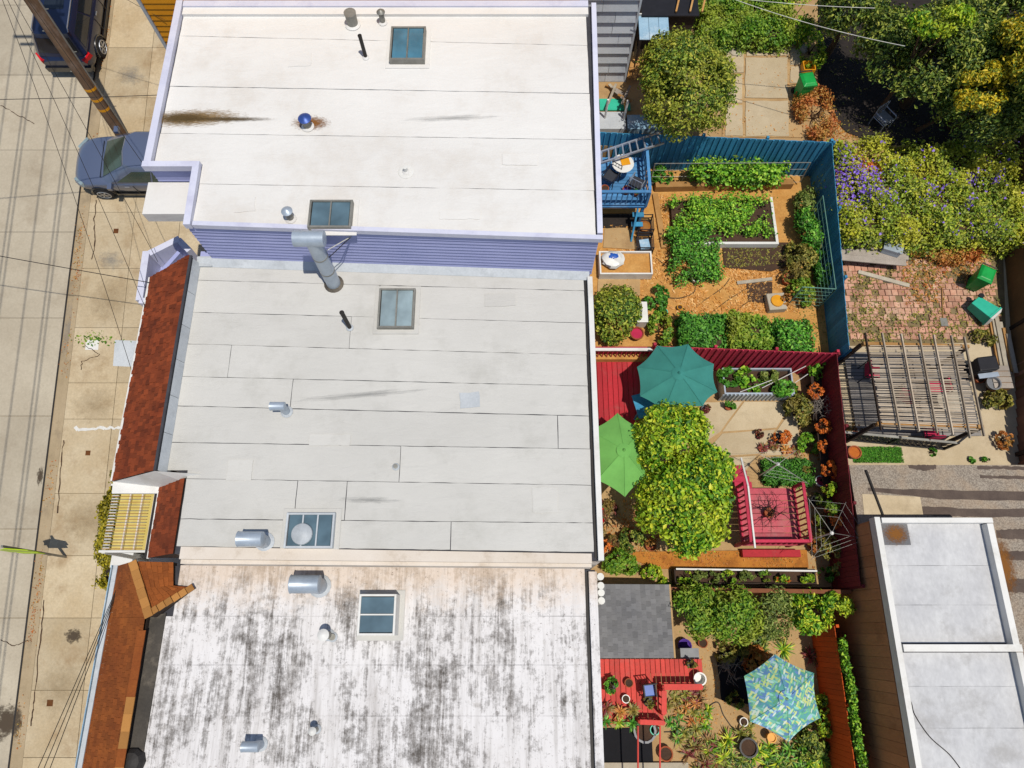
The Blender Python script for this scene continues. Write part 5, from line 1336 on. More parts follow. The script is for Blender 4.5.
def umbrella(px, py, z0, ztop, rim_px, mat, label, drop=0.45, sag=0.05, cs=None):
    """A garden umbrella: each cloth panel, rib, the pole, finial and base. rim_px: the corners as seen."""
    c = P(px, py, ztop)
    zrim = ztop - drop
    t = thing('garden_umbrella', (c.x, c.y, z0), label, 'umbrella')
    rim = [P(x, y, zrim) for x, y in rim_px]
    n = len(rim); rr = sum((Vector((p.x, p.y)) - Vector((c.x, c.y))).length for p in rim) / n
    apex = c
    for i in range(n):
        a, b = rim[i], rim[(i + 1) % n]
        M = 6; vs, fs = [], []
        for r in range(M + 1):
            f = r / M; zc = apex.z - drop * (f ** 1.25)
            for k in range(M + 1):
                g = k / M
                e = a.lerp(b, g); p = apex.lerp(e, f)
                inn = 1 - 0.05 * f * 4 * g * (1 - g)
                vs.append((apex.x + (p.x - apex.x) * inn, apex.y + (p.y - apex.y) * inn, zc - sag * f * 4 * g * (1 - g)))
        for r in range(M):
            for k in range(M):
                q = r * (M + 1) + k; fs.append((q, q + M + 1, q + M + 2, q + 1))
        mb = MB(); mb.add(vs, fs)
        obj('canopy_panel', mb, mat, t, smooth=True)
        sm_ = [(apex.x + (a.x - apex.x) * f, apex.y + (a.y - apex.y) * f, apex.z - drop * f ** 1.25 + 0.006) for f in (0.02, 0.2, 0.4, 0.6, 0.8, 0.99)]
        obj('seam', MB().tube(sm_, 0.011, 5), mat, t)
        obj('rib', MB().tube([(apex.x, apex.y, apex.z - 0.05), ((apex.x + a.x) / 2, (apex.y + a.y) / 2, apex.z - drop * 0.42 - 0.05), (a.x, a.y, zrim - 0.03)], 0.012, 5), MATS['dark_wood'], t)
    obj('pole', MB().tube([(c.x, c.y, z0), (c.x, c.y, ztop)], 0.025, 8), MATS['dark_wood'], t)
    obj('finial', MB().lathe((c.x, c.y, ztop - 0.01), [(0.06, 0), (0.05, 0.03), (0.03, 0.06), (0.01, 0.1)], 10), mat, t)
    obj('vent_cap', MB().lathe((c.x, c.y, ztop - 0.045), [(0.22, 0), (0.12, 0.035), (0.03, 0.06)], 12), mat, t, smooth=True)
    obj('base', MB().lathe((c.x, c.y, z0), [(0.25, 0), (0.25, 0.05), (0.06, 0.1), (0.04, 0.3)], 14), MATS['black_metal'], t)
    return t

def chair(px, py, z0, rot, frame, cloth, label, cushion=True, s=0.5):
    c = P(px, py, z0 + 0.45); t = thing('garden_chair', (c.x, c.y, z0), label, 'chair')
    R = Matrix.Rotation(rot, 3, 'Z'); L = lambda x, y, z: Vector((c.x, c.y, z0)) + R @ Vector((x, y, z))
    w = s / 2
    for x in (-w, w):
        for y in (-w, w):
            top = 0.9 if y > 0 else 0.62
            obj('leg', MB().tube([L(x, y, 0), L(x, y * 1.05, top)], 0.016, 6), MATS[frame], t)
        obj('armrest', MB().tube([L(x, -w, 0.62), L(x, w * 1.05, 0.64)], 0.02, 6), MATS[frame], t)
    for k in range(5): obj('back_bar', MB().tube([L(-w + s * k / 4, w * 1.02, 0.45), L(-w + s * k / 4, w * 1.06, 0.9)], 0.01, 5), MATS[frame], t)
    obj('back_rail', MB().tube([L(-w, w * 1.05, 0.9), L(w, w * 1.05, 0.9)], 0.016, 6), MATS[frame], t)
    obj('seat_frame', MB().tube([L(-w, -w, 0.43), L(w, -w, 0.43), L(w, w, 0.43), L(-w, w, 0.43), L(-w, -w, 0.43)], 0.014, 6), MATS[frame], t)
    q = L(0, 0, 0.47)
    o = obj('seat_cushion' if cushion else 'seat', MB().box(q, (s * 0.92, s * 0.92, 0.07 if cushion else 0.03), rot), MATS[cloth], t, bevel=0.02)
    if cushion: obj('back_cushion', MB().beam(L(0, w * 0.92, 0.5), L(0, w * 0.98, 0.88), s * 0.85, 0.07, R @ Vector((0, 1, 0))), MATS[cloth], t, bevel=0.02)
    return t

def wheelie_bin(px, py, z0, mat, label, rot=0.0, h=1.05, lid=None, fallen=None):
    b = P(px, py, z0); t = thing('wheelie_bin', b, label, 'bin')
    mb = MB(); w0, w1, d0, d1 = 0.18, 0.23, 0.2, 0.27; h *= 0.88
    R = Matrix.Rotation(rot, 3, 'Z')
    if fallen is not None: R = Matrix.Rotation(fallen, 3, 'Z') @ Matrix.Rotation(math.radians(82), 3, 'Y') @ Matrix.Rotation(rot, 3, 'Z')
    off = Vector((0, 0, 0.3 if fallen is not None else 0))
    L = lambda x, y, z: b + off + R @ Vector((x, y, z))
    def frus(z0_, z1_, a0, b0, a1, b1):
        return MB().add([L(-a0, -b0, z0_), L(a0, -b0, z0_), L(a0, b0, z0_), L(-a0, b0, z0_), L(-a1, -b1, z1_), L(a1, -b1, z1_), L(a1, b1, z1_), L(-a1, b1, z1_)],
                        [(3, 2, 1, 0), (4, 5, 6, 7), (0, 1, 5, 4), (1, 2, 6, 5), (2, 3, 7, 6), (3, 0, 4, 7)])
    obj('body', frus(0.06, h - 0.08, w0, d0, w1, d1), MATS[mat], t, bevel=0.02)
    obj('rim', frus(h - 0.12, h - 0.06, w1 + 0.02, d1 + 0.02, w1 + 0.02, d1 + 0.02), MATS[mat], t)
    obj('lid', frus(h - 0.055, h + 0.02, w1 + 0.03, d1 + 0.04, w1 - 0.06, d1 - 0.06), MATS[lid or mat], t, bevel=0.02)
    obj('handle', MB().tube([L(-w1, d1 + 0.03, h - 0.08), L(-w1, d1 + 0.1, h - 0.06), L(w1, d1 + 0.1, h - 0.06), L(w1, d1 + 0.03, h - 0.08)], 0.018, 6), MATS['black_metal'], t)
    for sx in (-1, 1): obj('wheel', MB().tube([L(sx * 0.16, d0 + 0.05, 0.09), L(sx * 0.22, d0 + 0.05, 0.09)], 0.09, 12), MATS['tyre'], t)
    return t

def potty(px, py, z0, r, h, mat, label, fill=None):
    c = P(px, py, z0 + h); t = thing('plant_pot', (c.x, c.y, z0), label, 'pot')
    obj('pot', MB().lathe((c.x, c.y, z0), [(r * 0.72, 0), (r, h * 0.88), (r * 1.1, h * 0.88), (r * 1.1, h), (r * 0.9, h), (r * 0.85, h * 0.8)], 14), MATS[mat], t, smooth=True)
    obj('soil', MB().lathe((c.x, c.y, z0 + h * 0.75), [(r * 0.86, 0), (r * 0.86, h * 0.08)], 14), MATS[fill or 'dark_soil'], t)
    return t

def trough(name, pa, pb, z0, h, mat, soil, label, cat='planter', th=0.05, skip=()):
    a, b = P(*pa, z0 + h), P(*pb, z0 + h); t = thing(name, ((a.x + b.x) / 2, (a.y + b.y) / 2, z0), label, cat)
    x0, x1, y0, y1 = a.x, b.x, b.y, a.y
    for i, (cc, d) in enumerate((((x0 + th / 2, (y0 + y1) / 2), (th, y1 - y0)), ((x1 - th / 2, (y0 + y1) / 2), (th, y1 - y0)), (((x0 + x1) / 2, y0 + th / 2), (x1 - x0 - 2 * th, th)), (((x0 + x1) / 2, y1 - th / 2), (x1 - x0 - 2 * th, th)))):
        if i in skip: continue
        obj('side_board', MB().box((*cc, z0 + h / 2 - 0.002 * (i > 1)), (*d, h)), MATS[mat], t)
    obj('soil', MB().box(((x0 + x1) / 2, (y0 + y1) / 2, z0 + h * 0.38), (x1 - x0 - 2 * th - 0.004, y1 - y0 - 2 * th - 0.004, h * 0.76)), MATS[soil], t)
    return t

def planks(name, spec, mat, label, cat='timber'):
    """spec: (pxa, pya, pxb, pyb, z, width, thick)"""
    a0 = P(spec[0][0], spec[0][1], spec[0][4]); zlow = min(s[4] for s in spec)
    t = thing(name, (a0.x, a0.y, zlow), label, cat)
    for xa, ya, xb, yb, z, w, th in spec:
        p, q = P(xa, ya, z), P(xb, yb, z); obj('plank', MB().beam(p, q, w, th), MATS[mat] if isinstance(mat, str) else MATS[random.choice(mat)], t)
    return t

def litter(name, poly, z, n, size, mat, label, cat, asp=0.35, lift=0.015):
    """Loose straw, fallen leaves or low weeds strewn over a patch (pixel corners): nobody could count them."""
    q = [P(x, y, z) for x, y in poly]
    a, b, c, d = [np.array(v) for v in q]
    u, v = RNG.uniform(0, 1, (n, 1)), RNG.uniform(0, 1, (n, 1))
    p = (a * (1 - u) + b * u) * (1 - v) + (d * (1 - u) + c * u) * v
    cl = np.sin(p[:, 0] * 3.1 + 1.3) + np.sin(p[:, 1] * 2.7) + RNG.normal(0, 0.8, n)
    p = p[cl > -0.5]; p[:, 2] += RNG.uniform(lift * 0.6, lift * 2.2, len(p))
    return leafmesh(name, p, np.tile([0, 0, 1], (len(p), 1)), size, MATS[mat], None, asp=asp, jit=0.25, fold=0.08, label=label, cat=cat, kind='stuff')

def hose(path, z, r, mat, label, cat='hose'):
    pts = [P(x, y, z + r) for x, y in path]
    fine = []
    for i in range(len(pts) - 1):
        p0, p1, p2, p3 = pts[max(0, i - 1)], pts[i], pts[i + 1], pts[min(len(pts) - 1, i + 2)]
        for k in range(6):
            f = k / 6
            fine.append(0.5 * ((2 * p1) + (p2 - p0) * f + (2 * p0 - 5 * p1 + 4 * p2 - p3) * f * f + (3 * p1 - p0 - 3 * p2 + p3) * f ** 3))
    fine.append(pts[-1])
    return obj('hose_and_shade_line', MB().tube(fine, r, 6), MATS[mat], label=label, cat=cat)

def netting(name, corners, cell, mat, label, r=0.0045, posts=None, leaves=None):
    """Upright or sloping wire net: corners a, b (bottom), c, d (top) as points."""
    a, b, c, d = [Vector(x) for x in corners]
    base = (a + b) / 2
    t = thing(name, base, label, 'trellis')
    nu, nv = max(2, int((b - a).length / cell)), max(2, int((d - a).length / cell)); mb = MB()
    for k in range(nu + 1): mb.tube([a.lerp(b, k / nu), d.lerp(c, k / nu)], r, 3, False)
    for k in range(nv + 1): mb.tube([a.lerp(d, k / nv), b.lerp(c, k / nv)], r, 3, False)
    obj('net', mb, MATS[mat], t)
    for p, q in ((a, d), (b, c)): obj('post', MB().tube([p, q], 0.022, 6), MATS[mat], t)
    obj('top_bar', MB().tube([d, c], 0.016, 6), MATS[mat], t)
    return t

def rotary(px, py, z0, h, arms, label):
    c = P(px, py, z0 + h); t = thing('rotary_dryer', (c.x, c.y, z0), label, 'clothes dryer')
    obj('pole', MB().tube([(c.x, c.y, z0), c], 0.022, 8), MATS['white_paint'], t)
    tips = [P(x, y, z0 + h + 0.15) for x, y in arms]
    for q in tips: obj('arm', MB().tube([c, q], 0.0065, 5), MATS['dull_metal'], t)
    ln = MB()
    for f in (0.5, 0.72, 0.94):
        r = [c.lerp(q, f) for q in tips]
        for i in range(len(r)): ln.tube([r[i], r[(i + 1) % len(r)]], 0.003, 3, False)
    obj('line', ln, MATS['wire_pale'], t)
    obj('hub', MB().lathe((c.x, c.y, c.z - 0.04), [(0.05, 0), (0.06, 0.04), (0.03, 0.08)], 10), MATS['white_paint'], t)
    return t

def twigs(name, px, py, z0, h, spread, n, mat, label, cat='plant', pot=None):
    c = P(px, py, z0 + h * 0.5); t = thing(name, (c.x, c.y, z0), label, cat)
    mb = MB()
    for k in range(n):
        a = random.uniform(0, 2 * math.pi); l = random.uniform(0.5, 1) * spread
        e = Vector((c.x + math.cos(a) * l, c.y + math.sin(a) * l, z0 + h * random.uniform(0.6, 1.05)))
        s = Vector((c.x + random.uniform(-.3, .3) * spread, c.y + random.uniform(-.3, .3) * spread, z0 + random.uniform(0.1, 0.5) * h)); m = s.lerp(e, 0.55) + Vector((random.uniform(-.1, .1), random.uniform(-.1, .1), 0.1))
        mb.tube([s, m, e], [0.014, 0.009, 0.003], 4)
        for j in range(4):
            q = m.lerp(e, random.random()); mb.tube([q, q + Vector((random.uniform(-.22, .22), random.uniform(-.22, .22), random.uniform(0, .2)))], [0.006, 0.002], 3)
    obj('branches', mb, MATS[mat], t)
    if pot: obj('pot', MB().lathe((c.x, c.y, z0), [(pot[0] * 0.75, 0), (pot[0], pot[1]), (pot[0] * 0.85, pot[1])], 12), MATS[pot[2]], t)
    return t

# ================================================================== NORTH YARD (concrete, beyond the blue fence)
fa, fb_ = P(600, 130, 2.4), P(832, 141, 2.4)
YF = (fa.y + fb_.y) / 2
fence('blue_fence', (2.25, fa.y), (fb_.x, fb_.y), ZB, 2.4, MATS['blue_fence'], 'tall blue board fence behind the vegetable garden netting', side=-1, batten=True, bw=0.2)
ct = P(684, 84, ZN + 2.0)
tree('round_tree', ct, (1.62, 1.75, 1.6), ZN, 26000, 0.11, MATS['leaf_citrus'], 'round clipped yellow green tree overhanging the blue fence', trunk_r=0.12, lumps=60, lump_r=0.3, tuft_r=0.08, extra=[((-0.05, -0.35, 0), (1.58, 1.55, 1.45), 0.62), ((-0.05, 0.55, 0.1), (1.3, 1.3, 1.3), 0.38)])
hedge('hedge', (697, -14), (797, 36), ZN, ZN + 0.9, 22000, 0.1, 'leaf_hedge', 'dense green hedge along the back of the concrete patio', tuft_r=0.1)
shrub('shrub', 792, 18, ZN, (0.75, 0.9, 0.7), 3200, 0.12, 'leaf_lemon', 'bright yellow green bush beside the dark hedge end')
pat = obj('north_patio', MB().prism([(P(x, y, ZN).x, P(x, y, ZN).y) for x, y in ((724, 46), (800, 44), (802, 138), (722, 138))], ZN - 0.1, ZN + 0.035), MATS['tan_concrete'], kind='structure')
for (x0, y0, x1, y1) in ((726, 48, 743, 74), (726, 76, 742, 104), (725, 106, 742, 137), (745, 59, 787, 99), (745, 102, 788, 137), (746, 48, 768, 57), (770, 47, 788, 57), (790, 50, 800, 66), (790, 68, 801, 84)):
    pts = [P(x, y, ZN) for x, y in ((x0, y0), (x1, y0), (x1, y1), (x0, y1))]
    obj('slab', MB().prism(wobble_outline([(p.x, p.y) for p in pts], 0.3, 0.02), ZN + 0.01, ZN + 0.06 + random.uniform(0, 0.015)), MATS['patio_concrete'], pat)
for x, y, r in ((735, 52, 0.3), (752, 44, 0.32), (770, 44, 0.28), (784, 46, 0.3), (803, 50, 0.18)):
    c = P(x, y, ZN); obj('edging_stone', MB().lathe((c.x, c.y, ZN + 0.02), [(r, 0), (r * 0.95, 0.1), (r * 0.6, 0.17), (r * 0.1, 0.18)], 9), MATS['stone_pale'], pat, smooth=True)
litter('ground_leaves', ((690, 40), (800, 42), (805, 138), (720, 138)), ZN + 0.05, 500, 0.07, 'straw_leaf', 'dry leaves scattered over the concrete patio', 'leaf litter')
wheelie_bin(799, 97, ZN + 0.06, 'green_plastic', 'bright green wheelie bin standing on the concrete patio', 0.15)
yb = P(809, 66, ZN + 0.3)
cr = thing('crate', (yb.x, yb.y, ZN), 'open yellow plastic crate behind the green bin', 'crate')
for i, (dx, dy, sx, sy) in enumerate(((-0.2, 0, 0.03, 0.4), (0.2, 0, 0.03, 0.4), (0, -0.19, 0.37, 0.03), (0, 0.19, 0.37, 0.03))):
    obj('side', MB().box((yb.x + dx, yb.y + dy, ZN + 0.17 - 0.002 * (i > 1)), (sx, sy, 0.34)), MATS['yellow_plastic'], cr)
obj('bottom', MB().box((yb.x, yb.y, ZN + 0.03), (0.37, 0.35, 0.04)), MATS['yellow_plastic'], cr)
shrub('dry_shrub', 816, 112, ZN, (0.75, 0.95, 0.42), 3600, 0.09, 'leaf_dry', 'rusty dry shrub right of the green bin', lumps=12)
shrub('dry_shrub', 812, 48, ZN, (0.5, 0.8, 0.35), 1600, 0.09, 'leaf_lemon', 'yellow weeds growing round the crate')
litter('ground_leaves', ((800, 125), (880, 128), (880, 178), (830, 178)), ZN, 1600, 0.1, 'leaf_dry', 'orange fallen leaves beyond the fence corner', 'leaf litter')
for i, (x, y) in enumerate(((850, 146), (872, 150))):
    p = P(x, y, ZN); obj('paving_slab', MB().prism(wobble_outline([(p.x - 0.35, p.y - 0.22), (p.x + 0.35, p.y - 0.26), (p.x + 0.36, p.y + 0.2), (p.x - 0.3, p.y + 0.24)], 0.2, 0.03), ZN - 0.05, ZN + 0.05), MATS['tan_concrete'],
        label=('pale flagstone at the fence corner', 'pale flagstone under the dark tree edge')[i], cat='flagstone')
# the big trees of the corner
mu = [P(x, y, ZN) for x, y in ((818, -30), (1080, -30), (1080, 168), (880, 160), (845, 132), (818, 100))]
obj('tree_shade_patch', MB().prism([(v.x, max(v.y, Y_AB + 0.02)) for v in mu], ZN - 0.2, ZN + 0.04), MATS['mulch'], kind='structure')  # dark patch puts the trees' deep shade into the ground colour
litter('leaf_mulch', ((822, 10), (1040, 10), (1040, 150), (835, 130)), ZN + 0.04, 1300, 0.09, 'leaf_olive', 'dead leaves on the painted tree shade under the evergreen tree', 'leaf litter')
tree('evergreen_tree', P(938, 60, ZN + 2.2), (2.55, 2.0, 1.9), ZN, 30000, 0.135, MATS['leaf_dark'], 'large dark evergreen tree shading the north corner', trunk_r=0.2, lumps=110, tuft_r=0.12, asp=0.4, lump_r=0.27, extra=[((-1.5, 0.5, 0), (1.15, 1.2, 1.2), 0.2), ((-0.2, -0.1, 0.1), (1.6, 1.5, 1.6), 0.34), ((1.5, -0.2, 0.0), (1.4, 1.3, 1.4), 0.28), ((0.9, 1.3, 0.1), (1.6, 1.1, 1.4), 0.18)])
tree('evergreen_tree', P(852, 8, ZN + 2.2), (1.0, 1.1, 1.2), ZN, 7000, 0.13, MATS['leaf_dark'], 'smaller dark tree beside the bright yellow bush', trunk_r=0.14, lumps=16, asp=0.4, lump_r=0.34)
tree('evergreen_tree', P(1000, 20, ZN + 2.6), (2.1, 2.2, 1.8), ZN, 16000, 0.135, MATS['leaf_dark'], 'dark tree behind the yellow flowering boughs', trunk_r=0.16, lumps=60, asp=0.4, lump_r=0.17, tuft_r=0.1)
tree('yellow_tree', P(978, 92, ZN + 3.0), (0.72, 1.0, 0.7), ZN, 4600, 0.12, MATS['leaf_yellow'], 'yellow flowering tree at the edge of the dark evergreen', trunk_r=0.08, lumps=14, asp=0.45, lump_r=0.3, base=(P(978, 92, ZN + 3.2).x, 16.9), extra=[((0.05, 0.5, 0.2), (0.6, 0.45, 0.4), 0.5), ((-0.2, -0.35, 0), (0.65, 0.4, 0.4), 0.35), ((0.5, -0.1, -0.1), (0.35, 0.5, 0.4), 0.15)])
tree('yellow_tree', P(1017, 52, ZN + 3.6), (0.6, 1.1, 0.8), ZN, 4200, 0.12, MATS['leaf_yellow'], 'tall yellow tree beside the dark evergreen', trunk_r=0.08, lumps=14, asp=0.45, lump_r=0.3, base=(P(1017, 52, ZN + 3.6).x, 17.2))
tree('yellow_tree', P(940, 22, ZN + 4.2), (0.9, 0.45, 0.5), ZN, 2400, 0.12, MATS['leaf_lemon'], 'small yellow green crown within the dark evergreen', trunk_r=0.08, lumps=8, asp=0.45)
tree('evergreen_tree', P(1085, 75, ZN + 3.4), (2.3, 2.6, 2.0), ZN, 12000, 0.16, MATS['leaf_dark'], 'broad dark tree above the lavender bush end', trunk_r=0.16, lumps=30, asp=0.4, lump_r=0.3, base=(P(1085, 75, ZN + 3.4).x, 17.5))
tree('evergreen_tree', P(985, 112, ZN + 1.8), (1.5, 0.9, 1.1), ZN, 7000, 0.13, MATS['leaf_dark'], 'low dark evergreen below the yellow flowering tree', trunk_r=0.1, lumps=30, asp=0.4, lump_r=0.28, base=(P(985, 112, ZN + 1.8).x, 17.0))
chair(884, 118, ZN, 0.6, 'aluminium', 'grey_plastic', 'aluminium garden chair left in the deep tree shade', False)
wire(P(655, -14, 6.2), P(875, 8, 6.2), 0.011, 0.15, 'pale upper cable over the green hedge', 'wire_pale')
wire(P(715, -8, 6.2), P(905, 46, 6.2), 0.011, 0.15, 'pale lower cable sloping towards the dark tree', 'wire_pale')
# lean-to, timber and clutter beside the grey siding
la, lb = P(638, 17, ZN + 1.5), P(670, 39, ZN + 1.5)
ln = thing('lean_to', ((la.x + lb.x) / 2, (la.y + lb.y) / 2, ZN), 'low lean to with pale blue roof sheet beside grey siding', 'lean-to')
for k in range(3):
    w = (lb.x - la.x) / 3; piece('roof_sheet', (la.x + w * (k + 0.5), (la.y + lb.y) / 2, ZN + 1.5), (round(w - 0.01, 3), round(la.y - lb.y, 3), 0.03), MATS['light_blue_roof'], ln, (math.radians(4), 0, 0))
for x in (la.x + 0.05, lb.x - 0.05):
    for y in (la.y - 0.05, lb.y + 0.05): piece('post', (x, y, ZN + 0.72), (0.08, 0.08, 1.44), MATS['dark_wood'], ln)
obj('fascia', MB().box(((la.x + lb.x) / 2, la.y + 0.03, ZN + 1.55), (lb.x - la.x, 0.04, 0.14)), MATS['white_paint'], ln)
dkr = thing('dark_shed', (P(670, 4, ZN).x, P(670, 4, ZN).y, ZN), 'black felted shed roof with bare rafters above the lean to', 'shed')
p0, p1 = P(640, -16, ZN + 1.7), P(700, 14, ZN + 1.7)
obj('roof', MB().box(((p0.x + p1.x) / 2, (p0.y + p1.y) / 2, ZN + 1.6), (p1.x - p0.x, p0.y - p1.y, 0.06)), MATS['black_metal'], dkr)
obj('wall', MB().box(((p0.x + p1.x) / 2, (p0.y + p1.y) / 2, ZN + 0.78), (p1.x - p0.x - 0.2, p0.y - p1.y - 0.2, 1.56)), MATS['dark_wood'], dkr)
for x in (676, 690, 702):
    a, b = P(x, 12, ZN + 1.7), P(x + 6, -14, ZN + 1.9); obj('rafter', MB().beam(a, b, 0.06, 0.08), MATS['raw_wood'], dkr)
planks('plank_stack', [(629, 78, 634, 56, ZN + 0.3, 0.14, 0.04), (634, 78, 640, 55, ZN + 0.34, 0.14, 0.04), (640, 76, 646, 56, ZN + 0.3, 0.14, 0.04), (630, 70, 648, 66, ZN + 0.42, 0.1, 0.04), (636, 58, 650, 56, ZN + 0.42, 0.1, 0.04)], 'raw_wood', 'stack of orange planks against the grey siding')
planks('timber_pile', [(606 + 3 * k, 84 + 2.2 * k + random.uniform(-2, 2), 626 + random.uniform(-6, 6), 92 + 2.6 * k + random.uniform(-4, 4), ZN + 0.12 + 0.05 * k, 0.1, 0.04) for k in range(7)] +
       [(608, 104, 616, 84, ZN + 0.5, 0.08, 0.04), (622, 104, 630, 86, ZN + 0.52, 0.08, 0.04)], ['raw_wood', 'stone_pale', 'grey_wood'], 'untidy pile of pale timber below the grey siding')
p = P(615, 104, ZN + 0.1)
obj('teal_sheet', MB().box((p.x, p.y, ZN + 0.06), (1.1, 0.5, 0.05)), MATS['teal_plastic'], label='teal plastic sheet under the timber pile', cat='sheet')
sl = thing('concrete_ledge', (P(622, 122, ZN).x, P(622, 122, ZN).y, ZN), 'pale concrete ledge with thin posts behind the blue fence', 'ledge')
a, b = P(599, 113, ZN + 0.3), P(626, 130, ZN + 0.3)
obj('slab', MB().box(((a.x + b.x) / 2, (a.y + b.y) / 2 + 0.05, ZN + 0.15), (b.x - a.x, a.y - b.y, 0.3)), MATS['flashing'], sl)
a2, b2 = P(627, 116, ZN + 0.25), P(664, 130, ZN + 0.25)
obj('slab', MB().box(((a2.x + b2.x) / 2, (a2.y + b2.y) / 2 + 0.05, ZN + 0.125), (b2.x - a2.x, a2.y - b2.y, 0.25)), MATS['light_blue_roof'], sl)
for x, y in ((605, 118), (624, 119)):
    c = P(x, y, ZN + 0.3); obj('post', MB().tube([c, c + Vector((0, 0.02, 0.9))], 0.04, 6), MATS['white_paint'], sl)

# ================================================================== VEGETABLE GARDEN
fa2, fb2 = P(833, 141, 2.4), P(851, 350, 1.9)
fence('blue_fence', (fa2.x, fa2.y - 0.05), (fb2.x, fb2.y), ZB, 2.4, MATS['blue_fence'], 'dark blue side fence between garden and brick patio', side=-1, zb=1.9)
# ladder laid along fence and deck
zl = 2.5
ld = thing('ladder', P(630, 148, zl), 'aluminium ladder laid between the house and the blue fence', 'ladder')
r1 = (P(598, 153, zl), P(660, 132, zl + 0.06)); r2 = (P(598, 164, zl), P(664, 143, zl + 0.06))
for a, b in (r1, r2): obj('stile', MB().beam(a, b, 0.05, 0.08), MATS['aluminium'], ld)
for k in range(9):
    f = (k + 0.5) / 9; obj('rung', MB().beam(r1[0].lerp(r1[1], f), r2[0].lerp(r2[1], f), 0.05, 0.03), MATS['aluminium'], ld)
# blue deck
zd = 1.55
d0, d1 = P(597, 150, zd), P(647, 207, zd)
bd = deck('garden_deck', 2.0, d1.x, d1.y, YF - 0.25, zd, ZB, MATS['blue_deck'], 'small raised blue deck with railing above the garden', 'x')
railing(bd, (2.3, d1.y + 0.04), (d1.x - 0.04, d1.y + 0.04), zd, 0.85, MATS['blue_deck'], None, 0.17)
railing(bd, (d1.x - 0.04, d1.y + 0.1), (d1.x - 0.04, YF - 0.3), zd, 0.85, MATS['blue_deck'], None, 0.2)
for k in range(2):
    piece('stair_tread', (d1.x - 0.25, d1.y - 0.08 - 0.2 * k, zd - 0.35 - 0.3 * k), (0.4, 0.18, 0.04), MATS['blue_fence'], bd)
obj('stair_stringer', MB().beam((d1.x - 0.3, d1.y, zd - 0.1), (d1.x - 0.42, d1.y - 0.7, ZB), 0.06, 0.2), MATS['blue_fence'], bd)
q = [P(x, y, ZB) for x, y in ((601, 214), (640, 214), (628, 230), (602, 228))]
obj('dark_patch_under_deck', MB().prism([(v.x, v.y) for v in q], ZB - 0.1, ZB + 0.02), MATS['mulch'], kind='structure')  # dark patch on the ground along the deck's lower edge
c = P(623, 163, zd + 0.72)
tb = thing('garden_table', (c.x, c.y, zd), 'round white table with yellow cloth on the blue deck', 'table')
obj('table_top', MB().lathe((c.x, c.y, zd + 0.69), [(0.36, 0), (0.38, 0.015), (0.36, 0.03)], 20), MATS['white_plastic'], tb)
obj('leg', MB().tube([(c.x, c.y, zd), (c.x, c.y, zd + 0.69)], 0.04, 8), MATS['white_plastic'], tb)
obj('yellow_cloth', MB().box((c.x + 0.08, c.y + 0.04, zd + 0.735), (0.3, 0.26, 0.03), 0.2), MATS['yellow_plastic'], label='folded yellow cloth on the round white table', cat='cloth')
chair(637, 183, zd, 2.6, 'aluminium', 'cloth_dark', 'dark slatted chair beside the white table on blue deck', False, 0.45)
chair(611, 176, zd, -0.6, 'black_metal', 'cloth_dark', 'black chair against the house on blue deck', False, 0.45)
c = P(629, 173, zd + 0.4)
potty(605, 188, zd, 0.13, 0.2, 'terracotta', 'terracotta pot in the corner of the blue deck')
potty(627, 189, zd, 0.14, 0.22, 'terracotta', 'brown pot with purple soil at the blue railing', 'purple_cloth')
shrub('potted_plant', 637, 190, zd, (0.16, 0.16, 0.16), 200, 0.07, 'leaf_deep', 'small green potted plant at the blue railing', cat='potted plant', pot=(0.1, 0.18, 'terracotta'))
# wire crates below the deck
for i, (x, y, lab) in enumerate(((646, 222, 'wire crate of dry weeds below the blue deck'), (646, 240, 'dark wire crate with a blue tray inside below the deck'))):
    c = P(x, y, ZB + 0.4); t = thing('wire_crate', (c.x, c.y, ZB), lab, 'crate')
    for a, b in (((-.26, -.3), (.26, -.3)), ((.26, -.3), (.26, .3)), ((.26, .3), (-.26, .3)), ((-.26, .3), (-.26, -.3))):
        for z in (0.03, 0.2, 0.4): obj('bar', MB().beam((c.x + a[0], c.y + a[1], ZB + z), (c.x + b[0], c.y + b[1], ZB + z), 0.025, 0.025), MATS['black_metal'], t)
    for a in ((-.26, -.3), (.26, -.3), (.26, .3), (-.26, .3)): obj('corner_post', MB().box((c.x + a[0], c.y + a[1], ZB + 0.21), (0.035, 0.035, 0.42)), MATS['black_metal'], t)
    obj('bottom', MB().box((c.x, c.y, ZB + 0.03), (0.5, 0.58, 0.02)), MATS['dark_soil'], t)
    if i: obj('tray', MB().box((c.x, c.y, ZB + 0.1), (0.34, 0.36, 0.1), 0.15), MATS['light_blue_roof'], t)
    else: obj('weeds', MB().lathe((c.x, c.y, ZB + 0.05), [(0.2, 0), (0.22, 0.1), (0.1, 0.18)], 9), MATS['leaf_dry'], t)
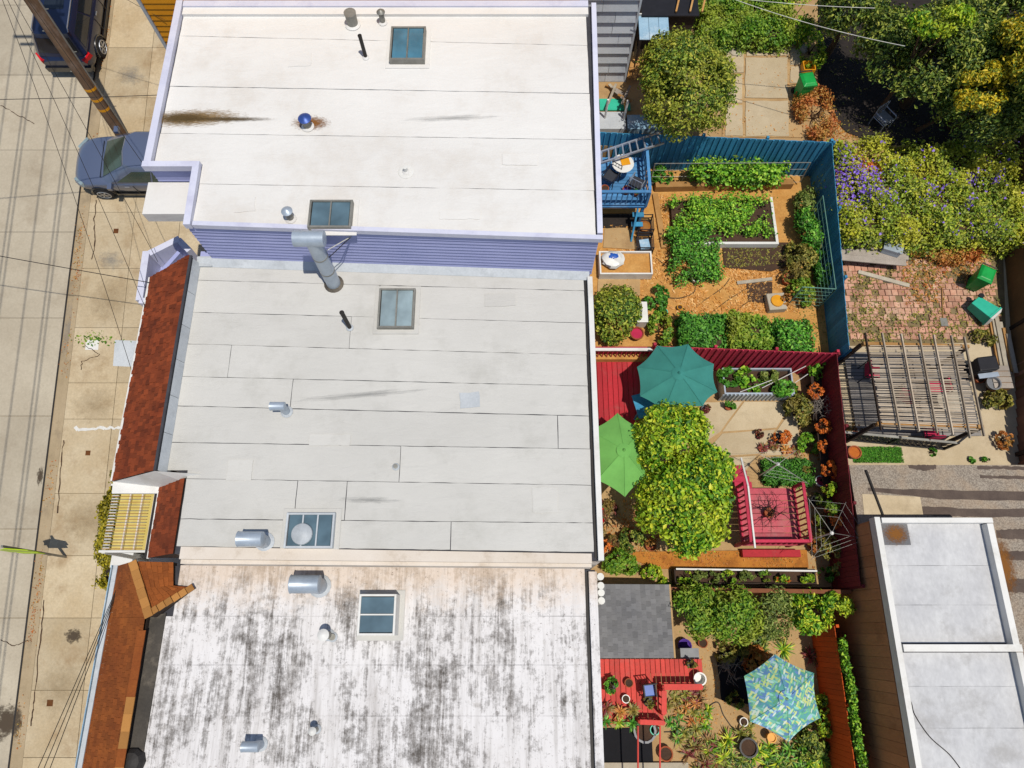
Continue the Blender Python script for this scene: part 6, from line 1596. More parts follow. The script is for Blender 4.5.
# paving, white trough with a bag, planters by the house
for i, poly in enumerate((((604, 229), (628, 228), (638, 250), (603, 248)), ((598, 278), (640, 279), (640, 296), (597, 296)))):
    q = [P(x, y, ZB) for x, y in poly]
    obj('paving_slab', MB().prism(wobble_outline([(p.x, p.y) for p in q], 0.3, 0.015), ZB - 0.05, ZB + 0.04), MATS['terracotta'] if False else MATS['tan_concrete'], label=('tan paving slab under the blue deck stairs', 'tan paving slab between white trough and shrub')[i], cat='paving')
trough('trough', (599, 251), (653, 274), ZB + 0.04, 0.38, 'white_paint', 'straw_soil', 'white painted trough of straw next to the lavender house')
c = P(613, 258, ZB + 0.6)
bg = thing('sack', (c.x, c.y, ZB + 0.35), 'white and blue plastic sack slumped in the white trough', 'sack')
def lumpy(c, r, seed, k=0.16):
    rs = random.Random(seed); mb = MB(); N, M = 14, 9; vs = []
    for i in range(M + 1):
        th = math.pi * i / M
        for j in range(N):
            ph = 2 * math.pi * j / N; s = 1 + rs.uniform(-k, k)
            vs.append((c[0] + r[0] * s * math.sin(th) * math.cos(ph), c[1] + r[1] * s * math.sin(th) * math.sin(ph), c[2] + r[2] * s * math.cos(th)))
    mb.add(vs, [(i * N + j, (i + 1) * N + j, (i + 1) * N + (j + 1) % N, i * N + (j + 1) % N) for i in range(M) for j in range(N)]); return mb
obj('bag', lumpy((c.x, c.y, ZB + 0.5), (0.38, 0.32, 0.16), 3), MATS['white_plastic'], bg, smooth=True)
obj('label_patch', lumpy((c.x + 0.02, c.y + 0.05, ZB + 0.62), (0.2, 0.13, 0.06), 5), MATS['blue_plastic'], bg, smooth=True)
shrub('shrub', 617, 314, ZB, (0.68, 0.95, 0.8), 5000, 0.12, 'leaf_citrus', 'dense olive green shrub at the corner of the grey roof', lumps=14)
shrub('leafy_plant', 657, 300, ZB, (0.38, 0.45, 0.4), 1100, 0.12, 'leaf_deep', 'bushy green plant beside the white bin')
shrub('leafy_plant', 660, 328, ZB, (0.36, 0.6, 0.4), 1300, 0.12, 'leaf_hedge', 'sprawling green plant between shrub and clipped hedge')
c = P(642, 312, ZB + 0.5); wb = thing('storage_bin', (c.x, c.y, ZB), 'white plastic bin half hidden by the olive shrub', 'bin')
obj('body', MB().box((c.x, c.y, ZB + 0.24), (0.34, 0.72, 0.48)), MATS['white_plastic'], wb, bevel=0.03)
obj('lid', MB().box((c.x, c.y, ZB + 0.5), (0.38, 0.76, 0.05)), MATS['white_plastic'], wb, bevel=0.02)
potty(637, 333, ZB, 0.22, 0.26, 'terracotta', 'orange red planter bowl by the red fence', 'cushion_red')
potty(664, 312, ZB, 0.13, 0.24, 'teal_plastic', 'teal flower pot among the green plants')
potty(696, 278, ZB, 0.13, 0.24, 'white_plastic', 'white bucket at the foot of the bean patch')
potty(680, 307, ZB, 0.09, 0.16, 'yellow_plastic', 'yellow pot on the straw path')
# beds
planks('bed_edging', [(655, 187, 792, 184, ZB + 0.16, 0.22, 0.3), (655, 194, 664, 248, ZB + 0.05, 0.2, 0.1)], 'raw_wood', 'orange timber edging below the vine netting', 'edging')
rb = trough('raised_bed', (668, 197), (779, 244), ZB, 0.3, 'white_paint', 'dark_soil', 'pale boarded raised bed of bright green leaves', 'raised bed', 0.09, skip=(0, 3))
hedge('bean_patch', (667, 194), (778, 231), ZB + 0.2, ZB + 0.6, 9000, 0.09, 'leaf_lime', 'bright green leafy crop filling the raised bed', 'crop', 0.09, core=False, rag=1.6, bare=-0.3)
hedge('bean_patch', (670, 228), (724, 278), ZB, ZB + 0.6, 8000, 0.09, 'leaf_green', 'thick deep green crop spilling off the raised bed', 'crop', 0.09, core=False, rag=1.8, bare=-0.6)
p = [P(x, y, ZB) for x, y in ((722, 244), (792, 243), (800, 262), (770, 272), (724, 268))]
obj('soil_bed', MB().prism([(v.x, v.y) for v in p], ZB - 0.1, ZB + 0.05), MATS['dark_soil'], kind='structure')
p = [P(x, y, ZB) for x, y in ((746, 284), (772, 282), (772, 304), (748, 302))]
obj('soil_patch', MB().prism([(v.x, v.y) for v in p], ZB - 0.1, ZB + 0.03), MATS['dark_soil'], kind='structure')
litter('bed_weeds', ((724, 246), (796, 244), (798, 264), (726, 268)), ZB + 0.04, 700, 0.09, 'leaf_olive', 'sparse weeds on the dark soil bed', 'weeds')
litter('straw_mulch', ((655, 195), (668, 195), (700, 312), (655, 312)), ZB, 1500, 0.13, 'straw_leaf', 'loose straw mulch on the path beside the crop', 'straw')
litter('straw_mulch', ((690, 270), (790, 266), (800, 312), (680, 314)), ZB, 4200, 0.13, 'straw_leaf', 'loose straw mulch strewn below the dark bed', 'straw')
litter('straw_mulch', ((600, 226), (655, 226), (670, 300), (600, 300)), ZB, 1200, 0.12, 'straw_leaf', 'loose straw blown round the white trough', 'straw')
planks('loose_board', [(737, 283, 772, 279, ZB + 0.05, 0.12, 0.05)], 'stone_pale', 'pale board lying on the straw beside dark soil', 'board')
fp = P(777, 301, ZB + 0.3)
fire = thing('fire_pit', (fp.x, fp.y, ZB), 'square pale stone planter with an orange disc', 'planter')
obj('stone_block', MB().box((fp.x, fp.y, ZB + 0.15), (0.62, 0.62, 0.3), 0.08), MATS['stone_pale'], fire, bevel=0.03)
obj('disc', MB().lathe((fp.x, fp.y, ZB + 0.3), [(0.22, 0.003), (0.21, 0.05), (0.02, 0.06)], 18), MATS['yellow_plastic'], fire)
for (x, y, r, m, lab, n) in ((800, 262, (0.5, 0.7, 0.5), 'leaf_olive', 'olive bush at the end of the dark soil bed', 2200), (806, 232, (0.42, 0.9, 0.6), 'leaf_green', 'tall green tomato plants inside the green net', 2600),
                       (806, 205, (0.4, 0.6, 0.5), 'leaf_blue_grey', 'grey green plants at the fence corner', 1200), (801, 292, (0.42, 0.5, 0.4), 'leaf_hedge', 'green bush right of the pale stone planter', 1500),
                       (824, 270, (0.28, 0.6, 0.5), 'leaf_deep', 'dark green climber on the blue side fence', 1400)):
    shrub('garden_bush', x, y, ZB, r, n, 0.11, m, lab)
hedge('hedge', (680, 313), (727, 346), ZB, ZB + 0.75, 5200, 0.11, 'leaf_deep', 'clipped dark green hedge above the red fence', 'hedge', 0.06)
hedge('hedge', (728, 314), (773, 348), ZB, ZB + 0.75, 5200, 0.11, 'leaf_hedge', 'clipped yellow green hedge next to the dark one', 'hedge', 0.06)
hedge('hedge', (776, 319), (815, 350), ZB, ZB + 0.75, 4200, 0.11, 'leaf_green', 'clipped bright green hedge end at the blue side fence', 'hedge', 0.07)
# nets
n0, n1 = P(650, 183, ZB + 0.2), P(800, 182, ZB + 0.2)
netting('garden_net', (n0, n1, n1 + Vector((0, 0.1, 1.0)), n0 + Vector((0, 0.1, 1.0))), 0.28, 'dull_metal', 'silver wire netting for vines in front of the blue fence')
pV, nV = boxblob((P(690, 170, 1.5).x, n0.y - 0.15, ZB + 0.3), (P(792, 170, 1.5).x, n0.y + 0.3, ZB + 0.95), 5600, 0.1, bare=-0.5, rag_amt=1.5)
vn = thing('vine', (P(740, 180, ZB).x, n0.y, ZB), 'bright green vine climbing the silver netting', 'vine')
leafmesh('foliage', pV, nV, 0.12, MATS['leaf_lime'], vn, asp=0.75)
obj('stems', MB().tube([(n0.x + 1.6, n0.y, ZB), (n0.x + 1.7, n0.y, ZB + 1.2)], 0.02, 5).tube([(n0.x + 3.4, n0.y, ZB), (n0.x + 3.3, n0.y, ZB + 1.2)], 0.02, 5), MATS['bark'], vn)
shrub('leafy_plant', 662, 176, ZB, (0.35, 0.35, 0.35), 700, 0.13, 'leaf_green', 'low green plant under the silver netting')
gA, gB, gC, gD = P(793, 192, 2.0), P(823, 196, 2.0), P(836, 289, 2.0), P(803, 287, 2.0)
for i, (a, b, lab) in enumerate(((gB, gC, 'green wire net along the blue side fence'), (gD, gC, 'green wire net across the end of the tomato row'))):
    netting('garden_net', (Vector((a.x, a.y, ZB)), Vector((b.x, b.y, ZB)), b, a), 0.24, 'net_green', lab)
hose([(656, 258), (672, 270), (692, 282), (694, 292), (680, 298), (662, 297)], ZB, 0.018, 'black_pipe', 'black hose looping across the straw path')
hose([(690, 312), (705, 300), (722, 288), (730, 278)], ZB, 0.012, 'black_pipe', 'thin black line painted as bean frame shadow beside the white bucket')  # this and the next two: black tubes drawn as the bean frame's shadows
hose([(712, 312), (728, 300), (744, 290), (752, 284)], ZB, 0.012, 'black_pipe', 'thin black line painted as bean frame shadow ending at the soil patch')
hose([(734, 313), (746, 303), (762, 294)], ZB, 0.012, 'black_pipe', 'thin black line painted as bean frame shadow below the pale board')

# ================================================================== PATIO YARD OF THE MIDDLE HOUSE
ftop = 1.5
fl0, fr0 = P(655, 345, ftop), P(838, 352, ftop)
fence('red_fence', (fl0.x, fl0.y), (fr0.x, fr0.y), ZC, ftop, MATS['red_fence'], 'red board fence behind the metal planter', side=-1, bw=0.2, batten=True)
obj('retaining_board', MB().box(((2.2 + fl0.x) / 2, fl0.y + 0.12, 0.3), (fl0.x - 2.2, 0.06, 1.4)), MATS['red_fence'], label='low red retaining board behind the white deck railing', cat='board')
fe1 = P(862, 586, ftop)
fence('red_fence', (fr0.x, fr0.y - 0.06), (fe1.x, fe1.y), ZC, ftop, MATS['dark_red_fence'], 'dark red side fence behind the row of pots', side=-1, bw=0.15)
zk = 0.25
k0, k1 = P(600, 361, zk), P(668, 436, zk)
rd = deck('red_deck', 2.0, k1.x, k1.y, k0.y, zk, ZC, MATS['red_deck'], 'bright red deck under the teal umbrella', 'y', 0.17)
rl0, rl1 = P(597, 349.5, zk + 0.9), P(656, 352, zk + 0.9)
railing(rd, (2.1, rl0.y), (rl1.x, rl0.y), zk, 0.9, MATS['red_fence'], MATS['white_paint'], 0.15, 0.03)
c = P(599, 402, 0.9)
lamp = thing('wall_lamp', (2.05, c.y, zk), 'white globe lamp at the edge of the red deck', 'lamp')
obj('post', MB().tube([(2.2, c.y, zk), (2.2, c.y, zk + 0.55)], 0.03, 6), MATS['dull_metal'], lamp)
obj('globe', lumpy((2.22, c.y, zk + 0.68), (0.17, 0.17, 0.17), 2, 0.0), MATS['white_plastic'], lamp, smooth=True)
c = P(648, 404, zk + 0.72)
tb = thing('patio_table', (c.x, c.y, zk), 'blue square table in the shade of the teal umbrella', 'table')
obj('table_top', MB().box((c.x, c.y, zk + 0.7), (0.85, 0.8, 0.04), 0.25), MATS['blue_fence'], tb)
for dx in (-0.33, 0.33):
    for dy in (-0.3, 0.3): obj('leg', MB().box((c.x + dx, c.y + dy, zk + 0.34), (0.05, 0.05, 0.68)), MATS['blue_fence'], tb)
umbrella(679, 373, ZC, ZC + 2.75, [(657, 345.5), (688, 344), (714, 364), (717.5, 392), (703, 406), (664, 411), (640, 396), (637, 367)], MATS['cloth_teal'], 'large teal garden umbrella over the red deck')
umbrella(624, 450, ZC, ZC + 2.65, [(617.5, 413), (643, 428), (646, 478), (625, 497), (597, 480), (589, 430)], MATS['cloth_green'], 'lime green garden umbrella against the grey roofed house')
tl = P(682, 482, ZC + 2.2)
tree('lemon_tree', tl, (1.5, 2.15, 1.55), ZC, 34000, 0.125, MATS['leaf_lemon'], 'big yellow green citrus tree between the two umbrellas and the patio', trunk_r=0.13, lumps=80, asp=0.55, lump_r=0.3, tuft_r=0.08, extra=[((0.05, -0.65, 0), (1.38, 1.5, 1.4), 0.5), ((-0.25, 1.15, 0.1), (1.1, 1.25, 1.2), 0.28), ((0.75, 0.35, -0.1), (0.8, 0.9, 1.0), 0.14), ((-0.6, -1.0, -0.1), (0.85, 0.9, 1.0), 0.08)])
# galvanised planter
mp_ = trough('metal_planter', (722, 368), (795, 394), ZC, 0.7, 'galvanised', 'dark_soil', 'corrugated metal planter of leafy greens below the red fence', 'planter', 0.05)
a, b = P(722, 394, ZC + 0.7), P(795, 394, ZC + 0.7)
for k in range(18):
    xx = a.x + (b.x - a.x) * (k + 0.5) / 18; piece('corrugation', (xx, a.y - 0.015, ZC + 0.34), (0.06, 0.03, 0.62), MATS['galvanised'], mp_, (0, 0, 0))
for (x, y, r, m, lab) in ((729, 377, 0.26, 'leaf_deep', 'dark green greens at the end of metal planter'), (752, 380, 0.36, 'leaf_lime', 'lime lettuces in the middle of metal planter'), (772, 376, 0.22, 'leaf_blue_grey', 'grey green herbs in metal planter'), (784, 389, 0.28, 'leaf_green', 'bright green herbs at the corner of metal planter')):
    shrub('leafy_plant', x, y, ZC + 0.53, (r * 1.35, r * 1.15, 0.22), 420, 0.16, m, lab, lumps=6, asp=0.8)
for x in (766, 792):
    pass
hp_ = thing('plant_hoops', P(780, 380, ZC + 0.5), 'thin white canes leaning over the metal planter', 'canes')
for (x0, y0, x1, y1) in ((762, 388, 806, 366), (790, 386, 808, 374), (740, 392, 772, 380)):
    obj('cane', MB().tube([P(x0, y0, ZC + 0.7), P(x1, y1, ZC + 1.0)], 0.012, 5), MATS['white_paint'], hp_)
pt2 = obj('patio', MB().prism([(P(x, y, ZC).x, P(x, y, ZC).y) for x, y in ((700, 400), (800, 400), (800, 458), (700, 470))], ZC - 0.1, ZC + 0.035), MATS['tan_concrete'], kind='structure')
for poly in (((702, 403), (742, 402), (720, 432), (700, 446)), ((744, 402), (793, 402), (776, 428), (722, 432)), ((722, 434), (775, 430), (757, 454), (700, 458)), ((700, 460), (756, 456), (746, 470), (700, 474)), ((777, 430), (796, 404), (800, 455), (760, 455))):
    q = [P(x, y, ZC) for x, y in poly]
    obj('slab', MB().prism(wobble_outline([(v.x, v.y) for v in q], 0.4, 0.008), ZC, ZC + 0.045 + random.uniform(0, 0.01)), MATS['patio_concrete'], pt2)
# pots and plants along the side fence
ZSH = ZC + 0.62
s0_, s1_ = P(817, 376, ZSH), P(836, 532, ZSH)
shf = thing('plant_shelf', ((s0_.x + s1_.x) / 2, (s0_.y + s1_.y) / 2, ZC), 'long narrow plant shelf in front of the dark red fence', 'shelf')
for dx in (-0.11, 0.11): obj('plank', MB().beam(s0_ + Vector((dx, 0, -0.03)), s1_ + Vector((dx, 0, -0.03)), 0.2, 0.04), MATS['dark_wood'], shf)
for f in (0.03, 0.35, 0.67, 0.97): q = s0_.lerp(s1_, f); obj('leg', MB().box((q.x, q.y, (ZC + ZSH) / 2 - 0.03), (0.3, 0.06, ZSH - ZC - 0.05)), MATS['dark_wood'], shf)
for (x, y, r, n, sz, m, lab, pot) in (
    (820, 366, (0.45, 0.45, 0.4), 1500, 0.12, 'leaf_lime', 'lime green potted bush at the red fence corner', (0.2, 0.3, 'terracotta')),
    (798, 412, (0.42, 0.55, 0.5), 1900, 0.11, 'leaf_olive', 'mixed leafy bush at the patio edge', None),
    (796, 400, (0.3, 0.3, 0.35), 700, 0.1, 'leaf_hedge', 'pale green bush beside the metal planter', None),
    (782, 437, (0.27, 0.27, 0.2), 900, 0.07, 'leaf_orange', 'round orange chrysanthemum in a pot on the patio', (0.18, 0.25, 'black_metal')),
    (816, 391, (0.25, 0.25, 0.2), 700, 0.07, 'leaf_orange', 'orange flowers in front of the dark red fence', (0.16, 0.2, 'terracotta')),
    (823, 426, (0.24, 0.24, 0.2), 600, 0.07, 'leaf_orange', 'orange flowers below the bare grey twigs', (0.16, 0.2, 'terracotta')),
    (824, 446, (0.17, 0.17, 0.16), 350, 0.07, 'leaf_orange', 'small orange flower pot at the fence foot', (0.13, 0.18, 'terracotta')),
    (808, 444, (0.34, 0.34, 0.32), 1000, 0.1, 'leaf_lime', 'yellow green bush beside the orange flowers', None),
    (830, 470, (0.22, 0.3, 0.2), 600, 0.09, 'leaf_orange', 'rusty orange pot plant at the dark red fence', (0.15, 0.2, 'terracotta')),
    (830, 488, (0.2, 0.25, 0.22), 500, 0.09, 'leaf_lemon', 'yellow pot plant at the dark red fence', (0.14, 0.2, 'terracotta')),
    (832, 508, (0.22, 0.26, 0.25), 600, 0.09, 'leaf_hedge', 'green pot plant beside the second dryer', (0.14, 0.2, 'terracotta')),
    (838, 520, (0.22, 0.25, 0.2), 500, 0.09, 'leaf_orange', 'amber pot plant behind the second dryer', (0.14, 0.2, 'terracotta')),
    (832, 552, (0.5, 0.7, 0.5), 2600, 0.1, 'leaf_olive', 'straggly flowering bush in the fence corner', None),
    (828, 575, (0.25, 0.22, 0.25), 600, 0.1, 'leaf_green', 'bright green tuft at the foot of the fence corner', None),
    (608, 520, (0.5, 0.6, 0.4), 1500, 0.11, 'leaf_red', 'dark red leaved shrub in the shade of the lime umbrella', None),
    (632, 540, (0.4, 0.4, 0.4), 1000, 0.11, 'leaf_dark', 'dark shrub between house and citrus tree', None),
    (620, 562, (0.55, 0.4, 0.4), 2000, 0.1, 'leaf_hedge', 'yellow green bush above the grey shed roof', None),
    (652, 574, (0.3, 0.25, 0.3), 900, 0.09, 'leaf_lemon', 'small yellow bush at the shed corner', None)):
    fl_ = ('lamp_red', 10, 0.12) if 'dark red leaved' in lab else (('flower_orange', 14, 0.1) if 'straggly' in lab else None)
    shrub('potted_plant' if pot else 'shrub', x, y, ZSH if (pot and 812 < x < 842 and y > 380) else ZC, r, n, sz, m, lab, cat='potted plant' if pot else 'shrub', pot=pot, flowers=fl_)
twigs('bare_plant', 820, 408, ZSH, 0.6, 0.5, 16, 'grey_wood', 'bare grey twigs between the orange flowers')
for i, (x, y, m) in enumerate(((763, 448, 'leaf_red'), (774, 446, 'leaf_red'), (786, 450, 'leaf_dry'), (796, 450, 'leaf_red'))):
    spiky('succulent', x, y, ZC, 22, 0.24, 0.07, m, ('dark red succulent at the patio corner', 'dark red succulent below the orange chrysanthemum', 'bronze succulent beside the yellow green bush', 'dark red succulent next to the green mound')[i], pot=(0.14, 0.16, 'terracotta'))
hedge('ground_cover', (764, 460), (813, 483), ZC, ZC + 0.35, 6500, 0.1, 'leaf_deep', 'mound of dense green ground cover beside the red landing', 'ground cover', 0.05, asp=0.3)
sp_ = P(818, 482, ZC + 0.5)
potty(821, 481, ZC, 0.17, 0.3, 'white_plastic', 'white and pink bowl in front of the fence', 'cushion_red')
rotary(778, 464, ZC, 1.75, [(797, 450), (763, 476), (809, 484), (756, 452)], 'white rotary dryer over the green mound')
rotary(832, 533, ZC, 1.75, [(811, 560), (870, 539), (846, 502), (808, 498)], 'white rotary dryer at the dark red fence')
# red landing with railings
zt = 0.45
q0, q1 = P(751, 488, zt), P(797, 546, zt)
rt = deck('red_landing', q0.x - 0.5, q1.x + 0.12, q1.y, q0.y, zt, ZC, MATS['pink_deck'], 'raised crimson landing with railings on three sides', 'x', 0.19)
for kk, (a, b) in enumerate((((q0.x - 0.46, q1.y + 0.06), (q0.x - 0.46, q0.y)), ((q1.x + 0.1, q1.y + 0.06), (q1.x + 0.1, q0.y)), ((q0.x - 0.4, q1.y + 0.05), (q1.x + 0.04, q1.y + 0.05)))):
    railing(rt, a, b, zt, 0.85, MATS['red_fence'], MATS['red_fence'], 0.16, 0.04, 0.09)
wa, wb_ = P(748, 486, zt + 0.9), P(755, 548, zt + 0.9)
obj('handrail', MB().beam(wa, wb_, 0.05, 0.05), MATS['white_paint'], rt)
wa2, wb2 = P(741, 458, zt + 0.5), P(748, 486, zt + 0.9)
obj('handrail', MB().beam(wa2, wb2, 0.05, 0.05), MATS['white_paint'], rt)
for k in range(4):
    piece('stair_tread', (q0.x - 0.18, q0.y + 0.12 + 0.22 * k, zt - 0.18 * (k + 1)), (0.55, 0.22, 0.04), MATS['red_fence'], rt)
obj('front_step', MB().box(((q0.x + q1.x) / 2, q1.y - 0.16, ZC + 0.15), (q1.x - q0.x + 0.6, 0.22, 0.3)), MATS['red_deck'], rt)
twigs('dead_vine', 771, 512, zt, 0.7, 0.7, 16, 'dark_wood', 'leafless dark vine sprawling on the crimson landing', pot=(0.16, 0.24, 'terracotta'))
# soil strip and planter boxes at the south end
p = [P(x, y, ZC) for x, y in ((632, 552), (806, 550), (808, 568), (660, 569), (632, 560))]
obj('soil_strip', MB().prism([(v.x, v.y) for v in p], ZC - 0.1, ZC + 0.06), MATS['orange_soil'], kind='structure')
litter('soil_litter', ((640, 553), (804, 551), (806, 567), (655, 568)), ZC + 0.06, 1300, 0.06, 'leaf_dry', 'rusty crumbs and dry leaves on the orange soil strip', 'leaf litter')
trough('planter_box', (674, 569), (817, 584), ZC, 0.45, 'dark_wood', 'dark_soil', 'long narrow planter box along the south edge of the patio yard', 'planter', 0.04)
obj('white_edge', MB().beam(P(676, 569, ZC + 0.48), P(817, 571, ZC + 0.48), 0.05, 0.04), MATS['white_paint'], label='white edging board along the narrow planter box', cat='edging')
for i, (x, m, d) in enumerate(((686, 'leaf_lemon', 'yellow'), (699, 'leaf_blue_grey', 'silver grey'), (712, 'leaf_blue_grey', 'grey green'), (728, 'leaf_lemon', 'golden'), (748, 'leaf_blue_grey', 'pale grey'), (764, 'leaf_hedge', 'mid green'), (782, 'leaf_lemon', 'yellow and orange'), (806, 'leaf_lemon', 'lemon yellow'))):
    spot = ('at the tree end', 'next to the yellow tuft', 'before the golden tuft', 'in the tree shade', 'in the middle', 'left of the orange flowers', 'with orange flowers', 'at the fence end')[i]
    shrub('planter_plant', x, 577, ZC + 0.34, (0.24, 0.18, 0.18), 420, 0.09, m, f'{d} tuft {spot} of the narrow planter box', cat='plant', lumps=5, flowers=('flower_orange', 12, 0.1) if i == 6 else None)
fs0, fs1 = P(676, 588, 0.6), P(850, 592, 0.6)
fence('brown_fence', (2.2, fs0.y), (fs1.x, fs1.y), ZD, 0.6, MATS['brown_fence'], 'weathered brown board fence between patio yard and lower yard', side=-1, cap=MATS['brown_fence'])

# more clutter of pots and tubs
for (x, y, z0, r, m, pt_, lab) in ((730, 405, ZC, 0.18, 'leaf_green', 'terracotta', 'small green pot plant under the metal planter front'), (706, 408, ZC, 0.16, 'leaf_red', 'grey_plastic', 'dark red pot plant at the teal umbrella edge'), (792, 392, ZC, 0.16, 'leaf_lemon', 'terracotta', 'yellow pot plant at the planter corner'),
                               (760, 434, ZC, 0.13, 'leaf_red', 'terracotta', 'tiny red pot plant on the patio slab'), (806, 470, ZC, 0.16, 'leaf_olive', 'black_metal', 'olive pot plant behind the green mound'), (817, 500, ZC, 0.2, 'leaf_dark', 'black_metal', 'dark pot plant beside the landing railing'), (818, 520, ZC, 0.2, 'leaf_hedge', 'terracotta', 'green pot plant below the landing corner'),
                               (815, 545, ZC, 0.2, 'leaf_dry', 'terracotta', 'dry pot plant near the second dryer foot'), (652, 545, ZC, 0.22, 'leaf_dry', 'terracotta', 'dry pot plant under the citrus tree'), (604, 545, ZC, 0.22, 'leaf_orange', 'terracotta', 'orange pot plant at the house foot'), (614, 540, ZC, 0.2, 'leaf_red', 'terracotta', 'red pot plant at the house foot'),
                               (786, 300, ZB, 0.18, 'leaf_dry', 'terracotta', 'dry pot plant right of the orange disc planter'), (790, 276, ZB, 0.25, 'leaf_olive', 'terracotta', 'olive pot plant at the end of the pale board'), (672, 262, ZB, 0.14, 'leaf_red', 'terracotta', 'small red pot plant at the crop edge')):
    shrub('potted_plant', x, y, z0, (r, r, r * 0.9), 380, 0.09, m, lab, cat='potted plant', lumps=6, pot=(r * 0.75, r, pt_))
litter('ground_leaves', ((600, 500), (660, 500), (660, 570), (600, 570)), ZC, 1500, 0.09, 'leaf_dry', 'brown leaf litter between the house and the citrus tree', 'leaf litter')
litter('ground_leaves', ((800, 400), (836, 400), (850, 580), (800, 580)), ZC, 1200, 0.08, 'leaf_dry', 'brown leaf litter along the foot of the side fence', 'leaf litter')
litter('ground_leaves', ((795, 200), (835, 200), (845, 345), (795, 345)), ZB, 1200, 0.08, 'leaf_olive', 'weedy litter at the foot of the blue side fence', 'leaf litter')

# ================================================================== LOWER YARD
sh0, sh1 = P(597, 584, 1.0), P(674, 658, 0.8)
shed = thing('shed', ((2.1 + sh1.x) / 2, (sh0.y + sh1.y) / 2, ZD), 'grey shingled lean to shed behind the red deck', 'shed')
obj('wall', MB().box(((2.05 + sh1.x) / 2 - 0.05, (sh0.y + sh1.y) / 2, (ZD + 0.8) / 2), (sh1.x - 2.2, sh0.y - sh1.y - 0.15, 0.78 - ZD)), MATS['cream_wall'], shed)
obj('roof_core', MB().add([(2.0, sh1.y, 1.05), (sh1.x, sh1.y, 0.82), (sh1.x, sh0.y, 0.82), (2.0, sh0.y, 1.05), (2.0, sh1.y, 0.95), (sh1.x, sh1.y, 0.72), (sh1.x, sh0.y, 0.72), (2.0, sh0.y, 0.95)],
    [(0, 1, 2, 3), (7, 6, 5, 4), (0, 4, 5, 1), (1, 5, 6, 2), (2, 6, 7, 3), (3, 7, 4, 0)]), MATS['dark_felt'], shed)
obj('shingles', shingle_face(MB(), (sh1.x, sh0.y, 0.825), (sh1.x, sh1.y, 0.825), (2.0, sh1.y, 1.055), (2.0, sh0.y, 1.055), 18, 0.15, 0.010, jit=0.1), MATS['grey_shingle'], shed, kind='stuff')
obj('drip_edge', MB().beam((sh1.x + 0.02, sh1.y, 0.81), (sh1.x + 0.02, sh0.y, 0.81), 0.05, 0.06), MATS['tan_concrete'], shed)
zl = -0.15
e0, e1 = P(598, 659, zl), P(707, 722, zl)
e2 = P(662, 690, zl)
ld_ = deck('coral_deck', 2.0, e2.x, P(660, 724, zl).y, e0.y, zl, ZD, MATS['coral_deck'], 'coral red deck below the grey shed with L shaped railing', 'y', 0.15)
n = 9; xs0, xs1 = e2.x + 0.006, e1.x
yb1 = P(690, 684, zl).y
for k in range(n):
    w = (xs1 - xs0) / n; piece('board', (xs0 + w * (k + 0.5), (e0.y + yb1) / 2, zl - 0.015), (round(w - 0.012, 3), round(e0.y - yb1, 3), 0.03), MATS['coral_deck'], ld_)
for x, y in ((xs1 - 0.1, yb1 + 0.1), (xs1 - 0.1, e0.y - 0.1)): piece('post', (x, y, (ZD + zl) / 2 - 0.02), (0.1, 0.1, round(zl - ZD - 0.04, 2)), MATS['coral_deck'], ld_)
ra, rb_, rc = P(664, 687, zl + 0.75), P(702, 687, zl + 0.75), P(664, 714, zl + 0.75)
railing(ld_, (ra.x, ra.y), (rb_.x, rb_.y), zl, 0.75, MATS['coral_deck'], None, 0.16, 0.035, 0.16)
railing(ld_, (ra.x, ra.y - 0.1), (rc.x, rc.y), zl, 0.75, MATS['coral_deck'], None, 0.16, 0.035, 0.14)
rd0, rd1 = P(640, 722, zl + 0.6), P(664, 723, zl + 0.6)
railing(ld_, (rd0.x, rd0.y), (rd1.x, rd1.y), zl, 0.6, MATS['coral_deck'], None, 0.16, 0.035, 0.13)
# stairwell below the deck
s0, s1 = P(598, 728, ZD), P(653, 763, ZD)
st_ = thing('stairwell', ((2.0 + s1.x) / 2, (s0.y + s1.y) / 2, ZD), 'stairwell painted black for pit shade with red handrails under the coral deck', 'stairwell')
obj('floor', MB().box(((2.0 + s1.x) / 2, (s0.y + s1.y) / 2, ZD + 0.02), (s1.x - 2.0, s0.y - s1.y, 0.06)), MATS['pit_black'], st_)  # flat slab at yard level; the pit's darkness is in its colour
for x in (638, 660):
    a, b = P(x, 726, zl + 0.35), P(x, 800, zl + 0.1); obj('handrail', MB().tube([a, b], 0.025, 6), MATS['coral_deck'], st_)
    for f in (0.02, 0.98): q = a.lerp(b, f); obj('post', MB().tube([(q.x, q.y, ZD), q], 0.022, 6), MATS['coral_deck'], st_)
g0, g1 = P(598, 762, ZD), P(690, 800, ZD)
obj('grey_step', MB().box(((2.0 + g1.x) / 2, (g0.y + g1.y) / 2, ZD + 0.04), (g1.x - 2.0, g0.y - g1.y, 0.16)), MATS['street_concrete'], label='pale grey concrete step below the stairwell', cat='step')
